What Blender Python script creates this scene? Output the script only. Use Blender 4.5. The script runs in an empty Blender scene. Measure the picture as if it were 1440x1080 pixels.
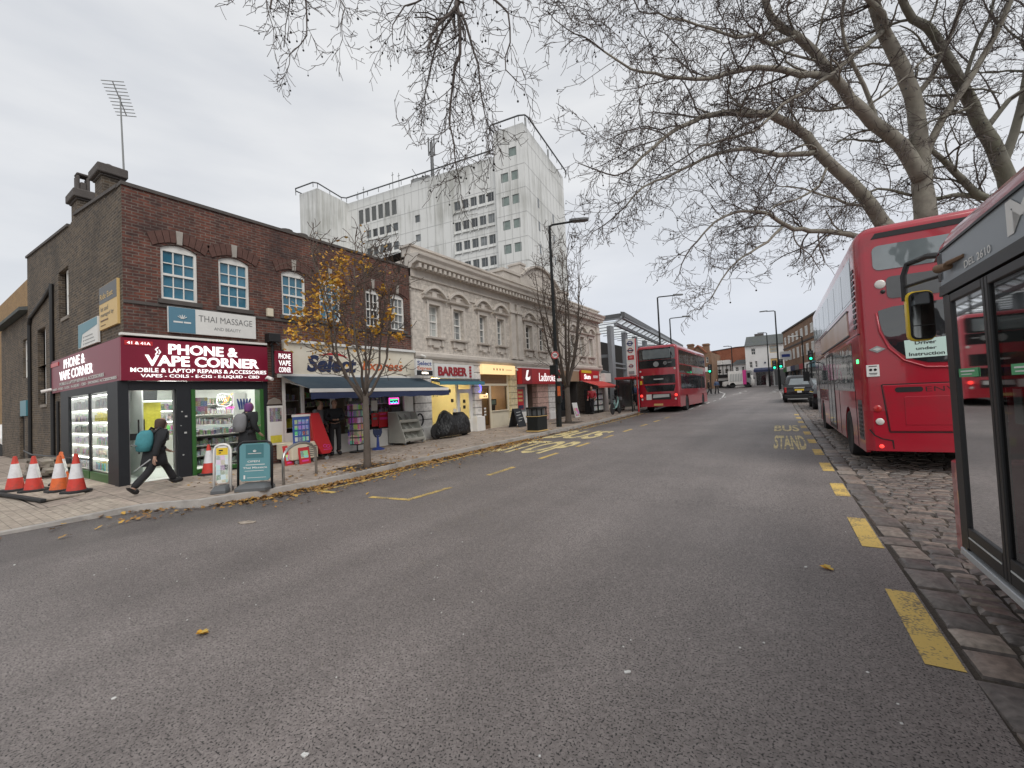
import bpy, bmesh, math, random
from mathutils import Vector as V, Matrix, Euler
R = math.radians
rnd = random.Random(7)
scene = bpy.context.scene
col = scene.collection
# ---------------------------------------------------------------- camera, sky, sun, exposure
CAM_H = 1.6
FPX = 604.0
YAW, PITCH, ROLL = R(34.0), R(1.84), R(-2.63)
cF = V((-math.sin(YAW)*math.cos(PITCH), math.cos(YAW)*math.cos(PITCH), math.sin(PITCH)))
_r0 = V((math.cos(YAW), math.sin(YAW), 0)); _u0 = _r0.cross(cF)
cR = _r0*math.cos(ROLL) + _u0*math.sin(ROLL)
cU = -_r0*math.sin(ROLL) + _u0*math.cos(ROLL)
cd = bpy.data.cameras.new('camera'); cam = bpy.data.objects.new('camera', cd); col.objects.link(cam)
cam.matrix_world = Matrix(((cR.x, cU.x, -cF.x, 0), (cR.y, cU.y, -cF.y, 0), (cR.z, cU.z, -cF.z, CAM_H), (0, 0, 0, 1)))
cd.sensor_fit = 'HORIZONTAL'; cd.sensor_width = 36; cd.lens = 36*FPX/1440
cd.clip_start = .05; cd.clip_end = 3000
scene.camera = cam

SUN_EL, SUN_AZ = R(47), R(122)          # azimuth clockwise from +Y
w = bpy.data.worlds.new('World'); scene.world = w; w.use_nodes = True
nt = w.node_tree; nt.nodes.clear()
def wn(t, **k):
    n = nt.nodes.new(t)
    for a, b in k.items(): setattr(n, a, b)
    return n
out = wn('ShaderNodeOutputWorld'); bg = wn('ShaderNodeBackground'); bg.inputs[1].default_value = .1
sky = wn('ShaderNodeTexSky', sky_type='NISHITA', sun_disc=False); sky.sun_elevation = SUN_EL; sky.sun_rotation = SUN_AZ
tc = wn('ShaderNodeTexCoord'); sep = wn('ShaderNodeSeparateXYZ'); nt.links.new(tc.outputs['Generated'], sep.inputs[0])
mp = wn('ShaderNodeMapping'); mp.inputs['Scale'].default_value = (1.3, 1.3, 5.0); nt.links.new(tc.outputs['Generated'], mp.inputs[0])
nz = wn('ShaderNodeTexNoise'); nz.inputs['Scale'].default_value = 1.9; nz.inputs['Detail'].default_value = 5; nz.inputs['Roughness'].default_value = .5
nt.links.new(mp.outputs[0], nz.inputs['Vector'])
cr = wn('ShaderNodeValToRGB'); nt.links.new(nz.outputs[0], cr.inputs[0])
cr.color_ramp.elements[0].position = .22; cr.color_ramp.elements[0].color = (.61, .63, .665, 1)
cr.color_ramp.elements[1].position = .66; cr.color_ramp.elements[1].color = (.80, .805, .81, 1)
# overcast: bluish grey bank lying low down the street, whiter overhead
low = wn('ShaderNodeMapRange'); low.inputs[1].default_value = .0; low.inputs[2].default_value = .45; nt.links.new(sep.outputs[2], low.inputs[0])
dirn = wn('ShaderNodeMapRange'); dirn.inputs[1].default_value = .55; dirn.inputs[2].default_value = .98; nt.links.new(sep.outputs[1], dirn.inputs[0])
inv = wn('ShaderNodeMath', operation='SUBTRACT'); inv.inputs[0].default_value = 1; nt.links.new(low.outputs[0], inv.inputs[1])
mul = wn('ShaderNodeMath', operation='MULTIPLY'); nt.links.new(inv.outputs[0], mul.inputs[0]); nt.links.new(dirn.outputs[0], mul.inputs[1])
mul2 = wn('ShaderNodeMath', operation='MULTIPLY'); mul2.inputs[1].default_value = .85; nt.links.new(mul.outputs[0], mul2.inputs[0])
mx0 = wn('ShaderNodeMixRGB'); nt.links.new(mul2.outputs[0], mx0.inputs[0]); nt.links.new(cr.outputs[0], mx0.inputs[1]); mx0.inputs[2].default_value = (.62, .655, .745, 1)
sc = wn('ShaderNodeVectorMath', operation='SCALE'); sc.inputs[3].default_value = 9.2; nt.links.new(mx0.outputs[0], sc.inputs[0])
mx = wn('ShaderNodeMixRGB'); mx.inputs[0].default_value = .1
nt.links.new(sc.outputs[0], mx.inputs[1]); nt.links.new(sky.outputs[0], mx.inputs[2])
nt.links.new(mx.outputs[0], bg.inputs[0]); nt.links.new(bg.outputs[0], out.inputs[0])

sd = bpy.data.lights.new('sun', 'SUN'); sd.energy = 1.5; sd.angle = R(38); sd.color = (1, .96, .9)
so = bpy.data.objects.new('sun', sd); col.objects.link(so)
sv = V((math.sin(SUN_AZ)*math.cos(SUN_EL), math.cos(SUN_AZ)*math.cos(SUN_EL), math.sin(SUN_EL)))
so.rotation_euler = sv.to_track_quat('Z', 'Y').to_euler()
vs_ = scene.view_settings; vs_.view_transform = 'Standard'; vs_.look = 'None'; vs_.exposure = 0.3; vs_.gamma = 1
scene.cycles.max_bounces = 6; scene.cycles.transparent_max_bounces = 12
scene.cycles.use_denoising = True
try: scene.cycles.sample_clamp_indirect = 4
except Exception: pass

# ---------------------------------------------------------------- helpers
def gz(y):                                # the street climbs gently to a crest
    if y < 6: return 0.0
    if y < 30: return .012*(y-6)
    if y < 85: return .288+.025*(y-30)
    return .288+.025*55
def rx(y): return .68-.042*(y-3)          # right edge of the asphalt
def at(px, py, t):                        # a point on the ray of photo pixel px,py at a real distance t along the view axis
    return V((0, 0, CAM_H)) + (cF + cR*((px-720)/FPX) - cU*((py-540)/FPX))*t

KEEP = {'small_letters','lettering','small_print','stock','leaves','crown','trunk','cards','picture_labels','print','slabs','coat_skirt','seed_balls','lotus','chalk_marks','aerial_rods','roof_rail','panel_joints'}
class MB:
    def __init__(s): s.v = []; s.f = []; s.mi = []; s.cur = 0
    def add(s, vs, fs):
        o = len(s.v); s.v.extend(tuple(p) for p in vs)
        for f in fs: s.f.append(tuple(i+o for i in f)); s.mi.append(s.cur)
    def mat(s, i): s.cur = i; return s
    def poly(s, *pts): s.add(pts, [tuple(range(len(pts)))])
    def box(s, x0, x1, y0, y1, z0, z1):
        s.add([(x0,y0,z0),(x1,y0,z0),(x1,y1,z0),(x0,y1,z0),(x0,y0,z1),(x1,y0,z1),(x1,y1,z1),(x0,y1,z1)],
              [(0,3,2,1),(4,5,6,7),(0,1,5,4),(1,2,6,5),(2,3,7,6),(3,0,4,7)]); return s
    def obox(s, c, size, rot=(0,0,0)):
        M = Euler(rot).to_matrix(); c = V(c); h = [k/2 for k in size]
        vs = [c+M@V((a*h[0], b*h[1], d*h[2])) for d in (-1,1) for a, b in ((-1,-1),(1,-1),(1,1),(-1,1))]
        s.add(vs, [(0,3,2,1),(4,5,6,7),(0,1,5,4),(1,2,6,5),(2,3,7,6),(3,0,4,7)]); return s
    def prism(s, poly, ax, a, b):
        def P(u, v, t): return {'x': (t,u,v), 'y': (u,t,v), 'z': (u,v,t)}[ax]
        n = len(poly); vs = [P(u,v,a) for u, v in poly]+[P(u,v,b) for u, v in poly]
        s.add(vs, [tuple(range(n)), tuple(range(2*n-1, n-1, -1))]+[(i, (i+1) % n, n+(i+1) % n, n+i) for i in range(n)]); return s
    def loft(s, rings, cap=True):
        n = len(rings[0]); vs = [p for r in rings for p in r]; fs = []
        for k in range(len(rings)-1):
            for i in range(n): j = (i+1) % n; fs.append((k*n+i, k*n+j, (k+1)*n+j, (k+1)*n+i))
        if cap: fs.append(tuple(range(n-1, -1, -1))); fs.append(tuple(range((len(rings)-1)*n, len(rings)*n)))
        s.add(vs, fs); return s
    def tube(s, pts, r, n=6, cap=True):
        pts = [V(p) for p in pts]; m = len(pts)
        rs = r if isinstance(r, (list, tuple)) else [r]*m
        rings = []; up = None
        for i in range(m):
            d = (pts[min(i+1, m-1)]-pts[max(i-1, 0)])
            if d.length < 1e-9: d = V((0,0,1))
            d.normalize()
            if up is None: up = d.orthogonal().normalized()
            else:
                up = up-d*up.dot(d)
                up = up.normalized() if up.length > 1e-6 else d.orthogonal().normalized()
            q = d.cross(up)
            rings.append([pts[i]+(up*math.cos(6.28319*k/n)+q*math.sin(6.28319*k/n))*rs[i] for k in range(n)])
        s.loft(rings, cap); return s
    def cyl(s, c, r, h, n=16, r2=None):
        c = V(c); return s.tube([c, c+V((0,0,h))], [r, r if r2 is None else r2], n)
    def lathe(s, c, prof, n=16, ax='z'):
        c = V(c); rings = []
        for r, h in prof:
            ring = []
            for k in range(n):
                a = 6.28319*k/n; u, v_ = r*math.cos(a), r*math.sin(a)
                ring.append(c+{'z': V((u,v_,h)), 'x': V((h,u,v_)), 'y': V((u,h,v_))}[ax])
            rings.append(ring)
        s.loft(rings, True); return s
    def ball(s, c, r, n=8):
        rr = r if isinstance(r, (tuple, list)) else (r, r, r); c = V(c); m = max(4, n//2+1); rings = []
        for i in range(m+1):
            a = math.pi*(i+.02)/(m+.04); rings.append([c+V((rr[0]*math.sin(a)*math.cos(6.28319*k/n), rr[1]*math.sin(a)*math.sin(6.28319*k/n), -rr[2]*math.cos(a))) for k in range(n)])
        s.loft(rings, True); return s
    def wall(s, pl, c, u0, u1, v0, v1, holes, depth):
        P = (lambda u, v, t=0: (c+t, u, v)) if pl == 'x' else (lambda u, v, t=0: (u, c+t, v))
        us = sorted({u0, u1, *[q for h in holes for q in h[:2]]}); vs = sorted({v0, v1, *[q for h in holes for q in h[2:4]]})
        us = [q for q in us if u0 <= q <= u1]; vs = [q for q in vs if v0 <= q <= v1]
        for i in range(len(us)-1):
            for j in range(len(vs)-1):
                a, b = (us[i]+us[i+1])/2, (vs[j]+vs[j+1])/2
                if any(h[0] < a < h[1] and h[2] < b < h[3] for h in holes): continue
                s.poly(P(us[i],vs[j]), P(us[i+1],vs[j]), P(us[i+1],vs[j+1]), P(us[i],vs[j+1]))
        for h in holes:
            a, b, d, e = h[:4]
            for q in (((a,d),(b,d)), ((b,d),(b,e)), ((b,e),(a,e)), ((a,e),(a,d))):
                s.poly(P(*q[0]), P(*q[1]), P(*q[1], depth), P(*q[0], depth))
        return s
    def text(s, t, org, u, v, w=None, h=.2, bold=0, depth=0, shear=0):
        vs, ps = glyphs(t, bold, shear)
        x0 = min(p[0] for p in vs); x1 = max(p[0] for p in vs); y0 = min(p[1] for p in vs); y1 = max(p[1] for p in vs)
        ky = h/(y1-y0); kx = ky if w is None else w/(x1-x0)
        org = V(org); u = V(u).normalized(); v = V(v).normalized(); n = u.cross(v)
        s.add([org+u*((p[0]-x0)*kx)+v*((p[1]-y0)*ky)+n*depth for p in vs], ps); return s
    def pieces(s):
        # loose islands, then islands that lie close together count as one piece
        pa = list(range(len(s.v)))
        def fd(a):
            while pa[a] != a: pa[a] = pa[pa[a]]; a = pa[a]
            return a
        for f in s.f:
            r0 = fd(f[0])
            for i in f[1:]: pa[fd(i)] = r0
        isl = {}
        for i, f in enumerate(s.f): isl.setdefault(fd(f[0]), []).append(i)
        ks = list(isl)
        if len(ks) < 2 or len(ks) > 260: return None
        bb = []
        for k in ks:
            c = [s.v[i] for f in isl[k] for i in s.f[f]]; lo = [min(p[a] for p in c) for a in range(3)]; hi = [max(p[a] for p in c) for a in range(3)]; bb.append((lo, hi, max(hi[a]-lo[a] for a in range(3))))
        q = list(range(len(ks)))
        def fq(a):
            while q[a] != a: a = q[a]
            return a
        for i in range(len(ks)):
            for j in range(i):
                A, B = bb[i], bb[j]; g = math.sqrt(sum(max(0, A[0][a]-B[1][a], B[0][a]-A[1][a])**2 for a in range(3)))
                if g <= max(.02, .5*max(A[2], B[2]))*.98: q[fq(i)] = fq(j)
        gr = {}
        for i, k in enumerate(ks): gr.setdefault(fq(i), []).extend(isl[k])
        return list(gr.values()) if len(gr) > 1 else None
    def build(s, name, mats, parent=None, **kw):
        if parent and len(s.v) < 6000 and name not in KEEP:
            g = s.pieces()
            if g:
                first = None
                for fs in g:
                    m = MB(); mp_ = {}
                    for i in fs:
                        f = []
                        for a in s.f[i]:
                            if a not in mp_: mp_[a] = len(m.v); m.v.append(s.v[a])
                            f.append(mp_[a])
                        m.f.append(tuple(f)); m.mi.append(s.mi[i])
                    o = m._build(name, mats, parent, **kw); first = first or o
                return first
        return s._build(name, mats, parent, **kw)
    def _build(s, name, mats, parent=None, local=False, smooth=False, bevel=0, uv=True, recalc=True):
        me = bpy.data.meshes.new(name); vs = s.v
        if parent and not local:
            r = parent
            while r.parent: r = r.parent
            l = r.location; vs = [(p[0]-l.x, p[1]-l.y, p[2]-l.z) for p in vs]
        me.from_pydata(vs, [], s.f); me.update()
        mats = mats if isinstance(mats, (list, tuple)) else [mats]
        for m_ in mats: me.materials.append(m_)
        if len(mats) > 1: me.polygons.foreach_set('material_index', s.mi)
        if recalc:
            bm = bmesh.new(); bm.from_mesh(me); bmesh.ops.recalc_face_normals(bm, faces=bm.faces); bm.to_mesh(me); bm.free()
        if uv:
            ul = me.uv_layers.new(name='UVMap').data; co = me.vertices
            for p in me.polygons:
                n = p.normal; ax, ay, az = abs(n.x), abs(n.y), abs(n.z)
                for li in p.loop_indices:
                    c = s.v[me.loops[li].vertex_index]
                    ul[li].uv = (c[0], c[1]) if az >= ax and az >= ay else ((c[1], c[2]) if ax >= ay else (c[0], c[2]))
        if smooth:
            me.polygons.foreach_set('use_smooth', [True]*len(me.polygons))
            if smooth is not True: me.set_sharp_from_angle(angle=R(smooth))
        o = bpy.data.objects.new(name, me); col.objects.link(o)
        if parent: o.parent = parent
        if bevel:
            b = o.modifiers.new('bevel', 'BEVEL'); b.width = bevel; b.segments = 2; b.limit_method = 'ANGLE'
        return o
_gl = {}
def glyphs(t, bold, shear):
    k = (t, bold, shear)
    if k not in _gl:
        cu = bpy.data.curves.new('t', 'FONT'); cu.body = t; cu.offset = bold; cu.shear = shear; cu.resolution_u = 3; cu.align_x = 'CENTER'; cu.space_line = .85
        ob = bpy.data.objects.new('t', cu); me = bpy.data.meshes.new_from_object(ob)
        _gl[k] = ([tuple(p.co) for p in me.vertices], [tuple(p.vertices) for p in me.polygons])
        bpy.data.objects.remove(ob); bpy.data.curves.remove(cu); bpy.data.meshes.remove(me)
    return _gl[k]
def thing(name, label, cat, loc=(0,0,0), rz=0, group=None):
    o = bpy.data.objects.new(name, None); col.objects.link(o); o.empty_display_size = .2
    o.location = loc; o.rotation_euler = (0, 0, rz); o['label'] = label; o['category'] = cat
    if group: o['group'] = group
    return o
def tag(o, label, cat, group=None):
    o['label'] = label; o['category'] = cat
    if group: o['group'] = group
    return o
def struct(o, kind='structure'): o['kind'] = kind; return o
def dup(root, loc, rz=None, label=None):
    r = root.copy(); col.objects.link(r); r.location = loc
    if rz is not None: r.rotation_euler = (0, 0, rz)
    if label: r['label'] = label
    for ch in list(root.children):
        c = ch.copy(); col.objects.link(c); c.parent = r
        for g in list(ch.children):
            d = g.copy(); col.objects.link(d); d.parent = c
    return r

# ---------------------------------------------------------------- materials
def newmat(name):
    m_ = bpy.data.materials.new(name); m_.use_nodes = True
    t = m_.node_tree; b = t.nodes['Principled BSDF']; return m_, t, b
def N(t, ty, **k):
    n = t.nodes.new(ty)
    for a, b in k.items():
        if isinstance(a, str) and hasattr(n, a): setattr(n, a, b)
        else: n.inputs[a].default_value = b
    return n
def mat(name, c, rough=.6, var=.18, scale=6, metal=0, bump=0, bscale=60, spec=.5, coat=0, dirt=None, dscale=1.5, damt=.5):
    m_, t, b = newmat(name); L = t.links.new
    tcn = N(t, 'ShaderNodeTexCoord'); n1 = N(t, 'ShaderNodeTexNoise'); n1.inputs['Scale'].default_value = scale; n1.inputs['Detail'].default_value = 6
    L(tcn.outputs['Object'], n1.inputs['Vector'])
    ramp = N(t, 'ShaderNodeMixRGB'); L(n1.outputs[0], ramp.inputs[0])
    ramp.inputs[1].default_value = (*[k*(1-var) for k in c], 1); ramp.inputs[2].default_value = (*[min(.95, k*(1+var)) for k in c], 1)
    src = ramp.outputs[0]
    if dirt:
        n2 = N(t, 'ShaderNodeTexNoise'); n2.inputs['Scale'].default_value = dscale; n2.inputs['Detail'].default_value = 8; n2.inputs['Roughness'].default_value = .65
        L(tcn.outputs['Object'], n2.inputs['Vector'])
        r2 = N(t, 'ShaderNodeMapRange'); r2.inputs[1].default_value = .48; r2.inputs[2].default_value = .75; r2.inputs[4].default_value = damt; L(n2.outputs[0], r2.inputs[0])
        mm = N(t, 'ShaderNodeMixRGB'); L(r2.outputs[0], mm.inputs[0]); L(src, mm.inputs[1]); mm.inputs[2].default_value = (*dirt, 1); src = mm.outputs[0]
    L(src, b.inputs['Base Color'])
    b.inputs['Roughness'].default_value = rough; b.inputs['Metallic'].default_value = metal; b.inputs['Specular IOR Level'].default_value = spec
    b.inputs['Coat Weight'].default_value = coat; b.inputs['Coat Roughness'].default_value = .06
    if bump:
        n3 = N(t, 'ShaderNodeTexNoise'); n3.inputs['Scale'].default_value = bscale; n3.inputs['Detail'].default_value = 4; L(tcn.outputs['Object'], n3.inputs['Vector'])
        bp = N(t, 'ShaderNodeBump'); bp.inputs['Strength'].default_value = bump; bp.inputs['Distance'].default_value = .02; L(n3.outputs[0], bp.inputs['Height']); L(bp.outputs[0], b.inputs['Normal'])
    return m_
def brick(name, c1, c2, mortar, bw=.225, bh=.075, mort=.01, rough=.85, bump=.5, soot=None, samt=.6, offset=.5, sscale=.7):
    m_, t, b = newmat(name); L = t.links.new
    uv = N(t, 'ShaderNodeUVMap'); bt = N(t, 'ShaderNodeTexBrick'); L(uv.outputs[0], bt.inputs['Vector']); bt.offset = offset
    for k, x in (('Color1', c1), ('Color2', c2), ('Mortar', mortar)): bt.inputs[k].default_value = (*x, 1)
    bt.inputs['Scale'].default_value = 1; bt.inputs['Mortar Size'].default_value = mort; bt.inputs['Brick Width'].default_value = bw; bt.inputs['Row Height'].default_value = bh; bt.inputs['Bias'].default_value = 0; bt.inputs['Mortar Smooth'].default_value = .2
    tcn = N(t, 'ShaderNodeTexCoord'); n1 = N(t, 'ShaderNodeTexNoise'); n1.inputs['Scale'].default_value = sscale; n1.inputs['Detail'].default_value = 9; n1.inputs['Roughness'].default_value = .65
    L(tcn.outputs['Object'], n1.inputs['Vector'])
    mr = N(t, 'ShaderNodeMapRange'); mr.inputs[1].default_value = .42; mr.inputs[2].default_value = .72; mr.inputs[4].default_value = samt; L(n1.outputs[0], mr.inputs[0])
    mm = N(t, 'ShaderNodeMixRGB'); L(mr.outputs[0], mm.inputs[0]); L(bt.outputs['Color'], mm.inputs[1]); mm.inputs[2].default_value = (*(soot or [k*.5 for k in c1]), 1)
    n2 = N(t, 'ShaderNodeTexNoise'); n2.inputs['Scale'].default_value = 9; n2.inputs['Detail'].default_value = 5; L(tcn.outputs['Object'], n2.inputs['Vector'])
    m2 = N(t, 'ShaderNodeMapRange'); m2.inputs[1].default_value = .25; m2.inputs[2].default_value = .75; m2.inputs[3].default_value = .7; m2.inputs[4].default_value = 1.25; L(n2.outputs[0], m2.inputs[0])
    vm = N(t, 'ShaderNodeVectorMath', operation='SCALE'); L(mm.outputs[0], vm.inputs[0]); L(m2.outputs[0], vm.inputs[3])
    L(vm.outputs[0], b.inputs['Base Color']); b.inputs['Roughness'].default_value = rough; b.inputs['Specular IOR Level'].default_value = .25
    bp = N(t, 'ShaderNodeBump'); bp.inputs['Strength'].default_value = bump; bp.inputs['Distance'].default_value = .008; bp.invert = True; L(bt.outputs['Fac'], bp.inputs['Height']); L(bp.outputs[0], b.inputs['Normal'])
    return m_
def glow(name, c, s):
    m_, t, b = newmat(name); b.inputs['Base Color'].default_value = (*c, 1); b.inputs['Emission Color'].default_value = (*c, 1); b.inputs['Emission Strength'].default_value = s; return m_
def glass(name, tint=(.9,.95,.95), refl=.0, ior=1.28):
    m_ = bpy.data.materials.new(name); m_.use_nodes = True; t = m_.node_tree; t.nodes.clear(); L = t.links.new
    o = N(t, 'ShaderNodeOutputMaterial'); tr = N(t, 'ShaderNodeBsdfTransparent'); gl = N(t, 'ShaderNodeBsdfGlossy'); mixn = N(t, 'ShaderNodeMixShader'); fr = N(t, 'ShaderNodeFresnel')
    fr.inputs[0].default_value = ior; tr.inputs[0].default_value = (*tint, 1); gl.inputs['Roughness'].default_value = .03; gl.inputs[0].default_value = (.9,.9,.9,1)
    ad = N(t, 'ShaderNodeMath', operation='ADD'); ad.inputs[1].default_value = refl; ad.use_clamp = True; L(fr.outputs[0], ad.inputs[0])
    L(ad.outputs[0], mixn.inputs[0]); L(tr.outputs[0], mixn.inputs[1]); L(gl.outputs[0], mixn.inputs[2]); L(mixn.outputs[0], o.inputs[0]); return m_
def pane(name, c, rough=.05, ior=1.6, wav=.15):
    m_, t, b = newmat(name); L = t.links.new
    tcn = N(t, 'ShaderNodeTexCoord'); n1 = N(t, 'ShaderNodeTexNoise'); n1.inputs['Scale'].default_value = 1.7; n1.inputs['Detail'].default_value = 5; L(tcn.outputs['Object'], n1.inputs['Vector'])
    mm = N(t, 'ShaderNodeMixRGB'); L(n1.outputs[0], mm.inputs[0]); mm.inputs[1].default_value = (*[k*.5 for k in c], 1); mm.inputs[2].default_value = (*[k*1.5 for k in c], 1); L(mm.outputs[0], b.inputs['Base Color'])
    b.inputs['Roughness'].default_value = rough; b.inputs['IOR'].default_value = ior
    bp = N(t, 'ShaderNodeBump'); bp.inputs['Strength'].default_value = wav; bp.inputs['Distance'].default_value = .02; n2 = N(t, 'ShaderNodeTexNoise'); n2.inputs['Scale'].default_value = 2.5; L(tcn.outputs['Object'], n2.inputs['Vector']); L(n2.outputs[0], bp.inputs['Height']); L(bp.outputs[0], b.inputs['Normal'])
    return m_
M = {}
M['brick_red'] = brick('brick_red', (.185,.066,.046), (.085,.042,.038), (.17,.14,.12), bw=.215, bh=.068, soot=(.042,.032,.032), samt=.85, sscale=1.0)
M['brick_brown'] = brick('brick_brown', (.15,.11,.075), (.07,.056,.046), (.19,.165,.135), bw=.215, bh=.068, soot=(.05,.044,.04), samt=.75)
M['brick_tan'] = brick('brick_tan', (.42,.26,.11), (.34,.2,.09), (.3,.24,.17), soot=(.25,.16,.09))
M['brick_far'] = brick('brick_far', (.30,.16,.09), (.22,.13,.08), (.25,.2,.16), bump=.2, soot=(.14,.09,.06))
M['brick_block'] = brick('brick_block', (.36,.11,.06), (.30,.10,.055), (.28,.17,.12), bump=.2)
M['stone'] = brick('stone', (.60,.555,.50), (.55,.505,.455), (.36,.32,.28), bw=.75, bh=.36, mort=.006, bump=.2, soot=(.42,.37,.325), samt=.5)
M['stone_plain'] = mat('stone_plain', (.57,.525,.475), .85, .12, 4, bump=.25, bscale=30, dirt=(.33,.29,.25), dscale=1.6, damt=.55)
M['stone_dark'] = mat('stone_dark', (.24,.21,.18), .9, .25, 4, bump=.2, bscale=30, dirt=(.08,.07,.06), damt=.7)
M['rustic'] = brick('rustic', (.74,.72,.69), (.70,.68,.65), (.12,.115,.11), bw=4, bh=.31, mort=.016, bump=.8, soot=(.5,.48,.45), samt=.3)
M['rustic_cream'] = brick('rustic_cream', (.70,.60,.38), (.68,.58,.36), (.2,.17,.12), bw=4, bh=.31, mort=.016, bump=.8, soot=(.5,.43,.3), samt=.3)
M['rustic_pink'] = brick('rustic_pink', (.62,.42,.36), (.60,.40,.34), (.2,.14,.12), bw=4, bh=.31, mort=.016, bump=.8, soot=(.5,.34,.3), samt=.3)
M['coping'] = mat('coping', (.09,.08,.075), .9, .3, 5, bump=.2)
M['roof_felt'] = mat('roof_felt', (.10,.10,.10), .9)
M['slate'] = brick('slate', (.115,.12,.125), (.09,.1,.105), (.05,.05,.055), bw=.3, bh=.2, mort=.006, bump=.4, soot=(.10,.115,.08))
M['white_paint'] = mat('white_paint', (.76,.75,.72), .5, .06, 5, dirt=(.45,.42,.38), dscale=2.5, damt=.35)
M['cream_paint'] = mat('cream_paint', (.66,.60,.47), .5, .06, 5, dirt=(.4,.35,.26), damt=.3)
M['render_white'] = mat('render_white', (.74,.74,.73), .8, .05, 3, dirt=(.5,.49,.46), dscale=.8, damt=.4)
M['charcoal'] = mat('charcoal', (.02,.022,.026), .5, .2, 5, spec=.3)
M['black'] = mat('black', (.012,.012,.013), .45, .2, 5)
M['black_gloss'] = mat('black_gloss', (.012,.013,.015), .12, .15, 3, coat=.3)
M['rubber'] = mat('rubber', (.018,.018,.019), .75, .3, 12, bump=.2)
M['green_frame'] = mat('green_frame', (.03,.12,.025), .4, .1)
M['maroon'] = mat('maroon', (.20,.012,.034), .38, .08, 2, spec=.3)
M['red_sign'] = mat('red_sign', (.50,.022,.028), .35, .06, 2)
M['crimson'] = mat('crimson', (.33,.02,.03), .5, .1)
M['yellow'] = mat('yellow', (.72,.50,.03), .45, .08)
M['amber'] = mat('amber', (.62,.43,.17), .5, .08)
M['blue'] = mat('blue', (.03,.06,.25), .45, .1)
M['navy'] = mat('navy', (.018,.028,.08), .6, .15)
M['teal'] = mat('teal', (.06,.20,.25), .4, .1)
M['teal_pack'] = mat('teal_pack', (.05,.22,.25), .8, .25, 14, bump=.3)
M['pink'] = mat('pink', (.65,.05,.28), .5, .1)
M['grey'] = mat('grey', (.26,.27,.27), .55, .12)
M['grey_dark'] = mat('grey_dark', (.10,.105,.11), .5, .15)
M['grey_pale'] = mat('grey_pale', (.48,.49,.48), .55, .12)
M['steel'] = mat('steel', (.45,.45,.44), .32, .12, 20, metal=.9)
M['alu'] = mat('alu', (.5,.52,.54), .45, .1, 5, metal=.4)
M['pole_black'] = mat('pole_black', (.012,.014,.014), .5, .2, 8, spec=.3)
M['column_grey'] = mat('column_grey', (.24,.26,.28), .5, .1, 3)
M['lead'] = mat('lead', (.035,.035,.036), .7, .3, 4)
M['wood'] = mat('wood', (.17,.10,.055), .6, .3, 8)
M['awning'] = mat('awning', (.028,.052,.075), .85, .14, 5, bump=.1, bscale=12, dirt=(.055,.075,.09), dscale=1.2, damt=.5)
M['awning_red'] = mat('awning_red', (.55,.06,.05), .8, .12)
def tower_mat():
    m_, t, b = newmat('tower_panel'); L = t.links.new
    tcn = N(t, 'ShaderNodeTexCoord'); mp_ = N(t, 'ShaderNodeMapping'); mp_.inputs['Scale'].default_value = (1.1, 1.1, .07); L(tcn.outputs['Object'], mp_.inputs[0])
    n1 = N(t, 'ShaderNodeTexNoise'); n1.inputs['Scale'].default_value = 1.2; n1.inputs['Detail'].default_value = 7; n1.inputs['Roughness'].default_value = .7; L(mp_.outputs[0], n1.inputs['Vector'])
    n2 = N(t, 'ShaderNodeTexNoise'); n2.inputs['Scale'].default_value = .12; n2.inputs['Detail'].default_value = 4; L(tcn.outputs['Object'], n2.inputs['Vector'])
    ad = N(t, 'ShaderNodeMath', operation='ADD'); L(n1.outputs[0], ad.inputs[0]); L(n2.outputs[0], ad.inputs[1])
    mr = N(t, 'ShaderNodeMapRange'); mr.inputs[1].default_value = .98; mr.inputs[2].default_value = 1.25; mr.inputs[4].default_value = .85; L(ad.outputs[0], mr.inputs[0])
    mm = N(t, 'ShaderNodeMixRGB'); L(mr.outputs[0], mm.inputs[0]); mm.inputs[1].default_value = (.70,.705,.69,1); mm.inputs[2].default_value = (.36,.36,.33,1); L(mm.outputs[0], b.inputs['Base Color']); b.inputs['Roughness'].default_value = .7
    return m_
M['tower_panel'] = tower_mat()
M['tower_joint'] = mat('tower_joint', (.43,.435,.43), .8, .1)
M['brick_dark'] = mat('brick_dark', (.105,.052,.042), .85, .35, 9, bump=.3)
def translucent(name, c):
    m_ = bpy.data.materials.new(name); m_.use_nodes = True; t = m_.node_tree; t.nodes.clear(); L = t.links.new
    o = N(t,'ShaderNodeOutputMaterial'); d = N(t,'ShaderNodeBsdfDiffuse'); tr = N(t,'ShaderNodeBsdfTranslucent'); mx_ = N(t,'ShaderNodeMixShader'); d.inputs[0].default_value = (*c,1); tr.inputs[0].default_value = (*c,1); mx_.inputs[0].default_value = .75
    L(d.outputs[0],mx_.inputs[1]); L(tr.outputs[0],mx_.inputs[2]); L(mx_.outputs[0],o.inputs[0]); return m_
M['canopy_panel'] = translucent('canopy_panel', (.80,.84,.86))
M['key_stone'] = mat('key_stone', (.34,.315,.285), .85, .2, 9, bump=.2)
M['fascia_cream'] = mat('fascia_cream', (.74,.69,.58), .5, .07, 3, dirt=(.6,.5,.33), dscale=1.1, damt=.5)
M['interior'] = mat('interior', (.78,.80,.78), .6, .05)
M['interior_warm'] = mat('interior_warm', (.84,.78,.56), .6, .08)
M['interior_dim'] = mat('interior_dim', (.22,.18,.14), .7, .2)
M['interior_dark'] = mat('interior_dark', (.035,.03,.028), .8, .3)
M['lamp_white'] = glow('lamp_white', (1,.98,.92), 13)
M['lamp_warm'] = glow('lamp_warm', (1,.82,.50), 13)
M['lamp_dim'] = glow('lamp_dim', (1,.9,.75), 2.2)
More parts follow.
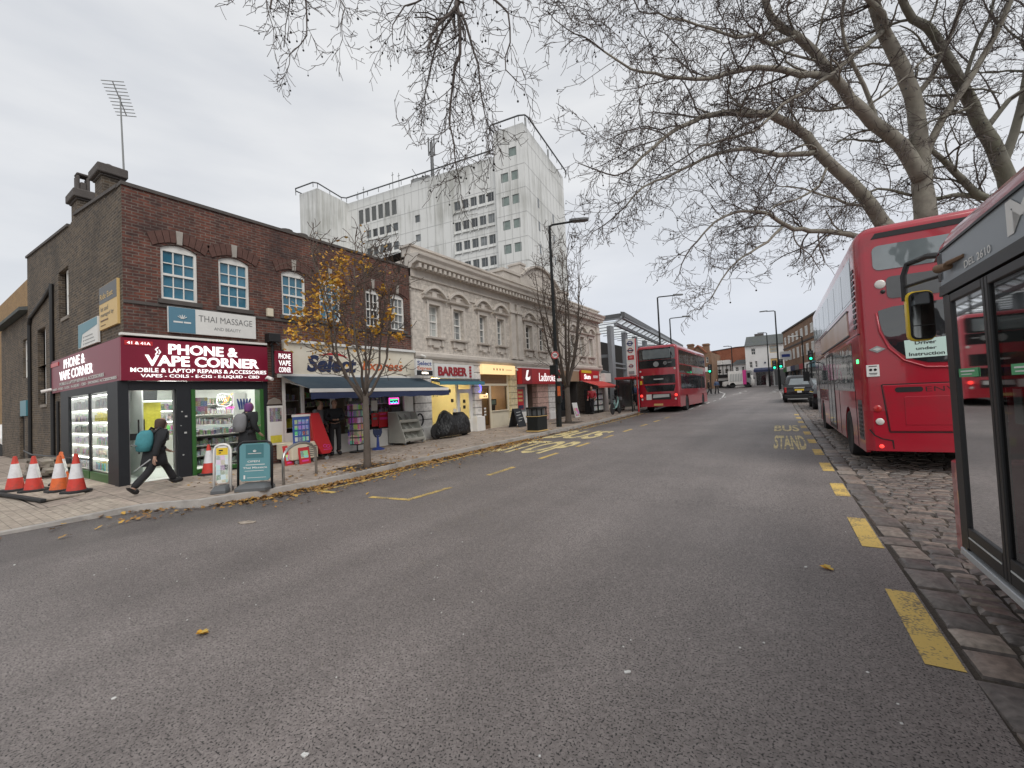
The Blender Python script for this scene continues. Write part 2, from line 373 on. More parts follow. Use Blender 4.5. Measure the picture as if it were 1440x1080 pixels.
M['letter_lit'] = glow('letter_lit', (1,1,1), .55)
M['sign_cream_lit'] = glow('sign_cream_lit', (1,.72,.36), .5)
M['led_pale'] = glow('led_pale', (1,.98,.9), 6)
M['neon_white'] = glow('neon_white', (1,1,1), 1.3)
M['neon_blue'] = glow('neon_blue', (.12,.1,1), 2.5)
M['neon_cyan'] = glow('neon_cyan', (.1,.6,1), 1.6)
M['neon_pink'] = glow('neon_pink', (1,.1,.6), 1.6)
M['neon_orange'] = glow('neon_orange', (1,.35,.08), 1.6)
M['neon_green'] = glow('neon_green', (.1,1,.3), 1.6)
M['signal_green'] = glow('signal_green', (.02,1,.45), 1.6)
M['tail_red'] = glow('tail_red', (1,.05,.04), 1.2)
M['red_lens'] = mat('red_lens', (.45,.02,.02), .15, .1, coat=.5)
M['clear_lens'] = mat('clear_lens', (.6,.58,.55), .12, .1, coat=.5)
M['glass'] = glass('glass', (.93,.96,.95), .0)
M['glass_grey'] = glass('glass_grey', (.36,.39,.39), .05, 1.5)
M['canopy_glass'] = glass('canopy_glass', (.62,.68,.68), .25)
M['pane_blue'] = pane('pane_blue', (.035,.15,.23))
M['pane_dark'] = pane('pane_dark', (.022,.025,.028), ior=1.75)
M['pane_pale'] = pane('pane_pale', (.20,.215,.22), ior=1.6)
M['pane_curtain'] = pane('pane_curtain', (.40,.42,.41), ior=1.5)
M['pane_office'] = pane('pane_office', (.08,.09,.095), rough=.1)
M['pane_green'] = pane('pane_green', (.20,.25,.23), rough=.1)
M['bus_glass'] = pane('bus_glass', (.018,.021,.024), rough=.03, ior=2.0, wav=.25)
M['bus_glass_pale'] = pane('bus_glass_pale', (.16,.19,.20), rough=.04, ior=2.1, wav=.25)
M['bus_red'] = mat('bus_red', (.38,.010,.026), .3, .07, 2.2, coat=.8, dirt=(.20,.03,.035), dscale=2.2, damt=.6)
M['bus_red_side'] = M['bus_red']
M['bus_grey'] = mat('bus_grey', (.22,.245,.265), .35, .06, 2)
M['mirror'] = mat('mirror', (.5,.52,.52), .06, .02, metal=1)
M['bark'] = mat('bark', (.18,.17,.14), .9, .35, 5, bump=.6, bscale=18, dirt=(.16,.16,.11), dscale=1.1, damt=.8)
M['bark_pale'] = mat('bark_pale', (.25,.23,.195), .9, .3, 4, bump=.6, bscale=14, dirt=(.37,.36,.29), dscale=1.8, damt=.8)
M['twig'] = mat('twig', (.10,.083,.075), .9, .25, 2)
M['twig_young'] = mat('twig_young', (.10,.075,.06), .9, .25, 2)
M['bark_young'] = mat('bark_young', (.10,.08,.066), .9, .3, 9, bump=.4, bscale=30)
def leafmat(name, cs):
    m_, t, b = newmat(name); L = t.links.new; g = N(t, 'ShaderNodeNewGeometry'); c = N(t, 'ShaderNodeValToRGB'); L(g.outputs['Random Per Island'], c.inputs[0]); e = c.color_ramp.elements
    e[0].color = (*cs[0],1); e[1].color = (*cs[-1],1)
    for i, k in enumerate(cs[1:-1]): x = e.new((i+1)/(len(cs)-1)); x.color = (*k,1)
    L(c.outputs[0], b.inputs['Base Color']); b.inputs['Roughness'].default_value = .75; return m_
M['leaf_yellow'] = leafmat('leaf_yellow', [(.62,.40,.04),(.50,.24,.03),(.66,.36,.035),(.34,.14,.03),(.60,.44,.09)])
M['leaf_litter'] = leafmat('leaf_litter', [(.40,.22,.05),(.16,.08,.035),(.50,.30,.06),(.22,.12,.05),(.32,.17,.045),(.12,.065,.035)])
M['skin'] = mat('skin', (.36,.22,.16), .55, .06, 6)
M['coat_black'] = mat('coat_black', (.014,.015,.018), .85, .3, 10, bump=.3, bscale=25)
M['trousers'] = mat('trousers', (.018,.018,.021), .85, .3, 10)
M['hair_brown'] = mat('hair_brown', (.06,.035,.025), .7, .3, 20)
M['cloth_purple'] = mat('cloth_purple', (.16,.05,.19), .85, .3)
M['cloth_grey'] = mat('cloth_grey', (.18,.18,.19), .85, .3)
M['cloth_olive'] = mat('cloth_olive', (.10,.12,.06), .85, .3)
M['cloth_blue'] = mat('cloth_blue', (.05,.08,.15), .85, .3)
M['cone_orange'] = mat('cone_orange', (.66,.13,.03), .6, .2, 9, dirt=(.22,.09,.05), dscale=7, damt=.8)
M['cone_red'] = mat('cone_red', (.55,.045,.03), .6, .2, 9, dirt=(.2,.06,.045), dscale=7, damt=.8)
M['reflective'] = mat('reflective', (.66,.66,.68), .4, .15, 12, dirt=(.35,.33,.33), dscale=8, damt=.5)
def tarp():
    m_, t, b = newmat('tarp'); L = t.links.new; b.inputs['Base Color'].default_value = (.006,.0065,.0075,1); b.inputs['Roughness'].default_value = .4
    tcn = N(t, 'ShaderNodeTexCoord'); mp_ = N(t, 'ShaderNodeMapping'); mp_.inputs['Scale'].default_value = (3, 9, 3); mp_.inputs['Rotation'].default_value = (.5, 0, .4); L(tcn.outputs['Object'], mp_.inputs[0])
    n = N(t, 'ShaderNodeTexNoise'); n.inputs['Scale'].default_value = 1.1; n.inputs['Detail'].default_value = 3; n.inputs['Distortion'].default_value = 1.2; L(mp_.outputs[0], n.inputs['Vector'])
    bp = N(t, 'ShaderNodeBump'); bp.inputs['Strength'].default_value = 1; bp.inputs['Distance'].default_value = .12; L(n.outputs[0], bp.inputs['Height']); L(bp.outputs[0], b.inputs['Normal']); return m_
M['tarp'] = tarp()
M['litter_white'] = mat('litter_white', (.66,.66,.64), .7, .2)
M['paper'] = mat('paper', (.70,.70,.68), .7, .08)
M['paper_green'] = mat('paper_green', (.55,.72,.66), .7, .05)
M['sticker_green'] = mat('sticker_green', (.08,.36,.16), .5, .1)
def goods(name, sat=.7, val=.5, sc_=14, white=.35):
    m_, t, b = newmat(name); L = t.links.new
    uv = N(t, 'ShaderNodeUVMap'); mp_ = N(t, 'ShaderNodeMapping'); mp_.inputs['Scale'].default_value = (sc_, sc_*.6, 1); L(uv.outputs[0], mp_.inputs[0])
    vo = N(t, 'ShaderNodeTexVoronoi', distance='CHEBYCHEV'); vo.inputs['Scale'].default_value = 1; vo.inputs['Randomness'].default_value = .35; L(mp_.outputs[0], vo.inputs['Vector'])
    hs = N(t, 'ShaderNodeHueSaturation'); hs.inputs['Saturation'].default_value = sat; hs.inputs['Value'].default_value = val; L(vo.outputs['Color'], hs.inputs['Color'])
    n2 = N(t, 'ShaderNodeTexNoise'); n2.inputs['Scale'].default_value = 40; L(uv.outputs[0], n2.inputs['Vector'])
    mr = N(t, 'ShaderNodeMapRange'); mr.inputs[1].default_value = .5; mr.inputs[2].default_value = .6; mr.inputs[4].default_value = white; L(n2.outputs[0], mr.inputs[0])
    mm = N(t, 'ShaderNodeMixRGB'); L(mr.outputs[0], mm.inputs[0]); L(hs.outputs[0], mm.inputs[1]); mm.inputs[2].default_value = (.7,.7,.68,1)
    L(mm.outputs[0], b.inputs['Base Color']); b.inputs['Roughness'].default_value = .4; return m_
M['goods'] = goods('goods'); M['goods_dark'] = goods('goods_dark', .45, .35, 16, .3); M['goods_bright'] = goods('goods_bright', .9, .75, 9, .4)
M['goods_pale'] = goods('goods_pale', .35, .8, 18, .5); M['goods_yellow'] = mat('goods_yellow', (.62,.55,.06), .5, .3, 20)
# ---------------------------------------------------------------- the street surface
def asphalt():
    m_, t, b = newmat('asphalt'); L = t.links.new
    tcn = N(t, 'ShaderNodeTexCoord'); P_ = tcn.outputs['Object']
    f = N(t, 'ShaderNodeTexVoronoi'); f.inputs['Scale'].default_value = 52; L(P_, f.inputs['Vector'])
    f2 = N(t, 'ShaderNodeTexNoise'); f2.inputs['Scale'].default_value = 84; f2.inputs['Detail'].default_value = 3; L(P_, f2.inputs['Vector'])
    g = N(t, 'ShaderNodeTexNoise'); g.inputs['Scale'].default_value = .5; g.inputs['Detail'].default_value = 6; g.inputs['Roughness'].default_value = .6; L(P_, g.inputs['Vector'])
    stone = N(t, 'ShaderNodeMixRGB'); L(f.outputs['Color'], stone.inputs[0]); stone.inputs[1].default_value = (.145,.126,.119,1); stone.inputs[2].default_value = (.25,.221,.209,1)
    pit = N(t, 'ShaderNodeMapRange'); pit.inputs[1].default_value = .375; pit.inputs[2].default_value = .46; L(f2.outputs[0], pit.inputs[0])
    m1 = N(t, 'ShaderNodeMixRGB'); L(pit.outputs[0], m1.inputs[0]); m1.inputs[1].default_value = (.016,.014,.0135,1); L(stone.outputs[0], m1.inputs[2])
    gr = N(t, 'ShaderNodeMapRange'); gr.inputs[1].default_value = .3; gr.inputs[2].default_value = .7; gr.inputs[3].default_value = .8; gr.inputs[4].default_value = 1.15; L(g.outputs[0], gr.inputs[0])
    sx = N(t, 'ShaderNodeSeparateXYZ'); L(P_, sx.inputs[0])                     # tyre-polished lanes and a damp, leaf-stained channel
    gut = N(t, 'ShaderNodeMapRange'); gut.inputs[1].default_value = -8.4; gut.inputs[2].default_value = -6.2; gut.inputs[3].default_value = .6; gut.inputs[4].default_value = 1.0
    wob = N(t, 'ShaderNodeMath', operation='MULTIPLY_ADD'); L(g.outputs[0], wob.inputs[0]); wob.inputs[1].default_value = 2.2; 
    wx = N(t, 'ShaderNodeMath', operation='SUBTRACT'); L(sx.outputs[0], wx.inputs[0]); wx.inputs[1].default_value = 1.1; L(wx.outputs[0], wob.inputs[2]); L(wob.outputs[0], gut.inputs[0])
    mp_ = N(t, 'ShaderNodeMapping'); mp_.inputs['Scale'].default_value = (1.1, .045, 1); L(P_, mp_.inputs[0])
    tr_ = N(t, 'ShaderNodeTexNoise'); tr_.inputs['Scale'].default_value = 1.0; tr_.inputs['Detail'].default_value = 4; L(mp_.outputs[0], tr_.inputs['Vector'])
    tm = N(t, 'ShaderNodeMapRange'); tm.inputs[1].default_value = .3; tm.inputs[2].default_value = .7; tm.inputs[3].default_value = .84; tm.inputs[4].default_value = 1.14; L(tr_.outputs[0], tm.inputs[0])
    m0 = N(t, 'ShaderNodeMath', operation='MULTIPLY'); L(gr.outputs[0], m0.inputs[0]); L(tm.outputs[0], m0.inputs[1])
    mm = N(t, 'ShaderNodeMath', operation='MULTIPLY'); L(m0.outputs[0], mm.inputs[0]); L(gut.outputs[0], mm.inputs[1])
    vm = N(t, 'ShaderNodeVectorMath', operation='SCALE'); L(m1.outputs[0], vm.inputs[0]); L(mm.outputs[0], vm.inputs[3])
    L(vm.outputs[0], b.inputs['Base Color']); b.inputs['Roughness'].default_value = .6; b.inputs['Specular IOR Level'].default_value = .5
    bp = N(t, 'ShaderNodeBump'); bp.inputs['Strength'].default_value = .7; bp.inputs['Distance'].default_value = .006; L(f2.outputs[0], bp.inputs['Height']); L(bp.outputs[0], b.inputs['Normal'])
    return m_
def paint(name, c):
    m_, t, b = newmat(name); L = t.links.new
    tcn = N(t, 'ShaderNodeTexCoord'); n1 = N(t, 'ShaderNodeTexNoise'); n1.inputs['Scale'].default_value = 55; n1.inputs['Detail'].default_value = 5; L(tcn.outputs['Object'], n1.inputs['Vector'])
    n2 = N(t, 'ShaderNodeTexNoise'); n2.inputs['Scale'].default_value = 3; n2.inputs['Detail'].default_value = 5; L(tcn.outputs['Object'], n2.inputs['Vector'])
    ad = N(t, 'ShaderNodeMath', operation='ADD'); L(n1.outputs[0], ad.inputs[0]); L(n2.outputs[0], ad.inputs[1])
    mr = N(t, 'ShaderNodeMapRange'); mr.inputs[1].default_value = 1.0; mr.inputs[2].default_value = 1.16; mr.inputs[4].default_value = .85; L(ad.outputs[0], mr.inputs[0])
    mm = N(t, 'ShaderNodeMixRGB'); L(mr.outputs[0], mm.inputs[0]); mm.inputs[1].default_value = (*c,1); mm.inputs[2].default_value = (.11,.10,.09,1); L(mm.outputs[0], b.inputs['Base Color']); b.inputs['Roughness'].default_value = .7
    bp = N(t, 'ShaderNodeBump'); bp.inputs['Strength'].default_value = .5; bp.inputs['Distance'].default_value = .004; L(n1.outputs[0], bp.inputs['Height']); L(bp.outputs[0], b.inputs['Normal'])
    return m_
M['asphalt'] = asphalt()
M['paint_yellow'] = paint('paint_yellow', (.62,.43,.12)); M['paint_pale'] = paint('paint_pale', (.68,.56,.27)); M['paint_white'] = paint('paint_white', (.62,.62,.60))
M['paving'] = brick('paving', (.41,.34,.285), (.345,.29,.245), (.12,.10,.085), bw=.62, bh=.42, mort=.008, bump=.3, soot=(.17,.145,.125), samt=.65, sscale=1.1)
M['paving_pale'] = brick('paving_pale', (.42,.36,.30), (.36,.31,.255), (.22,.19,.16), bw=.21, bh=.11, mort=.005, bump=.3, soot=(.25,.21,.175), samt=.6, sscale=.9)
M['kerb'] = mat('kerb', (.40,.375,.35), .85, .2, 6, bump=.3, bscale=40, dirt=(.12,.11,.10), dscale=2.5, damt=.7)
def setts():
    m_, t, b = newmat('setts'); L = t.links.new
    at_ = N(t, 'ShaderNodeNewGeometry'); cr_ = N(t, 'ShaderNodeValToRGB'); L(at_.outputs['Random Per Island'], cr_.inputs[0])
    e = cr_.color_ramp.elements; e[0].color = (.11,.095,.088,1); e[1].color = (.27,.225,.19,1); x = e.new(.5); x.color = (.165,.145,.132,1); x = e.new(.8); x.color = (.20,.155,.13,1)
    tcn = N(t, 'ShaderNodeTexCoord'); n1 = N(t, 'ShaderNodeTexNoise'); n1.inputs['Scale'].default_value = 22; n1.inputs['Detail'].default_value = 6; L(tcn.outputs['Object'], n1.inputs['Vector'])
    mr = N(t, 'ShaderNodeMapRange'); mr.inputs[1].default_value = .3; mr.inputs[2].default_value = .7; mr.inputs[3].default_value = .6; mr.inputs[4].default_value = 1.3; L(n1.outputs[0], mr.inputs[0])
    vm = N(t, 'ShaderNodeVectorMath', operation='SCALE'); L(cr_.outputs[0], vm.inputs[0]); L(mr.outputs[0], vm.inputs[3]); L(vm.outputs[0], b.inputs['Base Color'])
    b.inputs['Roughness'].default_value = .5
    bp = N(t, 'ShaderNodeBump'); bp.inputs['Strength'].default_value = .5; bp.inputs['Distance'].default_value = .01; L(n1.outputs[0], bp.inputs['Height']); L(bp.outputs[0], b.inputs['Normal'])
    return m_
M['setts'] = setts()
M['earth'] = mat('earth', (.06,.048,.038), .95, .4, 12, bump=.6)
M['ground_far'] = mat('ground_far', (.12,.115,.11), .9, .2, .2)

YS = [-60,-30,-12,-6,-3,0,1,1.6,2.0,2.4,3,3.6,4.4,5,6]+[6+1.5*i for i in range(1,17)]+[34,38,42,46,50,55,60,65,70,75,80,85]
def sheet(name, xl, xr, off, m_, ys=YS, nx=1):
    mb = MB(); vs = []; fs = []
    for y in ys:
        for i in range(nx+1): a = xl(y); b_ = xr(y); vs.append((a+(b_-a)*i/nx, y, gz(y)+(off(y) if callable(off) else off)))
    for j in range(len(ys)-1):
        for i in range(nx): k = j*(nx+1)+i; fs.append((k, k+1, k+nx+2, k+nx+1))
    mb.add(vs, fs); return struct(mb.build(name, m_))
sheet('ground', lambda y: -900, lambda y: 900, -.03, M['ground_far'], [-400]+YS+[120,300,900])
sheet('road', lambda y: -11.0 if y > 2 else -60, lambda y: rx(y) if y < 60 else rx(60)-(y-60)*.1, 0, M['asphalt'])
sheet('cross_road', lambda y: -70, lambda y: 40, .002, M['asphalt'], [85.01,92,100])
# kerb line on the shop side, rounding into the raised side-road crossing
KL = [(-9.42,-40),(-9.42,-2),(-9.42,.98),(-9.36,1.8),(-9.25,2.45),(-8.95,2.75),(-8.5,3.04),(-8.22,3.99),(-8.13,4.84),(-8.17,6),(-8.26,8),(-8.28,13),(-8.25,16.5),(-8.35,20.7),(-8.7,26.7),(-9.2,34),(-9.6,42),(-10.5,52),(-12.4,66),(-15,78),(-17,85)]
def kx(y):
    for (a, b), (c, d) in zip(KL, KL[1:]):
        if b <= y <= d: return a+(c-a)*(y-b)/(d-b)
    return KL[-1][0]
def kh(y): return .035 if y < 1.2 else (.035+.085*(y-1.2)/1.8 if y < 3 else .12)
ys2 = sorted(set(YS+[p[1] for p in KL]))
ysP = [y for y in ys2 if y >= 2.4]; ysC = [y for y in ys2 if -12 <= y <= 2.4]
sheet('pavement', lambda y: -14.5, lambda y: kx(y)-.14, kh, M['paving'], ysP)
sheet('side_pavement', lambda y: -40, lambda y: -11.0, lambda y: kh(y)+.004, M['paving'], [1.6,2.0,2.4,3.0])
sheet('raised_crossing', lambda y: -40 if y < 1.55 else -11.0, lambda y: kx(y)-.14, kh, M['paving_pale'], [y for y in ysC if y <= 2.4]+[])
mb = MB()
pts = []
for y in ys2:
    if y < -12: continue
    pts.append(y)
for a, b in zip(pts, pts[1:]):
    for (o0, z0), (o1, z1) in ((( .0, -.05), (.0, 1)), ((.0, 1), (-.14, 1))):
        f = lambda y, o, z: (kx(y)+o, y, gz(y)+(kh(y)+.004 if z == 1 else z))
        mb.poly(f(a,o0,z0), f(b,o0,z0), f(b,o1,z1), f(a,o1,z1))
struct(mb.build('kerb', M['kerb']))
# far pavement on the right and a kerb behind the bays
sheet('right_pavement', lambda y: rx(y)+3.9, lambda y: rx(y)+12, .12, M['paving'], [-12,0,6,12,18,24,30,36,46,55])
mb = MB()
for a, b in zip([-12,0,6,12,18,24,30,36,46], [0,6,12,18,24,30,36,46,55]):
    f = lambda y, o, z: (rx(y)+3.9+o, y, gz(y)+z)
    mb.poly(f(a,-.15,-.05), f(b,-.15,-.05), f(b,-.15,.124), f(a,-.15,.124)); mb.poly(f(a,-.15,.124), f(b,-.15,.124), f(b,0,.124), f(a,0,.124))
struct(mb.build('right_kerb', M['kerb']))
# cobbled bays: setts laid in courses across the bay, larger edging stones along the asphalt
sheet('bay_bed', lambda y: rx(y)-.02, lambda y: rx(y)+3.8, -.012, M['earth'], [-4,0,6,12,18,24,30,36])
mb = MB()
def sett(cx, cy, lx, ly, h, rz):
    c, s_ = math.cos(rz), math.sin(rz); j = lambda: rnd.uniform(-.012, .012); vs = []
    for k, (i, z) in enumerate(((1.0, -.02), (.94, h-.016), (.66, h))):
        for a, b in ((-1,-1),(1,-1),(1,1),(-1,1)):
            x, y = a*lx/2*i+(j() if k else 0), b*ly/2*(i if k < 2 else .66)+(j()*.6 if k else 0)
            vs.append((cx+x*c-y*s_, cy+x*s_+y*c, gz(cy)+z+(j()*.25 if k else 0)))
    mb.add(vs, [(0,1,5,4),(1,2,6,5),(2,3,7,6),(3,0,4,7),(4,5,9,8),(5,6,10,9),(6,7,11,10),(7,4,8,11),(8,9,10,11)])
y = -3.0; row = 0
while y < 34:
    ly = rnd.uniform(.12, .15); x = rx(y)+.30+rnd.uniform(-.06, .02)
    while x < rx(y)+3.72:
        lx = rnd.uniform(.16, .27); sett(x+lx/2, y+ly/2, lx-.012, ly-.012, rnd.uniform(.0, .018), rnd.gauss(0, .02)-.04); x += lx
    y += ly
y = -3.0
while y < 34:
    ly = rnd.uniform(.24, .44); sett(rx(y+ly/2)+.145+rnd.gauss(0,.008), y+ly/2, rnd.uniform(.21, .27), ly-.03, rnd.uniform(.012, .026), .042+rnd.gauss(0, .035)); y += ly
struct(mb.build('cobbled_bay', M['setts'], smooth=35, uv=False))

# painted markings
def strip(mb, p, q, wd, off=.004):
    p, q = V((*p, 0)), V((*q, 0)); d = (q-p); n = V((-d.y, d.x, 0)).normalized()*wd/2; k = max(1, int(d.length/1.5))
    for i in range(k):
        a, b = p+d*(i/k), p+d*((i+1)/k)
        mb.poly(*[(v.x, v.y, gz(v.y)+off) for v in (a-n, b-n, b+n, a+n)])
def ztext(mb, s, x0, y0, w_, h_, m_rot=0):
    t = MB(); t.text(s, (0,0,0), (1,0,0), (0,1,0), w_, h_, bold=.03)
    c, q = math.cos(m_rot), math.sin(m_rot)
    mb.add([(x0+p[0]*c-p[1]*q, y0+p[0]*q+p[1]*c, gz(y0+p[1])+.005) for p in t.v], t.f)
mb = MB()
for a, b in ((3.3,4.35),(5.38,6.44),(7.55,8.42),(9.47,10.37),(11.39,12.27),(13.4,14.3),(15.4,16.3),(17.4,18.3),(19.4,20.3),(21.4,22.3),(23.4,24.3),(1.2,2.3),(-.9,.2)):
    strip(mb, (rx(a)-.1, a), (rx(b)-.1, b), .17)
struct(mb.build('bay_edge_marking', M['paint_yellow']))
mb = MB()
strip(mb, (-6.28,4.78), (-5.42,4.92), .11); strip(mb, (-5.47,4.9), (-5.47,5.95), .11, .005)
y = 7.12; x = -5.52
while y < 24: strip(mb, (-5.5-.024*(y-7), y), (-5.5-.024*(y-6), y+1.0), .12); y += 2.2
strip(mb, (-7.76,4.72), (-7.25,4.74), .12); strip(mb, (-7.76,4.72), (-7.72,5.1), .1, .005)
struct(mb.build('bus_stop_bay_marking', M['paint_yellow']))
mb = MB()
yy = [4.84,6,8,10,13,16.5,20.7,24,26.7]
for a, b in zip(yy, yy[1:]): strip(mb, (kx(a)+.42, a), (kx(b)+.42, b), .09, .0045)
struct(mb.build('kerbside_line_marking', M['paint_yellow']))
mb = MB(); ztext(mb, 'STOP', -7.75, 10.0, 2.0, 2.7, .05); ztext(mb, 'BUS', -7.95, 13.5, 1.95, 2.6, .03)
struct(mb.build('bus_stop_lettering', M['paint_pale']))
mb = MB(); ztext(mb, 'STAND', -.66, 12.1, .70, 3.0, .035); ztext(mb, 'BUS', -.84, 16.3, .70, 2.1, .035)
struct(mb.build('bus_stand_lettering', M['paint_pale']))
mb = MB()
for x0 in (-6.3, -2.9):
    for k in range(4): strip(mb, (x0+(k % 2)*.5, 52+k*3), (x0+((k+1) % 2)*.5, 55+k*3), .14)
for a in range(6): strip(mb, (-6.25-.01*a, 30+a*3.2), (-6.3-.02*a, 31.6+a*3.2), .12)
strip(mb, (-6.5,46), (-7.6,56), .14); strip(mb, (-7.6,56), (-9.8,66), .14)
for a in range(5): strip(mb, (-1.2-.2*a, 38+a*4), (-1.3-.2*a, 40+a*4), .1)
struct(mb.build('crossing_zigzag_marking', M['paint_white']))
# loose leaves drifted along the channel, and specks of litter on the road
def leafq(mb, x, y, z, s, flat=.35):
    a = rnd.uniform(0, 6.28); t1 = rnd.uniform(-flat, flat); t2 = rnd.uniform(-flat, flat)
    M_ = Euler((t1, t2, a)).to_matrix(); P_ = V((x, y, z))
    k = [V((0,-.5,0)), V((.42,-.12,.05)), V((.22,.15,0)), V((.3,.45,.08)), V((0,.6,0)), V((-.3,.42,.06)), V((-.2,.12,0)), V((-.45,-.1,.06))]
    mb.add([P_+M_@(q*s) for q in k], [(0,1,2,7),(2,3,4,7) if False else (2,3,4,5),(2,5,6,7)])
mb = MB()
for i in range(3400):
    y = rnd.uniform(2.2, 27) if rnd.random() < .35 else rnd.uniform(3.4, 13); o = abs(rnd.gauss(0, .17)) if rnd.random() < .8 else abs(rnd.gauss(0, .5))
    leafq(mb, kx(y)+.02+o, y, gz(y)+rnd.uniform(.008, .035), rnd.uniform(.035, .085), .5)
for i in range(420):
    y = rnd.uniform(3.5, 24); x = rnd.uniform(-11.6, kx(y)-.1); leafq(mb, x, y, gz(y)+.135, rnd.uniform(.04, .08), .4)
for i in range(200): x = rnd.gauss(-8.6, .4); y = rnd.gauss(6.6, .7); leafq(mb, min(x, kx(y)-.1), y, gz(y)+.145, rnd.uniform(.05,.09), .4)
for i in range(90): leafq(mb, rnd.uniform(-10.3, -8.2), rnd.gauss(2.6, .6), .03, rnd.uniform(.05,.1), .4)
struct(tag(mb.build('fallen_leaves', M['leaf_litter'], uv=False), 'yellow brown leaves drifted in the channel along the shop side kerb', 'leaves'), 'stuff')
for (px, py, d, lb) in ((288,892,.13,'curled orange leaf lying alone on the open asphalt'), (1161,800,.14,'crumpled brown leaf lying on the asphalt near the yellow dashes')):
    dr = (at(px,py,1)-V((0,0,CAM_H))); p = V((0,0,CAM_H))+dr*(-CAM_H/dr.z); mb = MB()
    for k in range(3): leafq(mb, p.x+rnd.uniform(-.02,.02), p.y+rnd.uniform(-.02,.02), .012+.006*k, d*.55, .3)
    tag(mb.build('fallen_leaf', M['leaf_yellow'], uv=False), lb, 'leaf', 'single leaves on the road')
mb = MB()
for i in range(110):
    y = rnd.uniform(1.2, 22) if i > 40 else rnd.uniform(1.0, 4); x = rnd.uniform(-6.5, .4); s = rnd.uniform(.004, .012)
    mb.obox((x, y, gz(y)+.003), (s, s*rnd.uniform(.5,1), .004), (0, 0, rnd.uniform(0, 3)))
for px, py, s in ((882,946,.03),(428,1063,.03),(1133,798,.018),(20,795,.02),(160,983,.02)):
    dr = at(px,py,1)-V((0,0,CAM_H)); p = V((0,0,CAM_H))+dr*(-CAM_H/dr.z); mb.obox((p.x,p.y,.004),(s,s*.6,.006),(0,0,rnd.random())); mb.obox((p.x+s*.3,p.y+s*.2,.007),(s*.6,s*.4,.006),(0,.1,rnd.random()))
struct(tag(mb.build('road_specks', M['litter_white'], uv=False), 'pale specks of grit and litter scattered over the asphalt', 'litter'), 'stuff')

dr = at(347,735,1)-V((0,0,CAM_H)); p = V((0,0,CAM_H))+dr*(-CAM_H/dr.z); mb = MB()
mb.prism([(p.x-.12,p.y-.07),(p.x+.02,p.y-.09),(p.x+.13,p.y+.02),(p.x+.10,p.y+.08),(p.x-.06,p.y+.05)],'z',.004,.012); tag(mb.build('card_scrap', M['paving_pale']),'flattened scrap of tan card lying on the asphalt out from the kerb','litter')
# ---------------------------------------------------------------- corner brick building with two shops
FX = -11.9
def arc(y0, y1, z0, rise, n=8):
    return [(y0+(y1-y0)*i/n, z0+rise*(1-((2*i/n)-1)**2)) for i in range(n+1)]
def sash(par, pl, c, o, u0, u1, v0, v1, cols_, rows, pm, fm='white_paint', sill=None, arch=0, fw=.055, bar=.022, sm='stone_dark'):
    """sash window in plane pl at c, outward direction o (+1/-1): frame > pane, sill"""
    def bx(m_, a, b, d, e, t0, t1):
        t0, t1 = sorted((c+o*t0, c+o*t1))
        if pl == 'x': m_.box(t0, t1, a, b, d, e)
        else: m_.box(a, b, t0, t1, d, e)
    f = MB(); vm = (v0+v1)/2
    bx(f,u0,u0+fw,v0,v1,-.02,.05); bx(f,u1-fw,u1,v0,v1,-.02,.05); bx(f,u0+fw,u1-fw,v0,v0+fw*1.2,-.02,.052); bx(f,u0+fw,u1-fw,v1-fw,v1,-.02,.048)
    bx(f,u0+fw,u1-fw,vm-.025,vm+.025,-.015,.045)
    for i in range(1, cols_): a = u0+fw+(u1-u0-2*fw)*i/cols_; bx(f,a-bar/2,a+bar/2,v0+fw*1.2,vm-.025,-.01,.022); bx(f,a-bar/2,a+bar/2,vm+.025,v1-fw,-.01,.034)
    for h0, h1 in ((v0+fw, vm), (vm, v1-fw)):
        for j in range(1, rows): b = h0+(h1-h0)*j/rows; bx(f,u0+fw,u1-fw,b-bar/2,b+bar/2,-.008,.018 if h0 < vm-.01 else .03)
    if arch:
        for a, b in zip(arc(u0, u1, v1-.002, arch)[:-1], arc(u0, u1, v1-.002, arch)[1:]):
            P = lambda u, v, t: (c+o*t, u, v) if pl == 'x' else (u, c+o*t, v)
            f.poly(P(a[0],v1-.002,.046), P(b[0],v1-.002,.046), P(b[0],b[1],.046), P(a[0],a[1],.046))
    fo = f.build('window', M[fm], par)
    p = MB(); t = c-o*.004
    if pl == 'x': p.poly((t,u0+fw*.5,v0+fw*.5),(t,u1-fw*.5,v0+fw*.5),(t,u1-fw*.5,v1-fw*.5),(t,u0+fw*.5,v1-fw*.5))
    else: p.poly((u0+fw*.5,t,v0+fw*.5),(u1-fw*.5,t,v0+fw*.5),(u1-fw*.5,t,v1-fw*.5),(u0+fw*.5,t,v1-fw*.5))
    p.build('pane', M[pm], fo)
    if sill:
        s_ = MB(); bx(s_, u0-.07, u1+.07, v0-sill, v0-.001, -.02, .17); s_.build('sill', M[sm], fo)
    return fo
bb = thing('brick_building', 'two storey red brown brick corner building with six white sash windows over two shops', 'building', (FX, 2.95, 0))
W6 = [(3.61,4.33),(4.78,5.50),(6.35,7.05),(7.48,8.20),(9.15,9.71),(10.18,10.82)]
PB = ['pane_blue','pane_blue','pane_blue','pane_blue','pane_dark','pane_pale']
mb = MB(); TOP = 6.58
mb.wall('x', FX, 2.95, 11.1, 3.30, TOP, [(a,b,4.20,5.52) for a, b in W6], -.10)
for a, b in W6:                                      # segmental heads: brick fills the corners over the curve
    A = arc(a, b, 5.40, .115)
    for p, q in zip(A, A[1:]): mb.poly((FX,p[0],p[1]),(FX,q[0],q[1]),(FX,q[0],5.52),(FX,p[0],5.52)); mb.poly((FX,p[0],p[1]),(FX,q[0],q[1]),(FX-.1,q[0],q[1]),(FX-.1,p[0],p[1]))
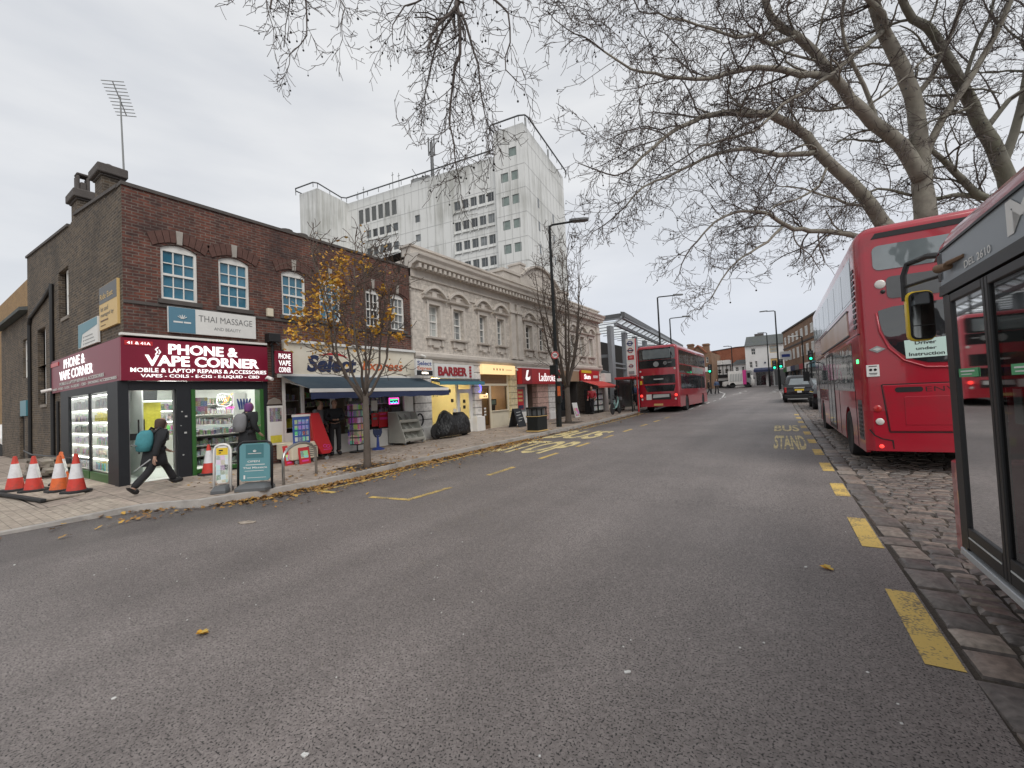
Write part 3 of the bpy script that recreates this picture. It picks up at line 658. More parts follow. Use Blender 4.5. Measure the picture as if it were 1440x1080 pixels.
mb.box(FX-.3, FX, 5.9, 6.27, .12, 3.30)             # brick pier between the shops
mb.build('front_wall', M['brick_red'], bb)
mb = MB()
SW = [(-17.65,-16.5,4.42,5.80),(-20.6,-19.4,2.07,4.5),(-22.1,-21.75,3.1,4.7)]
mb.wall('y', 2.95, -22.2, FX-.001, 3.3, 6.4, [SW[0],(-20.6,-19.4,3.3,4.5),(-22.1,-21.75,3.3,4.7)], .14)
mb.wall('y', 2.95, -22.2, -18.4, 0, 3.3, [(-20.6,-19.4,2.07,3.3),(-22.1,-21.75,3.1,3.3)], .14)
mb.wall('y', 2.95, -18.4, -17.05, 0, 3.3, [], .14)
mb.poly((FX-.001,2.95,6.4),(FX-.001,2.95,TOP),(-15.76,2.95,6.96),(-16.4,2.95,6.85),(-22.2,2.95,7.25),(-22.2,2.95,6.4))
mb.poly((-22.2,2.95,0),(-22.2,11.1,0),(-22.2,11.1,7.0),(-22.2,2.95,7.25)); mb.poly((-22.2,11.1,0),(FX,11.1,0),(FX,11.1,TOP),(-22.2,11.1,6.9))
mb.build('side_wall', M['brick_brown'], bb)
mb = MB(); mb.poly((FX-.02,2.97,6.32),(FX-.02,11.08,6.32),(-22.18,11.08,6.32),(-22.18,2.97,6.32)); mb.build('roof', M['roof_felt'], bb)
mb = MB(); mb.box(FX-.26, FX+.035, 2.93, 11.13, TOP, TOP+.075)
for (x0, z0), (x1, z1) in (((FX-.26,TOP),(-15.76,6.96)), ((-16.4,6.85),(-22.24,7.25))):
    mb.prism([(x0,z0),(x1,z1),(x1,z1+.075),(x0,z0+.075)], 'y', 2.91, 3.2)
mb.build('coping', M['coping'], bb)
for (a, b), pm in zip(W6, PB):
    sash(bb, 'x', FX-.10, 1, a+.003, b-.003, 4.203, 5.40, 3, 2, pm, sill=.10, arch=.11, sm='coping')
    mb = MB(); n = 9; A0 = arc(a-.16, b+.16, 5.40, .16, n); A1 = arc(a-.26, b+.26, 5.66, .17, n)
    for i in range(n):
        g = .012
        if i == 4: continue
        mb.prism([(A0[i][0]+g,A0[i][1]+.0),(A0[i+1][0],A0[i+1][1]),(A1[i+1][0],A1[i+1][1]),(A1[i][0]+g,A1[i][1])], 'x', FX-.01, FX+.03)
    mb.build('brick_arch', M['brick_dark'], bb)
    c = (a+b)/2; mb = MB(); mb.prism([(c-.05,5.52),(c+.05,5.52),(c+.07,5.84),(c-.07,5.84)], 'x', FX-.01, FX+.05); mb.build('keystone', M['key_stone'], bb, bevel=.008)
mb = MB(); mb.box(FX, FX+.03, 2.95, 11.1, 4.02, 4.085); mb.build('string_course', M['coping'], bb)
for q in SW[:2]: sash(bb, 'y', 3.09, -1, q[0]+.45 if q is SW[0] else q[0]+.55, q[1]-.003, q[2], q[3]-.003, 2, 2, 'pane_pale' if q is SW[1] else 'pane_curtain', sill=.09)
sash(bb, 'y', 3.09, -1, -22.097, -21.753, 3.1, 4.697, 1, 1, 'pane_dark', sill=.08)
mb = MB()                                            # drain pipes down the side wall
mb.tube([(-18.25,2.9,5.6),(-18.25,2.9,.2)], .05, 8); mb.tube([(-18.25,2.9,5.55),(-19.2,2.9,5.35),(-21.4,2.9,5.05),(-21.6,2.9,4.8),(-21.6,2.9,.2)], .05, 8); mb.tube([(-17.72,2.92,2.1),(-17.72,2.92,.15)], .035, 8)
mb.build('drain_pipe', M['black'], bb)
for (x0, x1, y1, z1, nm) in ((-14.0,-13.42,3.36,7.30,'a'), (-16.25,-15.62,3.38,7.38,'b')):
    mb = MB(); mb.box(x0, x1, 2.98, y1, 6.3, z1); ch = mb.build('chimney', M['brick_brown'], bb)
    mb = MB(); mb.box(x0-.05, x1+.05, 2.94, y1+.05, z1, z1+.05); mb.box(x0-.11, x1+.11, 2.88, y1+.08, z1+.05, z1+.27); mb.box(x0+.02, x1-.02, 2.97, y1-.02, z1+.27, z1+.33); mb.build('chimney_cap', M['coping'], ch, bevel=.03)
    mb = MB()
    if nm == 'b':
        cx = -15.93; mb.box(cx-.15,cx+.15,3.0,3.07,z1+.31,z1+.75); mb.box(cx-.15,cx+.15,3.2,3.27,z1+.31,z1+.75); mb.box(cx-.15,cx+.15,3.0,3.27,z1+.75,z1+.82); mb.box(cx-.15,cx+.15,3.07,3.2,z1+.31,z1+.58)
    else: mb.ball((-13.7,3.16,z1+.33), (.16,.12,.10), 10)
    mb.build('chimney_pot', M['coping'], ch, bevel=.04)
mb = MB()
for y in (6.9, 7.38): mb.lathe((-12.6,y,6.32), [(.17,0),(.17,.25),(.15,.28),(.14,.5),(.19,.52),(.19,.62),(.12,.62),(.12,.3)], 12)
mb.build('chimney_pot', M['coping'], bb)
# shopfront carcass of the corner shop
mb = MB(); C_ = FX
mb.box(C_-.3, C_-.02, 2.84, 3.02, .05, 2.34); mb.box(C_-.3, C_-.02, 3.87, 4.15, .05, 2.34); mb.box(C_-.25, C_-.02, 5.78, 5.9, .05, 2.34)
mb.box(C_-.3, C_-.03, 3.02, 5.78, 2.14, 2.34); mb.box(-12.75, C_-.301, 2.86, 3.02, .05, 2.34); mb.box(-17.05, -16.2, 2.86, 3.05, .05, 2.34); mb.box(-16.2, -12.75, 2.86, 3.02, 2.16, 2.34); mb.box(-14.35,-14.25,2.875,3.02,.3,2.16)
mb.box(C_-.2, C_-.03, 4.15, 5.78, .05, .16)
mb.build('shopfront', M['charcoal'], bb, bevel=.006)
mb = MB(); mb.box(C_-.28, C_-.0, 4.151, 4.23, .06, 2.139); mb.box(C_-.28, C_-.0, 5.69, 5.779, .06, 2.139); mb.box(-16.2,-14.35,2.87,3.02,.08,.30); mb.box(-14.25,-12.75,2.87,3.02,.08,.30); mb.box(C_-.2,C_-.01,4.23,5.69,.161,.24)
mb.build('green_trim', M['green_frame'], bb)
mb = MB(); mb.poly((C_-.12,4.23,.24),(C_-.12,5.69,.24),(C_-.12,5.69,2.14),(C_-.12,4.23,2.14)); mb.build('shop_window', M['glass'], bb)
for a, b in ((-16.2,-14.35),(-14.25,-12.75)):
    mb = MB(); mb.poly((a,2.89,.3),(b,2.89,.3),(b,2.89,2.16),(a,2.89,2.16)); mb.build('shop_window', M['glass'], bb)
mb = MB(); mb.box(C_-.16,C_-.145,3.05,3.84,.17,2.12); dr = mb.build('shop_door', M['glass'], bb)
mb = MB(); mb.box(C_-.13,C_-.11,3.19,3.215,.75,1.5); mb.box(C_-.13,C_-.11,3.29,3.31,.75,1.5); mb.box(C_-.14,C_-.1,3.06,3.2,1.06,1.2); mb.build('handle', M['black'], dr)
mb = MB(); mb.box(C_-.17,C_-.13,3.02,3.06,.15,2.14); mb.box(C_-.17,C_-.13,3.84,3.87,.15,2.14); mb.box(C_-.18,C_-.12,3.52,3.66,1.28,1.55) if False else None; mb.build('door_frame', M['steel'], bb)
# room behind: pale walls, tiled floor, bright ceiling panels
mb = MB(); X0, X1, Y0, Y1 = -17.9, C_-.31, 3.06, 5.86
mb.poly((X0,Y0,.13),(X1+.2,Y0,.13),(X1+.2,Y1,.13),(X0,Y1,.13)); mb.poly((X0,Y0,2.5),(X0,Y1,2.5),(X1+.2,Y1,2.5),(X1+.2,Y0,2.5)); mb.poly((X0,Y0,.13),(X0,Y1,.13),(X0,Y1,2.5),(X0,Y0,2.5)); mb.poly((X0,Y1,.13),(X1+.2,Y1,.13),(X1+.2,Y1,2.5),(X0,Y1,2.5))
mb.box(-16.1,-12.9,3.50,3.53,.13,2.5)
mb.build('shop_room', M['interior'], bb)
for i, (x, y) in enumerate(((-12.75,3.6),(-12.75,4.9),(-14.6,4.6),(-16.4,4.6))):
    mb = MB(); mb.box(x-.3,x+.3,y-.3,y+.3,2.455,2.49); tag(mb.build('ceiling_light', M['lamp_white']), ['bright square ceiling panel just inside the glass door','bright square ceiling panel over the shop window display','bright square ceiling panel in the middle of the corner shop','bright square ceiling panel at the back of the corner shop'][i], 'ceiling light', 'ceiling panels in the corner shop')
def rack(name, label, pl, c, o, u0, u1, zs, d, gm, led=True, back='interior', group=None):
    t = thing(name, label, 'shelf rack', ((c, u0, zs[0]) if pl == 'x' else (u0, c, zs[0])), 0, group)
    def bx(m_, a, b, z0, z1, t0, t1):
        t0, t1 = sorted((c+o*t0, c+o*t1))
        m_.box(t0,t1,a,b,z0,z1) if pl == 'x' else m_.box(a,b,t0,t1,z0,z1)
    f = MB(); bx(f,u0,u1,zs[0],zs[-1],0,.02); bx(f,u0,u0+.03,zs[0],zs[-1],.02,d); bx(f,u1-.03,u1,zs[0],zs[-1],.02,d); f.build('frame', M[back], t)
    for i in range(len(zs)-1):
        s_ = MB(); bx(s_,u0+.03,u1-.03,zs[i],zs[i]+.02,.02,d); so_ = s_.build('shelf', M['white_paint'], t)
        if led: l_ = MB(); bx(l_,u0+.03,u1-.03,zs[i+1]-.03,zs[i+1]-.012,d-.03,d-.005); l_.build('led_strip', M['led_pale'], so_)
        g = MB(); u = u0+.05; hh = zs[i+1]-zs[i]
        while u < u1-.12:
            w_ = rnd.uniform(.05,.13); bx(g,u,u+w_-.012,zs[i]+.021,zs[i]+hh*rnd.uniform(.45,.74),.03,d-.03-rnd.uniform(0,.05 if d < .2 else .09)); u += w_
        st = g.build('stock', M[gm[i % len(gm)]], t); st['kind'] = 'stuff'
    return t
zz_ = [.32,.63,.92,1.20,1.48,1.78,2.12]
rack('display_rack','lit rack of boxed phone cases behind the left pane of the side window','y',3.08,-1,-16.18,-14.36,zz_,.16,['goods_pale','goods','goods_pale','goods_dark','goods','goods_dark'])
rack('display_rack','lit rack of boxed phone cases behind the right pane of the side window','y',3.08,-1,-14.24,-12.77,zz_,.16,['goods_bright','goods_pale','goods','goods_pale','goods_yellow','goods_dark'])
rack('wall_shelf','tall shelf of small packets along the far wall of the corner shop','x',-17.85,1,3.6,5.8,[.2,.6,1,1.35,1.7,2.05],.35,['goods_pale','goods','goods_bright'])
rack('wall_shelf','tall shelf of vape boxes along the side wall of the corner shop','y',5.83,-1,-17.3,-13.0,[.2,.55,.9,1.2,1.5,1.8,2.1],.32,['goods_pale','goods','goods_pale','goods_dark'],led=False)
rack('window_shelf','low stepped shelf of vapes and chargers behind the shop window','x',-12.95,1,4.3,5.65,[.26,.5,.75,1.0,1.25],.5,['goods_dark','goods_pale','goods_dark','goods'],led=False)
mb = MB(); mb.box(-13.9,-13.86,3.62,4.15,1.18,1.9); mb.box(-13.85,-13.82,3.7,4.1,.95,1.15); tag(mb.build('price_poster', M['goods_yellow']), 'yellow price posters hung inside the corner shop doorway', 'poster')
mb = MB(); mb.obox((-13.6,3.75,2.1),(.06,.5,.32),(0,.25,0)); tag(mb.build('screen', M['grey_dark'], bevel=.01), 'dark screen hung from the ceiling inside the shop door', 'screen')
t = thing('counter', 'white counter with small goods inside the corner shop', 'counter', (-15,4.6,.13))
mb = MB(); mb.box(-15.4,-14.7,4.0,5.4,.13,1.0); mb.build('cabinet', M['white_paint'], t, bevel=.01); mb = MB()
for i in range(14): mb.obox((-15.3+rnd.random()*.5, 4.1+.09*i, 1.06),(.1,.06,.12),(0,0,rnd.random()))
g = mb.build('stock', M['goods'], t); g['kind'] = 'stuff'
# neon in the window: curled cloud outline and the words beneath
t = thing('neon_sign', 'white and orange neon sign with pink lettering hanging in the corner shop window', 'neon sign', (C_-.2,4.9,1.75))
mb = MB(); c = V((C_-.2,4.92,1.88))
P = lambda a, r, k=1: (c.x, c.y+r*math.cos(a)*k, c.z+r*math.sin(a))
mb.tube([P(a*.5236+.3, .17+.02*math.sin(a*2.1), 1.05) for a in range(12)], .009, 6)
for k in range(4): mb.tube([(c.x,c.y-.13+.045*k,c.z+.10),(c.x,c.y-.09+.05*k,c.z-.02-.01*k)], .007, 5)
mb.build('outline_tube', M['neon_white'], t); mb = MB(); mb.tube([(c.x,c.y-.06,c.z-.12),(c.x,c.y+.08,c.z-.02),(c.x,c.y+.12,c.z+.1),(c.x,c.y+.2,c.z+.16)], .013, 6); mb.tube([(c.x,c.y-.02,c.z-.02),(c.x,c.y+.06,c.z+.06)], .012, 6); mb.build('orange_tube', M['neon_orange'], t)
mb = MB(); mb.text('VAPE', (c.x+.005,4.74,1.635), (0,1,0), (0,0,1), .2, .06, .01); mb.build('lettering', M['neon_white'], t); mb = MB(); mb.text('SHOP', (c.x+.005,4.96,1.645), (0,1,0), (0,0,1), .19, .065, .01); mb.build('lettering', M['neon_pink'], t)
mb = MB()
for i in range(5): mb.tube([(C_-.24,5.3+.05*i,1.62),(C_-.24,5.27+.065*i,1.8),(C_-.24,5.24+.08*i,1.9)], [.02,.03,.015], 6)
tag(mb.build('poster_cutout', M['blue']), 'blue cut out decoration high in the right of the shop window', 'decoration')
mb = MB(); mb.box(C_-.22,C_-.20,4.3,4.55,1.55,1.95); tag(mb.build('window_poster', M['goods']), 'coloured poster high in the left of the shop window', 'poster')
mb = MB()
for y, z, s in ((3.95,1.62,.03),(4.02,1.5,.045),(3.93,1.3,.02),(4.0,1.12,.05),(3.96,.62,.03)): mb.box(C_-.019,C_-.016,y,y+s,z,z+s*.8)
mb.build('sticker', M['grey_pale'], bb)
# fascia signs of the corner shop
def fascia(name, label, y0, y1, z0, z1, x0, x1, m_, edge=None):
    t = thing(name, label, 'sign', (x0, (y0+y1)/2, z0)); mb = MB(); mb.box(x0,x1,y0,y1,z0,z1); mb.build('panel', M[m_], t, bevel=.006); return t
YA = (0,1,0); ZA = (0,0,1)
fs = fascia('fascia_sign', 'maroon fascia with lit white PHONE & VAPE CORNER letters facing the main road', 2.88, 5.88, 2.34, 3.26, C_-.02, C_+.07, 'maroon')
def lit(t, s, y, z, w_, h_, x, m_='letter_lit', bold=.03, dep=.03, nm='lettering', shear=0):
    mb = MB()
    for k in (0, dep*.33, dep*.66, dep): mb.text(s, (x,y,z), YA, ZA, w_, h_, bold, k, shear)
    return mb.build(nm, M[m_], t, uv=False, recalc=False)
XF = C_+.076
lit(fs, 'PHONE &', 3.70, 2.94, 1.44, .24, XF, bold=.03, dep=.02); lit(fs, 'VAPE CORNER', 3.28, 2.665, 2.36, .245, XF, bold=.03, dep=.02)
lit(fs, 'MOBILE & LAPTOP REPAIRS & ACCESSORIES', 3.03, 2.525, 2.80, .095, XF, 'letter_lit', .015, .004); lit(fs, 'VAPES - COILS - E-CIG - E-LIQUID - CBD', 3.2, 2.40, 2.45, .085, XF, 'letter_lit', .015, .004)
mb = MB(); mb.box(C_+.068,C_+.08,2.94,3.42,3.10,3.20); nb = mb.build('number_plate', M['red_sign'], fs, bevel=.004); lit(nb, '41 & 41A', 2.98, 3.12, .40, .062, C_+.083, bold=.02, dep=.003)
mb = MB(); mb.tube([(XF+.02,3.46,2.92),(XF+.02,3.5,2.98),(XF+.02,3.46,3.03),(XF+.02,3.51,3.08)], .014, 6); mb.tube([(XF+.02,3.52,2.93),(XF+.02,3.55,2.98),(XF+.02,3.52,3.03)], .012, 6); mb.build('smoke_curl', M['letter_lit'], fs)
mb = MB(); mb.box(C_-.05,C_+.10,2.88,5.86,3.31,3.36); mb.build('top_rail', M['white_paint'], fs)
s2 = thing('fascia_sign', 'maroon fascia with lit white letters round the corner over the side window', 'sign', (-15,2.9,2.34)); mb = MB(); mb.box(-18.3,C_-.021,2.88,2.949,2.34,3.27); mb.build('panel', M['maroon'], s2, bevel=.006)
def litx(t, s, x, z, w_, h_, y, m_='letter_lit', bold=.03, dep=.03):
    mb = MB()
    for k in (0, dep*.5, dep): mb.text(s, (x,y,z), (1,0,0), ZA, w_, h_, bold, k)
    return mb.build('lettering', M[m_], t, uv=False, recalc=False)
litx(s2,'PHONE &',-16.7,2.95,2.1,.25,2.874,bold=.012,dep=.004); litx(s2,'VAPE CORNER',-17.2,2.65,3.3,.25,2.874,bold=.012,dep=.004)
litx(s2,'MOBILE & LAPTOP REPAIRS & ACCESSORIES',-17.2,2.51,4.2,.08,2.874,'paper',.02,.004); litx(s2,'VAPES - COILS - E-CIG - E-LIQUID - CBD - SMOKING ACCESSORIES',-18.1,2.385,6.0,.075,2.874,'paper',.025,.004)
mb = MB(); mb.box(-18.26,-17.3,2.865,2.878,3.09,3.2); mb.build('number_plate', M['red_sign'], s2)
def board(name, label, cat='sign', pl='x', c=0, o=1, u0=0, u1=1, v0=0, v1=1, th=.05, m_='white_paint', group=None):
    t = thing(name, label, cat, ((c,(u0+u1)/2,v0) if pl == 'x' else ((u0+u1)/2,c,v0)), 0, group); mb = MB(); a, b = sorted((c, c+o*th))
    mb.box(a,b,u0,u1,v0,v1) if pl == 'x' else mb.box(u0,u1,a,b,v0,v1); mb.build('panel', M[m_], t, bevel=.004); return t
th_ = board('massage_sign','white and blue wall board reading THAI MASSAGE AND BEAUTY under the first windows',c=C_+.04,u0=3.70,u1=5.59,v0=3.45,v1=4.04,m_='paper')
mb = MB(); mb.box(C_+.05,C_+.096,3.71,4.23,3.455,4.035); p_ = mb.build('blue_panel', mat('sign_blue',(.09,.21,.29),.45,.06), th_)
mb = MB()
for a, b in ((3.80,3.98),(4.0,4.14)): mb.box(C_+.096,C_+.099,a,b,3.68,3.715)
mb.build('small_print', M['paper'], p_)
mb = MB()
for a in range(5): mb.tube([(C_+.1,3.97+.05*math.cos(.5+a*.53)*.3,3.78),(C_+.1,3.97+.10*math.cos(.5+a*.53),3.79+.08*math.sin(.5+a*.53))], .009, 5)
mb.build('lotus', M['paper'], p_)
lit(th_,'THAI MASSAGE',4.30,3.76,1.2,.15,C_+.092,'grey_dark',-.008,.001); lit(th_,'AND BEAUTY',4.62,3.58,.6,.075,C_+.092,'grey_dark',-.008,.001)
ag = board('letting_board','tall wall board with grey top and yellow lower part on the side wall','sign','y',2.95,-1,-13.42,-12.1,3.59,4.58,.05,'amber')
mb = MB(); mb.box(-13.40,-12.12,2.896,2.93,4.18,4.57); mb.build('top_panel', M['grey_dark'], ag); litx(ag,'Ride East',-13.32,4.27,.95,.13,2.893,'amber',.01,.001)
litx(ag,'let and',-13.3,4.0,.55,.11,2.898,'grey_dark',.0,.001); litx(ag,'managed by',-13.3,3.85,.95,.11,2.898,'grey_dark',.0,.001); mb = MB(); mb.box(-13.3,-12.75,2.893,2.899,3.77,3.80); mb.box(-13.3,-12.95,2.893,2.899,3.67,3.685); mb.build('small_print', M['wood'], ag)
sb = board('clinic_board','pale board with teal top leaning on the side fascia','sign','y',2.93,-1,-15.2,-13.5,3.34,3.95,.05,'paper')
mb = MB(); mb.prism([(-15.18,3.64),(-13.52,3.76),(-13.52,3.94),(-15.18,3.94)],'y',2.876,2.9); mb.prism([(-15.18,3.36),(-14.95,3.36),(-14.8,3.7),(-15.18,3.68)],'y',2.874,2.9); mb.build('teal_band', M['teal'], sb)
mb = MB()
for i in range(3): mb.box(-14.72,-14.67,2.876,2.88,3.56-.085*i,3.60-.085*i); mb.box(-14.6,-13.9+.1*i,2.876,2.88,3.57-.085*i,3.59-.085*i)
mb.build('small_print', M['grey'], sb)
# antenna on the roof
t = thing('tv_antenna','tall rooftop television antenna on a thin mast beside the chimneys','antenna',(-14.35,3.85,6.3)); mb = MB(); q_ = at(174.6,250,11.1); mb.tube([(q_.x,q_.y,6.3),q_,at(169,136,11.15)],[.03,.026,.018],6); mb.build('mast', M['grey'], t); mb = MB()
p0, p1 = at(158,114,11.0), at(178,163,11.3); mb.tube([p0,p1],.014,5)
for i in range(11): c = p0.lerp(p1,i/10); L_ = .30-.004*i; d = V((.82,.55,-.13)); mb.tube([c-d*L_,c+d*L_],.010,4)
mb.build('aerial_rods', M['grey'], t)
# annexe behind, lower, with an eave and a dark door
an = thing('rear_annexe','lower brown brick annexe at the back of the corner building with a small door','building',(-25,2.95,0)); mb = MB()
mb.wall('y',2.99,-28.2,-22.2,0,5.4,[(-24.2,-23.2,.15,1.75),(-23.4,-22.6,3.1,4.5)],.12); mb.poly((-28.2,2.99,0),(-28.2,8,0),(-28.2,8,5.4),(-28.2,2.99,5.4)); mb.build('wall', M['brick_brown'], an)
mb = MB(); mb.prism([(2.75,5.4),(8,6.6),(8,6.75),(2.75,5.52)],'x',-28.4,-22.21); mb.build('roof', M['slate'], an); mb = MB(); mb.box(-24.2,-23.2,3.08,3.12,.1,1.75); mb.build('door', M['black'], an)
sash(an,'y',3.11,-1,-23.4,-22.6,3.1,4.5,1,1,'pane_dark')
mb = MB(); mb.box(-23.6,-22.5,2.93,2.98,1.75,2.3); tag(mb.build('street_plate', M['teal']),'small blue plate fixed low on the annexe wall','sign')
# tan brick block across the side road
tb = thing('tan_brick_block','tan yellow brick block of flats beyond the side road at the left edge','building',(-62,8,0)); mb = MB(); mb.wall('y',6.6,-80,-46,0,12.6,[(-58.5+2.6*k,-57.3+2.6*k,2.8+3*j,4.4+3*j) for k in range(5) for j in range(3)],.15); mb.poly((-46,6.6,0),(-46,24,0),(-46,24,12.6),(-46,6.6,12.6)); mb.build('wall', M['brick_tan'], tb)
for k in range(5):
    for j in range(3): sash(tb,'y',6.73,-1,-58.5+2.6*k,-57.3+2.6*k,2.8+3*j,4.4+3*j,2,1,'pane_dark',sill=.1)
mb = MB(); mb.poly((-80,6.6,12.5),(-46,6.6,12.5),(-46,24,12.5),(-80,24,12.5)); mb.build('roof', M['roof_felt'], tb)

# ---------------------------------------------------------------- convenience store in the same brick row
mb = MB(); SX = FX
mb.box(SX-.1,SX-.0,6.28,6.37,.12,2.5); mb.box(SX-.1,SX-.01,6.83,6.92,.12,2.3); mb.box(SX-.1,SX-.01,7.78,7.9,.12,2.3); mb.box(SX-.1,SX-.01,10.66,10.76,.12,2.3); mb.box(SX-.1,SX-.01,8.42,8.5,.12,2.3); mb.box(SX-.1,SX-.0,6.37,11.1,2.3,2.55)
mb.box(SX-.09,SX-.02,7.9,8.42,.12,.72); mb.box(SX-.09,SX-.02,8.5,10.66,.12,.72); mb.box(SX-.09,SX-.02,6.37,6.83,.12,.9); mb.box(SX-.1,SX+.02,8.5,10.66,.72,.76); mb.box(SX-.1,SX-.01,10.76,11.1,.12,2.3)
mb.build('shopfront', M['white_paint'], bb, bevel=.004)
for a, b, z in ((6.37,6.83,.9),(7.9,8.42,.72),(8.5,10.66,.76)):
    mb = MB(); mb.poly((SX-.06,a,z),(SX-.06,b,z),(SX-.06,b,2.3),(SX-.06,a,2.3)); mb.build('shop_window', M['glass'], bb)
mb = MB(); mb.box(-16.5,-16.45,5.95,11.0,.13,2.6); mb.poly((-16.5,5.95,.15),(SX-.1,5.95,.15),(SX-.1,11,.19),(-16.5,11,.19)); mb.poly((-16.5,5.95,2.6),(SX-.1,5.95,2.6),(SX-.1,11,2.6),(-16.5,11,2.6)); mb.box(-16.5,SX-.3,5.93,5.97,.13,2.6); mb.box(-16.5,SX-.12,11.0,11.04,.13,2.6)
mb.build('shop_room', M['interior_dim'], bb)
for i in range(2): mb = MB(); mb.box(-14.6,-13.4,6.8+2.3*i,7.0+2.3*i,2.55,2.59); tag(mb.build('ceiling_light', M['lamp_dim']), ['dim strip light over the store entrance','dim strip light over the store window'][i], 'ceiling light')
rack('store_shelf','dark shelf packed with groceries along the store back wall','x',-16.4,1,6.1,10.9,[.2,.55,.9,1.25,1.6,1.95,2.3],.4,['goods_dark','goods','goods_bright'],led=False,back='interior_dim')
rack('store_shelf','grocery shelf standing behind the left store window','x',-12.9,1,6.3,7.1,[.2,.6,1.0,1.4,1.8,2.2],.4,['goods_dark','goods','goods_yellow'],led=False,back='interior_dim')
rack('store_shelf','crisp shelf in view through the store entrance','x',-13.9,1,7.0,7.9,[.2,.55,.9,1.25,1.6,2.0],.35,['goods_bright','goods','goods_bright'],led=False,back='interior_dim')
rack('store_shelf','shelf behind the postcard rack inside the store window','x',-12.9,1,8.6,10.5,[.2,.55,.9,1.25,1.6,2.0],.4,['goods','goods_dark','goods_bright'],led=False,back='interior_dim')
ss = fascia('fascia_sign','long white fascia with dark and orange store name letters above the blue awning',6.3,11.08,2.52,3.42,SX-.01,SX+.14,'fascia_cream')
mb = MB(); mb.box(SX-.02,SX+.22,6.3,11.08,3.42,3.5); mb.build('top_rail', M['paper'], ss)
lit(ss,'Select',6.93,2.62,1.66,.50,SX+.146,'navy',.05,.004,shear=.18); lit(ss,'Express',8.80,2.62,1.72,.42,SX+.146,'cone_orange',.015,.004,shear=.25)
mb = MB(); mb.prism([(7.30,3.10),(7.6,3.2),(7.9,3.22),(8.15,3.16),(8.3,3.08),(8.1,3.12),(7.9,3.15),(7.6,3.14)],'x',SX+.14,SX+.15); mb.build('swoosh', M['red_sign'], ss)
aw = thing('awning','wide faded blue fabric awning over the store front with white edge','awning',(SX,8.8,2.0)); mb = MB()
n = 10; y0, y1 = 6.2, 11.35; zt = 2.5
for i in range(n):
    a, b = y0+(y1-y0)*i/n, y0+(y1-y0)*(i+1)/n
    for j in range(4):
        f = lambda y, t: (SX+.12+1.38*t, y, zt-.43*t-.03*math.sin(3.14159*t)*(1+.4*math.sin(y*3)))
        mb.poly(f(a,j/4),f(b,j/4),f(b,(j+1)/4),f(a,(j+1)/4))
mb.build('fabric', M['awning'], aw, smooth=True); mb = MB(); mb.box(SX+1.47,SX+1.54,y0,y1,1.97,2.07); mb.build('front_bar', M['white_paint'], aw, bevel=.01)
mb = MB()
for i in range(40): a, b = y0+(y1-y0)*i/40, y0+(y1-y0)*(i+1)/40; f = lambda y: SX+1.53+.012*math.sin(y*9); mb.poly((f(a),a,1.97),(f(b),b,1.97),(f(b)+.01,b,1.80+.012*math.sin(b*9)),(f(a)+.01,a,1.80+.012*math.sin(a*9)))
mb.build('valance', M['navy'], aw, smooth=True); mb = MB(); mb.box(SX+.0,SX+.16,y0-.05,y1+.05,2.45,2.55); mb.build('cassette', M['white_paint'], aw)
mb = MB()
for y in (6.5,8.8,11.1): mb.tube([(SX+.05,y,2.3),(SX+.75,y+.25,2.1),(SX+1.48,y,2.0)],.022,6)
mb.build('folding_arm', M['white_paint'], aw)
def projsign(label, y0, y1, z0, z1, x, m_, lines, mt, band=None):
    t = thing('projecting_sign', label, 'sign', (x,(y0+y1)/2,z0)); mb = MB(); mb.obox((x,(y0+y1)/2,(z0+z1)/2),(.10,y1-y0,z1-z0)); mb.build('box', M[m_], t, bevel=.01)
    h = (z1-z0-(.2 if band else .06))/len(lines)
    for i, s in enumerate(lines): lit(t, s, y0+.06, z1-.05-h*(i+1)+.02, y1-y0-.12, h-.04, x+.053, mt if isinstance(mt, str) else mt[i], .02, .001)
    if band: mb = MB(); mb.box(x-.05,x+.056,y0+.02,y1-.02,z0+.01,z0+.18); bo = mb.build('band', M['black'], t); lit(bo, band, (y0+y1)/2-.16, z0+.05, .32, .08, x+.06, 'lamp_dim', .02, .001)
    mb = MB(); mb.tube([(x-.5,(y0+y1)/2,z1+.03),(x,(y0+y1)/2,z1+.03)],.02,6); mb.build('bracket', M['black'], t); return t
projsign('small maroon projecting sign with white letters between the two shops',5.86,6.3,2.52,3.12,SX+.5,'maroon',['PHONE','VAPE','CORNER'],'letter_lit')
projsign('small white projecting sign with a dark OPEN band at the end of the store',10.68,11.5,2.55,3.14,SX+.6,'paper',['Select','Express'],['blue','cone_orange'],'OPEN')
mb = MB(); mb.tube([(SX+.1,5.95,3.3),(SX+.2,6.0,3.45),(SX+.25,6.1,3.3)],.03,6); mb.box(SX,SX+.25,5.85,6.15,3.4,3.62); mb.tube([(SX+.05,6.02,3.35),(SX+.05,6.02,2.45)],.035,6); tag(mb.build('floodlight', M['black'], bevel=.01),'black floodlight box and cables on the wall between the two fascias','light')
mb = MB(); mb.box(SX,SX+.1,5.9,6.06,4.1,4.32); tag(mb.build('alarm_box', M['cream_paint'], bevel=.015),'small cream alarm box on the brick between the second and third windows','alarm box')
def cctv(label, p, d=(.2,.0,-.05)):
    t = thing('security_camera', label, 'camera', p); mb = MB(); p = V(p); mb.tube([p, p+V((.12,0,.05))],.02,6); mb.build('bracket', M['white_paint'], t); mb = MB(); mb.tube([p+V((.1,0,.03)), p+V((.1,0,.03))+V(d)],.045,8); mb.build('body', M['white_paint'], t)
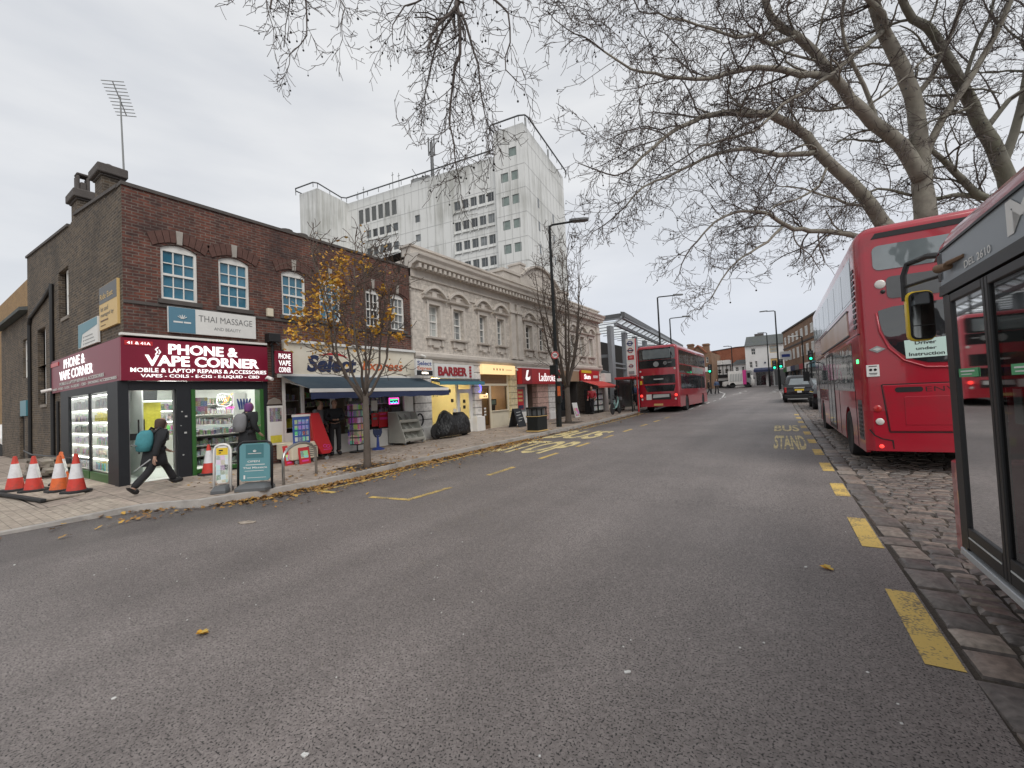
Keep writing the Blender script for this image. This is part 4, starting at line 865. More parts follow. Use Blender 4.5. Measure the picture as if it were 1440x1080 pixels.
cctv('white camera at the right end of the maroon fascia',(SX+.2,5.75,2.4),(.15,.05,-.06)); cctv('white camera above the small store sign',(SX+.1,11.4,3.3)); cctv('white camera on the side wall end of the maroon fascia',(-18.2,2.85,2.42),(0,-.2,-.06)); cctv('white camera beside the cream lit sign',(SX+.1,17.75,2.98),(.16,-.12,-.05))
nc = thing('notice_case','glazed white notice case with posters on the brick pier','notice case',(SX,6.05,.64)); mb = MB(); mb.box(SX,SX+.07,5.85,6.25,.62,1.68); mb.build('case', M['white_paint'], nc, bevel=.008)
mb = MB(); mb.box(SX+.068,SX+.074,5.89,6.21,1.25,1.62); mb.build('poster', M['goods_dark'], nc); mb = MB(); mb.box(SX+.068,SX+.075,5.9,6.2,.9,1.23); mb.build('poster', M['paper'], nc); mb = MB(); mb.box(SX+.068,SX+.074,5.9,6.2,.68,.88); mb.build('poster', M['goods_yellow'], nc)
mb = MB(); mb.prism([(5.85,1.72),(6.25,1.72),(6.2,1.84),(6.05,1.9),(5.9,1.84)],'x',SX,SX+.05); tag(mb.build('pier_plaque', M['stone_dark'], bevel=.01),'dark arched plaque on the pier above the notice case','plaque')
for a, b, z0, z1, m_, lb in ((9.25,9.5,.85,1.3,'red_sign','red poster low in the store window beside the blue sign stand'),(9.53,9.95,.8,1.32,'red_sign','large red poster in the middle of the store window'),(9.25,9.5,1.38,1.72,'paper','round white clock poster in the store window'),(10.1,10.5,1.1,1.45,'black','black poster at the right of the store window')):
    mb = MB(); mb.box(SX-.055,SX-.04,a,b,z0,z1); pt = tag(mb.build('window_poster', M[m_]),lb,'poster')
    if m_ == 'red_sign':
        mb = MB(); mb.box(SX-.04,SX-.036,a+.04,b-.04,(z0+z1)/2,(z0+z1)/2+.08); mb.box(SX-.04,SX-.036,a+.06,b-.1,z1-.09,z1-.05); mb.build('pale_band', M['cloth_grey'] if b < 9.6 else M['pink'], pt)
ns_ = thing('neon_sign','small neon box with pink frame and blue letters hanging in the store window','neon sign',(SX-.03,10.2,1.55)); mb = MB(); mb.tube([(SX-.03,10.0,1.58),(SX-.03,10.0,1.78),(SX-.03,10.42,1.78),(SX-.03,10.42,1.58),(SX-.03,10.0,1.58)],.014,6); mb.build('frame_tube', M['neon_pink'], ns_); mb = MB(); mb.tube([(SX-.03,10.05,1.72),(SX-.03,10.37,1.73)],.018,6); mb.build('green_tube', M['neon_green'], ns_); mb = MB(); mb.tube([(SX-.03,10.05,1.64),(SX-.03,10.12,1.6),(SX-.03,10.18,1.65),(SX-.03,10.25,1.6),(SX-.03,10.31,1.65),(SX-.03,10.37,1.6)],.018,6); mb.build('blue_tube', M['neon_cyan'], ns_)
# ---------------------------------------------------------------- classical stone building with a row of small shops
sbd = thing('stone_building','pale stone classical building with segmental window pediments and heavy cornice','building',(FX,20,0))
SF = FX+.06; Y0, Y1 = 11.12, 28.9
WS = [(12.0,12.6),(13.4,14.02),(15.13,15.67),(16.48,17.03),(19.02,19.66),(20.42,21.05),(21.85,22.45),(24.25,24.85),(25.65,26.25),(27.05,27.65)]
mb = MB(); mb.wall('x',SF,Y0,Y1,3.42,6.30,[(a,b,4.12,5.38) for a,b in WS],-.22)
mb.poly((SF,Y1,0),(-24,Y1,0),(-24,Y1,7.0),(SF,Y1,7.0)); mb.poly((SF,Y0,3.4),(SF-.3,Y0,3.4),(SF-.3,Y0,7.0),(SF,Y0,7.0)); mb.poly((FX-.3,Y0+.02,6.3),(-24,Y0+.02,6.3),(-24,Y0+.02,7.0),(FX-.3,Y0+.02,7.0))
mb.build('front_wall', M['stone'], sbd)
mb = MB(); mb.poly((SF,Y0,7.3),(SF,Y1,7.3),(-24,Y1,7.3),(-24,Y0,7.3)); mb.build('roof', M['roof_felt'], sbd)
mb = MB()
e0, e1 = Y0-.05, Y1+.15
mb.box(SF-.2,SF+.06,Y0,Y1,6.30,6.38); mb.box(SF-.2,SF+.03,Y0,Y1,6.38,6.60)
mb.prism([(SF-.2,6.60),(SF+.10,6.60),(SF+.16,6.72),(SF+.42,6.80),(SF+.44,6.92),(SF+.52,7.02),(SF+.53,7.08),(SF-.2,7.16)],'y',e0,e1)
mb.box(SF-.45,SF+.06,Y0,Y1,7.10,7.42); mb.box(SF-.5,SF+.12,e0,e1,7.42,7.50)
mb.box(SF-.1,SF+.06,Y0,Y1,5.86,5.92)
y = Y0+.1
while y < Y1: mb.box(SF+.15,SF+.38,y,y+.13,6.60,6.76); y += .27
mb.build('cornice', M['stone_plain'], sbd)
mb = MB(); mb.prism([(SF-.1,3.24),(SF+.10,3.24),(SF+.14,3.32),(SF+.14,3.44),(SF+.02,3.50),(SF-.1,3.50)],'y',Y0,Y1+.1); mb.box(SF-.1,SF+.04,Y0,Y1,3.10,3.24); mb.build('string_course', M['stone_plain'], sbd)
for i, (a, b) in enumerate(WS):
    fo = sash(sbd,'x',SF-.2,1,a+.003,b-.003,4.123,5.377,2,2,['pane_curtain','pane_pale','pane_pale','pane_pale','pane_dark','pane_dark','pane_pale','pane_pale','pane_dark','pane_pale'][i],fw=.05,bar=.02)
    mb = MB(); c = (a+b)/2
    mb.box(SF,SF+.05,a-.13,a-.01,4.12,5.45); mb.box(SF,SF+.05,b+.01,b+.13,4.12,5.45); mb.box(SF,SF+.052,a-.13,b+.13,5.39,5.55)   # architrave
    mb.prism([(SF,5.55),(SF+.16,5.60),(SF+.18,5.66),(SF,5.68)],'y',a-.34,b+.34)
    n = 10; lo = arc(a-.32,b+.32,5.68,.34,n); hi = arc(a-.36,b+.36,5.74,.40,n)
    for k in range(n): mb.prism([lo[k],lo[k+1],hi[k+1],hi[k]],'x',SF-.01,SF+.17)
    mb.prism([(c-.14,5.68),(c+.14,5.68),(c+.11,5.88),(c-.11,5.88)],'x',SF,SF+.07)
    mb.build('window_surround', M['stone_plain'], sbd)
    mb = MB(); mb.prism([(SF-.1,4.03),(SF+.17,4.03),(SF+.19,4.10),(SF-.1,4.121)],'y',a-.22,b+.22)
    for q in (a-.12, b+.0): mb.box(SF,SF+.10,q,q+.12,3.76,4.03)
    mb.box(SF,SF+.06,a+.02,b-.02,3.78,3.96); mb.box(SF,SF+.09,a+.14,b-.14,3.70,3.80)
    mb.build('window_apron', M['stone_plain'], sbd)
for ya, yb in ((17.55,17.95),(18.15,18.55),(22.95,23.35),(23.5,23.9),(28.4,28.85)):
    mb = MB(); mb.box(SF,SF+.13,ya,yb,3.50,5.80); mb.box(SF,SF+.17,ya-.04,yb+.04,3.50,3.62); mb.box(SF,SF+.19,ya-.06,yb+.06,5.80,5.92); mb.box(SF,SF+.11,ya,yb,5.92,6.30); mb.build('pilaster', M['stone_plain'], sbd, bevel=.01)
mb = MB(); mb.box(SF-.7,SF+.02,17.2,18.7,7.5,7.85); mb.box(SF-.75,SF+.08,17.1,18.8,7.85,8.0)
A = arc(18.9,22.9,7.95,.80,14); mb.prism([(18.9,7.5)]+A+[(22.9,7.5)],'x',SF-.55,SF-.02); A2 = arc(18.75,23.05,8.0,.86,14)
for k in range(14): mb.prism([A[k],A[k+1],A2[k+1],A2[k]],'x',SF-.62,SF+.12)
mb.box(SF-.65,SF+.06,18.7,19.2,7.5,8.5); mb.box(SF-.7,SF+.1,18.65,19.25,8.5,8.62); mb.box(SF-.7,SF+.02,23.0,24.2,7.5,7.85); mb.box(SF-.75,SF+.08,22.9,24.3,7.85,8.0)
mb.build('attic', M['stone_plain'], sbd, bevel=.012)
mb = MB(); mb.cyl((-13.4,14.9,7.2),.18,.75,10); mb.box(-13.7,-13.1,14.4,15.4,6.9,7.35); mb.build('chimney', M['brick_brown'], sbd)
mb = MB()                                              # rusticated piers
mb.box(FX-.3,SF+.0,11.13,11.98,.1,3.1)
mb.box(FX-.3,SF,14.62,15.08,.1,3.1); mb.box(FX-.3,SF,21.2,22.1,.1,3.1); mb.box(FX-.3,SF,28.3,28.88,.1,3.1)
mb.build('rusticated_pier', M['rustic'], sbd, bevel=.012)
mb = MB(); mb.box(FX-.3,SF,17.42,18.0,.1,3.1); mb.build('rusticated_pier', M['rustic_cream'], sbd, bevel=.012)
mb = MB(); mb.box(FX-.3,SF-.02,20.0,21.19,.1,3.1); mb.build('rusticated_pier', M['rustic_pink'], sbd, bevel=.012)
mb = MB(); mb.box(FX-.1,SF+.13,14.55,15.12,.1,.85); mb.box(FX-.1,SF+.08,11.14,12.02,.1,.65); mb.box(FX-.1,SF+.08,17.38,18.04,.1,.6); mb.box(FX-.1,SF+.08,21.15,22.15,.1,.7); mb.build('pier_base', M['white_paint'], sbd, bevel=.02)
# barber
mb = MB(); mb.box(FX-.18,FX-.08,11.98,12.06,.15,2.5); mb.box(FX-.18,FX-.08,13.62,13.72,.15,2.5); mb.box(FX-.18,FX-.08,14.52,14.62,.15,2.5); mb.box(FX-.18,FX-.08,11.98,14.62,2.42,2.5); mb.box(FX-.18,FX-.08,12.06,13.62,.15,.62); mb.box(FX-.18,FX-.09,13.72,14.52,2.0,2.06); mb.box(FX-.18,FX-.07,12.06,13.62,.62,.66)
mb.build('shopfront', M['white_paint'], sbd, bevel=.005)
mb = MB(); mb.poly((FX-.13,12.06,.66),(FX-.13,13.62,.66),(FX-.13,13.62,2.42),(FX-.13,12.06,2.42)); mb.build('shop_window', M['glass'], sbd)
mb = MB(); f = .09; mb.box(FX-.15,FX-.1,13.72,13.72+f,.2,2.0); mb.box(FX-.15,FX-.1,14.52-f,14.52,.2,2.0); mb.box(FX-.15,FX-.1,13.81,14.43,.2,.75); mb.box(FX-.15,FX-.1,13.81,14.43,1.9,2.0); d_ = mb.build('shop_door', M['white_paint'], sbd); mb = MB(); mb.poly((FX-.13,13.8,.75),(FX-.13,14.44,.75),(FX-.13,14.44,1.9),(FX-.13,13.8,1.9)); mb.build('glazing', M['glass'], d_); mb = MB(); mb.tube([(FX-.07,13.78,.9),(FX-.07,13.78,1.3)],.014,6); mb.build('handle', M['steel'], d_)
mb = MB(); mb.poly((-16,12,.25),(FX-.19,12,.25),(FX-.19,14.6,.25),(-16,14.6,.25)); mb.poly((-15.0,12,.2),(-15.0,14.6,.2),(-15.0,14.6,2.6),(-15.0,12,2.6)); mb.box(-16,FX-.2,14.6,14.64,.2,2.6); mb.box(-16,FX-.2,11.98,12.0,.2,2.6); mb.poly((-16,12,2.6),(FX-.19,12,2.6),(FX-.19,14.6,2.6),(-16,14.6,2.6)); mb.build('shop_room', M['interior_warm'], sbd)
mb = MB(); mb.box(-13.6,-13.2,12.8,13.9,2.53,2.58); tag(mb.build('ceiling_light', M['lamp_warm']),'warm ceiling light inside the yellow barber shop','ceiling light')
t = thing('chandelier','dark hanging lamp with small arms seen through the barber window','lamp',(-12.6,12.7,2.1)); mb = MB(); mb.tube([(-12.6,12.75,2.6),(-12.6,12.75,1.95)],.012,5)
for a in range(6): mb.tube([(-12.6,12.75,1.97),(-12.6+.25*math.cos(a),12.75+.25*math.sin(a),1.9),(-12.6+.25*math.cos(a),12.75+.25*math.sin(a),1.78)],.012,5)
mb.build('frame', M['black'], t)
for y, z, lb in ((13.2,2.0,'small square black picture in the barber window'),(13.35,1.6,'black wall clock shape in the barber window'),(14.1,1.55,'small dark notice on the barber door'),(14.1,1.3,'lower small dark notice on the barber door')):
    mb = MB(); mb.box(FX-.125,FX-.12,y-.08,y+.08,z-.07,z+.07); tag(mb.build('window_notice', M['black']),lb,'notice')
mb = MB(); mb.box(FX-.125,FX-.12,13.4,13.58,.9,1.25); tag(mb.build('window_notice', M['paper']),'white price list low in the barber window','notice')
bs = board('barber_sign','white fascia reading BARBER in raised dark red letters',c=SF+.0,u0=12.1,u1=14.5,v0=2.5,v1=3.08,th=.1,m_='paper'); lit(bs,'BARBER',12.28,2.6,1.72,.36,SF+.102,'crimson',.03,.03)
mb = MB()
for i in range(4): mb.box(SF+.1,SF+.13,14.18,14.3,2.55+.13*i,2.64+.13*i)
mb.build('lettering_column', M['crimson'], bs)
aw2 = thing('awning','short blue folded awning below the barber sign','awning',(SF,13.3,2.3)); mb = MB(); mb.prism([(SF,2.48),(SF+.12,2.47),(SF+.45,2.34),(SF+.45,2.30),(SF,2.40)],'y',12.0,14.75); mb.build('fabric', M['awning'], aw2); mb = MB(); mb.box(SF+.44,SF+.47,12.0,14.75,2.22,2.36); mb.build('front_bar', M['teal'], aw2)
# cafe with cream lit sign
cs = board('cafe_sign','cream internally lit box sign with small faint dark letters',c=SF+.0,u0=15.05,u1=17.65,v0=2.72,v1=3.16,th=.16,m_='sign_cream_lit')
mb = MB()
for k in range(4): mb.box(SF+.161,SF+.165,15.85+.24*k,15.93+.24*k,2.9,3.0)
mb.box(SF+.161,SF+.165,16.85,17.35,2.93,2.95); mb.build('small_print', M['wood'], cs)
mb = MB(); mb.box(FX-.16,FX-.06,15.1,15.18,.15,2.7); mb.box(FX-.16,FX-.06,15.86,15.96,.15,2.3); mb.box(FX-.16,FX-.06,17.32,17.42,.15,2.7); mb.box(FX-.16,FX-.05,15.18,17.32,2.2,2.3); mb.box(FX-.15,FX-.07,15.96,17.32,.15,1.0); mb.box(FX-.16,FX-.0,15.96,17.32,1.0,1.05); mb.box(FX-.1,FX-.06,16.05,17.22,.3,.9)
mb.build('shopfront', M['cream_paint'], sbd, bevel=.006)
mb = MB(); mb.box(FX-.15,FX-.1,15.2,17.3,2.31,2.7); mb.build('transom_panel', M['wood'], sbd)
mb = MB(); mb.poly((FX-.11,15.96,1.05),(FX-.11,17.32,1.05),(FX-.11,17.32,2.2),(FX-.11,15.96,2.2)); mb.build('shop_window', M['glass'], sbd)
mb = MB(); mb.box(FX-.15,FX-.1,15.18,15.25,.2,2.2); mb.box(FX-.15,FX-.1,15.79,15.86,.2,2.2); mb.box(FX-.15,FX-.1,15.25,15.79,.2,.4); mb.box(FX-.15,FX-.1,15.25,15.79,2.1,2.2); d_ = mb.build('shop_door', M['wood'], sbd); mb = MB(); mb.poly((FX-.12,15.24,.39),(FX-.12,15.8,.39),(FX-.12,15.8,2.11),(FX-.12,15.24,2.11)); mb.build('glazing', M['glass_grey'], d_)
mb = MB()
for k in range(3): mb.box(FX-.115,FX-.112,15.45,15.6,.85+.14*k,.93+.14*k)
mb.build('sticker', M['paper'], d_)
mb = MB(); mb.poly((-16,15.1,.28),(FX-.16,15.1,.28),(FX-.16,17.4,.28),(-16,17.4,.28)); mb.poly((-15.5,15,.2),(-15.5,17.5,.2),(-15.5,17.5,2.8),(-15.5,15,2.8)); mb.box(-16,FX-.16,17.42,17.44,.2,2.8); mb.poly((-16,15,2.75),(FX-.16,15,2.75),(FX-.16,17.5,2.75),(-16,17.5,2.75)); mb.build('shop_room', mat('cafe_wall',(.5,.33,.2),.7,.15), sbd)
t = thing('pendant_lamp','small glowing globe pendant inside the cafe window','lamp',(-12.9,16.9,1.8)); mb = MB(); mb.ball((-12.9,16.9,1.82),.07,10); mb.build('globe', M['lamp_warm'], t); mb = MB(); mb.tube([(-12.9,16.9,1.88),(-12.9,16.9,2.75)],.006,4); mb.build('cord', M['black'], t)
mb = MB(); mb.box(-14.2,-13.8,15.8,16.6,2.7,2.74); tag(mb.build('ceiling_light', M['lamp_warm']),'warm ceiling light deep inside the cafe','ceiling light')
t = thing('cafe_screen','small screen on a stand inside the cafe window','screen',(-12.5,16.85,1.2)); mb = MB(); mb.box(-12.55,-12.5,16.62,17.1,1.28,1.58); mb.build('casing', M['black'], t, bevel=.01); mb = MB(); mb.box(-12.499,-12.495,16.7,17.02,1.33,1.53); mb.build('display', mat('screen_grey',(.2,.26,.22),.3,.3,8), t); mb = MB(); mb.box(-12.6,-12.45,16.8,16.9,.25,1.28); mb.build('stand', M['black'], t)
t = thing('moon_sign','blue neon crescent hung beside the cafe door','neon sign',(SF+.3,14.62,1.9)); mb = MB(); mb.tube([(SF+.3,14.58+.11*math.cos(a),2.07+.15*math.sin(a)) for a in [R(q) for q in range(-100,110,30)]],.03,6); mb.build('crescent', M['neon_blue'], t); mb = MB(); mb.tube([(SF,14.6,2.28),(SF+.3,14.6,2.26)],.012,5); mb.build('bracket', M['black'], t)
t = thing('lit_box_sign','small glowing cream box sign projecting by the cafe door','sign',(SF+.3,14.9,1.6)); mb = MB(); mb.obox((SF+.25,14.93,1.72),(.1,.5,.18)); mb.build('box', M['sign_cream_lit'], t, bevel=.01); mb = MB()
for k in range(2): mb.box(SF+.30,SF+.303,14.85+.14*k,14.92+.14*k,1.68,1.75)
mb.build('small_print', M['wood'], t)
# bookmaker
ls = board('bookmaker_sign','bright red fascia with white Ladbrokes lettering',c=SF+.0,u0=18.04,u1=22.12,v0=2.27,v1=3.08,th=.28,m_='red_sign'); lit(ls,'Ladbrokes',19.75,2.42,2.0,.44,SF+.285,'letter_lit',.0,.004)
mb = MB(); mb.box(SF+.28,SF+.30,18.06,19.0,2.29,3.06); lp = mb.build('logo_panel', M['crimson'], ls)
mb = MB(); mb.prism([(18.50,2.96),(18.68,2.98),(18.52,2.62),(18.72,2.60),(18.80,2.68),(18.78,2.52),(18.60,2.44),(18.42,2.46),(18.36,2.55)],'x',SF+.30,SF+.312); mb.build('logo', M['letter_lit'], lp)
mb = MB(); mb.box(SF,SF+.2,18.0,22.16,3.08,3.14); mb.build('top_rail', M['paper'], ls)
mb = MB(); mb.box(FX-.16,FX-.06,18.0,18.1,.15,2.27); mb.box(FX-.16,FX-.06,19.0,19.12,.15,2.27); mb.box(FX-.16,FX-.06,18.1,19.0,2.15,2.27); mb.box(FX-.15,FX-.07,18.1,19.0,.15,.85); mb.build('shopfront', M['white_paint'], sbd, bevel=.006)
mb = MB(); mb.poly((FX-.11,18.1,.85),(FX-.11,19.0,.85),(FX-.11,19.0,2.15),(FX-.11,18.1,2.15)); mb.build('shop_window', M['pane_pale'], sbd)
mb = MB(); mb.box(FX-.1,FX-.09,18.22,18.78,1.0,2.02); pt = tag(mb.build('window_poster', M['red_sign']),'tall red and dark poster in the bookmaker window','poster'); mb = MB(); mb.box(FX-.09,FX-.086,18.26,18.74,1.02,1.2); mb.build('dark_band', M['navy'], pt); mb = MB()
for k in range(3): mb.box(FX-.09,FX-.086,18.3,18.68,1.4+.2*k,1.5+.2*k)
mb.build('print', M['amber'], pt)
mb = MB(); mb.box(FX-1.5,FX-1.4,19.1,20.1,.15,2.6); mb.box(FX-1.4,FX-.3,20.0,20.05,.15,2.6); mb.build('entrance_recess', mat('recess',(.20,.14,.11),.7,.2), sbd); mb = MB(); mb.box(FX-1.39,FX-1.35,19.25,19.95,.15,2.1); mb.build('shop_door', M['wood'], sbd)
# dark shops at the far end
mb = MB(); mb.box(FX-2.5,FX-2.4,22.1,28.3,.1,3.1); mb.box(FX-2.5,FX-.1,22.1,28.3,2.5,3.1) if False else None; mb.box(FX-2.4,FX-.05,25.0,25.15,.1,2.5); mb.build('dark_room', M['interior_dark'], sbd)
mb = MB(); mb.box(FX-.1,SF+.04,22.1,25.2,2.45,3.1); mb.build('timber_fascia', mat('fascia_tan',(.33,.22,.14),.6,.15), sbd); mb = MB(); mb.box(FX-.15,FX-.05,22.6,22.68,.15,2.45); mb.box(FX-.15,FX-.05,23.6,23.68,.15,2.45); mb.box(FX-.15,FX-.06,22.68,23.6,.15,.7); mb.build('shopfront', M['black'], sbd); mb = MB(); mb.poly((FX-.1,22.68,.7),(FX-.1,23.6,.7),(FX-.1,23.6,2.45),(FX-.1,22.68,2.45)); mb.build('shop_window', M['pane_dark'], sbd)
su = board('kiosk_sign','red fascia of the end kiosk with yellow strip and white lettering',c=SF,u0=25.3,u1=28.25,v0=2.5,v1=3.18,th=.15,m_='red_sign'); mb = MB(); mb.box(SF+.14,SF+.17,25.35,26.9,3.0,3.18); mb.build('yellow_strip', M['yellow'], su); lit(su,'Sun',25.75,2.6,1.0,.32,SF+.153,'letter_lit',.03,.004); mb = MB(); mb.box(SF+.151,SF+.156,27.2,28.0,2.68,2.86); mb.build('white_word', M['paper'], su)
mb = MB(); mb.box(FX-.2,SF+.3,28.9,30.1,2.4,3.05); mb.box(FX-.2,SF+.2,28.9,29.6,.3,2.4); tag(mb.build('kiosk_box', M['white_paint'], bevel=.02),'white kiosk box between the stone building and the station canopy','kiosk')
ra_ = thing('awning','sloping faded red awning over the end kiosk','awning',(SF,27,2.3)); mb = MB()
for i in range(6):
    a, b = 25.4+.6*i, 26+.6*i; mb.poly((SF+.1,a,2.48),(SF+.1,b,2.48),(SF+1.25,b,2.1),(SF+1.25,a,2.1)); mb.poly((SF+1.25,a,2.1),(SF+1.25,b,2.1),(SF+1.26,b,1.98),(SF+1.26,a,1.98))
mb.build('fabric', M['awning_red'], ra_); mb = MB(); mb.box(SF,SF+.12,25.4,29,2.44,2.54); mb.build('cassette', M['paper'], ra_)
for i, (y, lb) in enumerate(((25.6,'left hand dark display stand of phone cases under the red awning'),(26.6,'right hand dark display stand of phone cases under the red awning'))):
    t = thing('display_stand',lb,'display stand',(SF+.6,y,.4),0,'display stands at the kiosk'); mb = MB(); mb.obox((SF+.6,y,1.15),(.5,.85,1.55)); mb.build('cabinet', M['black'], t, bevel=.02); mb = MB()
    for r_ in range(4):
        for c_ in range(3): mb.box(SF+.85,SF+.862,y-.36+.25*c_,y-.16+.25*c_,.55+.36*r_,.82+.36*r_)
    mb.build('stock', M['goods_pale'], t)
# ---------------------------------------------------------------- white concrete office tower behind the shops
tw = thing('office_tower','tall white panelled office block with a taller right wing rising behind the shops','building',(-29.74,49.65,0),R(8.5))
WIN = []
rowsR = [36.35,33.03,29.68,26.28,22.93,19.6,16.3]
holesR = [(-2.35,-1.16,rowsR[0]-1.25,rowsR[0])]
for z in rowsR[1:]: holesR += [(-3.72,-2.56,z-1.3,z),(-2.10,-1.03,z-1.3,z)]
mb = MB(); mb.wall('y',0,-4.6,0,0,39.3,holesR,.14); mb.poly((0,0,0),(0,17,0),(0,17,39.3),(0,0,39.3)); mb.poly((-4.6,0,0),(-4.6,14,0),(-4.6,14,39.3),(-4.6,0,39.3)); mb.poly((-4.6,17,0),(0,17,0),(0,17,39.3),(-4.6,17,39.3))
holesM = []
rowsM = [31.25,28.12,25.08,22.0,18.9,15.8]
xs5 = [-12.0+1.42*k for k in range(5)]
for z in rowsM: holesM += [(x,x+1.06,z-1.32,z) for x in xs5]
for z in (30.88,27.8,24.7,21.6): holesM.append((-19.3,-18.3,z-1.15,z))
xs6 = [-29.45+1.42*k for k in range(5)]
for z in (30.6,27.6,24.6,21.6): holesM += [(x,x+1.08,z-1.32,z) for x in xs6]
louv = [(-31.0+1.42*k,-29.95+1.42*k,32.0,34.4) for k in range(6)]
mb.wall('y',.6,-33.3,-4.6,0,36.2,holesM+louv,.16)
mb.wall('x',-33.3,-5.7,.6,0,36.2,[],.1); mb.wall('y',-5.7,-37.4,-33.3,0,36.2,[(-36.2,-35.2,26.0,27.3),(-36.2,-35.2,22.6,23.9)],.14); mb.poly((-37.4,-5.7,0),(-37.4,14,0),(-37.4,14,36.2),(-37.4,-5.7,36.2))
mb.build('wall', M['tower_panel'], tw, local=True)
mb = MB(); mb.poly((-4.6,0,39.3),(0,0,39.3),(0,17,39.3),(-4.6,17,39.3)); mb.poly((-37.4,-5.7,36.2),(-33.3,-5.7,36.2),(-33.3,14,36.2),(-37.4,14,36.2)); mb.poly((-33.3,.6,36.2),(-4.6,.6,36.2),(-4.6,14,36.2),(-33.3,14,36.2)); mb.build('roof', M['roof_felt'], tw, local=True)
mb = MB()
for i in range(20): x = -32.6+1.42*i; mb.box(x-.018,x+.018,.575,.6,10,36.2) if -33 < x < -4.8 else None
for z in (34.8,31.65,28.5,25.4,22.35): mb.box(-33.28,-4.65,.58,.6,z-.02,z+.02)
for i in range(1,4): mb.box(-4.6+1.15*i-.02,-4.6+1.15*i+.02,-.025,0,10,39.3)
for z in (37.2,33.7,30.4,27.0,23.6,20.3): mb.box(-4.58,-.02,-.02,0,z-.025,z+.025); mb.box(0,.02,.05,16.95,z-.02,z+.02)
for i in range(1,12): mb.box(0,.025,1.42*i-.015,1.42*i+.015,10,39.3)
for i in range(1,5): mb.box(-33.3,-33.28,-5.7+1.25*i-.015,-5.7+1.25*i+.015,10,36.2); mb.box(-37.4+.95*i-.015,-37.4+.95*i+.015,-5.72,-5.7,10,36.2)
for z in (29.3,22.6): mb.box(-33.3,-33.28,-5.65,.58,z-.02,z+.02)
mb.build('panel_joints', M['tower_joint'], tw, local=True)
def owin(u0,u1,z0,z1,y,m_):
    f = MB(); b = .07
    f.box(u0,u0+b,y,y+.05,z0,z1); f.box(u1-b,u1,y,y+.05,z0,z1); f.box(u0+b,u1-b,y,y+.05,z0,z0+b); f.box(u0+b,u1-b,y,y+.05,z1-b,z1)
    fo = f.build('window', M['grey'], tw, local=True); p = MB(); p.poly((u0+.03,y+.03,z0+.03),(u1-.03,y+.03,z0+.03),(u1-.03,y+.03,z1-.03),(u0+.03,y+.03,z1-.03)); p.build('pane', M[m_], fo, local=True)
for h in holesR: owin(h[0],h[1],h[2],h[3],.08,'pane_green')
for h in holesM[:]: owin(h[0],h[1],h[2],h[3],.70,rnd.choice(['pane_office','pane_office','pane_dark','pane_pale','pane_office']))
for h in ((-36.2,-35.2,26.0,27.3),(-36.2,-35.2,22.6,23.9)): owin(h[0],h[1],h[2],h[3],-5.62,'pane_office')
for h in louv:
    mb = MB()
    for k in range(16): z = h[2]+.15*k; mb.prism([(.66,z),(.74,z+.1),(.74,z+.12),(.66,z+.02)],'x',h[0],h[1])
    mb.box(h[0],h[1],.745,.76,h[2],h[3]); mb.build('louvre', M['grey'], tw, local=True)
mb = MB()
for y in (4.2,10.5):
    for z in (30.5,27.1,23.7): mb.box(.0,.02,y,y+.6,z-1.4,z)
mb.build('side_slot', M['pane_office'], tw, local=True)
mb = MB()                                              # spandrel ledges under each window
for z in rowsM: 
    for x in xs5: mb.box(x-.05,x+1.10,.42,.6,z-1.80,z-1.66); mb.box(x-.2,x-.08,.45,.6,z-2.0,z)
for z in (30.6,27.6,24.6):
    for x in xs6: mb.box(x-.05,x+1.12,.45,.6,z-1.80,z-1.67); mb.box(x-.2,x-.08,.45,.6,z-1.95,z)
mb.build('spandrel', M['tower_panel'], tw, local=True)
rl = MB(); o = .7
def rail(pts, z):
    rl.tube([(x,y,z) for x, y in pts], .11, 6)
    for (a, b), (c, d) in zip(pts, pts[1:]):
        L_ = math.hypot(c-a,d-b); k = max(1,int(L_/2.2))
        for i in range(k+1): x, y = a+(c-a)*i/k, b+(d-b)*i/k; rl.tube([(x,y,z),(x-.5 if False else x, y, z-.75)], .045, 4)
rail([(-4.9,1.5),(-5.0,-.3),(-4.6,-o),(-.3,-o),(.5,-.4),(o,.3),(o,16.6),(.4,17.4)], 39.95)
rail([(-4.8,0),(-33.0,0),(-33.6,-.6),(-33.0,-5.9),(-33.4,-6.4),(-37.4,-6.4),(-38.0,-5.9),(-38,2)], 36.85)
rl.build('roof_rail', M['grey_dark'], tw, local=True)
mb = MB(); mb.box(-21.7,-18.2,3,6,36.2,38.3); mb.build('plant_room', M['grey'], tw, local=True, bevel=.05)
mm_ = MB(); mm_.tube([(-16.6,2,36.2),(-16.6,2,42.5)],[.28,.24],6)
for k in range(3): a = k*2.09; mm_.tube([(-16.6+.5*math.cos(a),2+.5*math.sin(a),40.3),(-16.6+.5*math.cos(a),2+.5*math.sin(a),43.2)],.12,6); mm_.tube([(-16.6,2,40.8),(-16.6+.5*math.cos(a),2+.5*math.sin(a),40.8)],.05,4)
for k in range(6): mm_.tube([(-16.6-.32,2,37+.6*k),(-16.6+.32,2,37.3+.6*k)],.06,4)
mm_.build('phone_mast', M['grey_dark'], tw, local=True)
mb = MB()
for x, y, h in ((-31.8,1.4,2.0),(-30.3,1.2,2.4),(-24.2,1.5,3.4),(-23,1.6,3.0)): mb.tube([(x,y,36.2),(x,y,36.2+h)],.05,4); mb.box(x-.25,x+.25,y-.02,y+.02,36.2+h-.5,36.2+h-.42)
for x, y in ((-.4,2.0),(-.4,11)): mb.tube([(x,y,39.3),(x,y,41.2)],.16,6)
for x, y in ((-4,.5),(-1.4,.5),(-.4,5)): mb.tube([(x,y,39.3),(x,y,40.9)],.05,4)
mb.build('roof_aerials', M['grey'], tw, local=True)

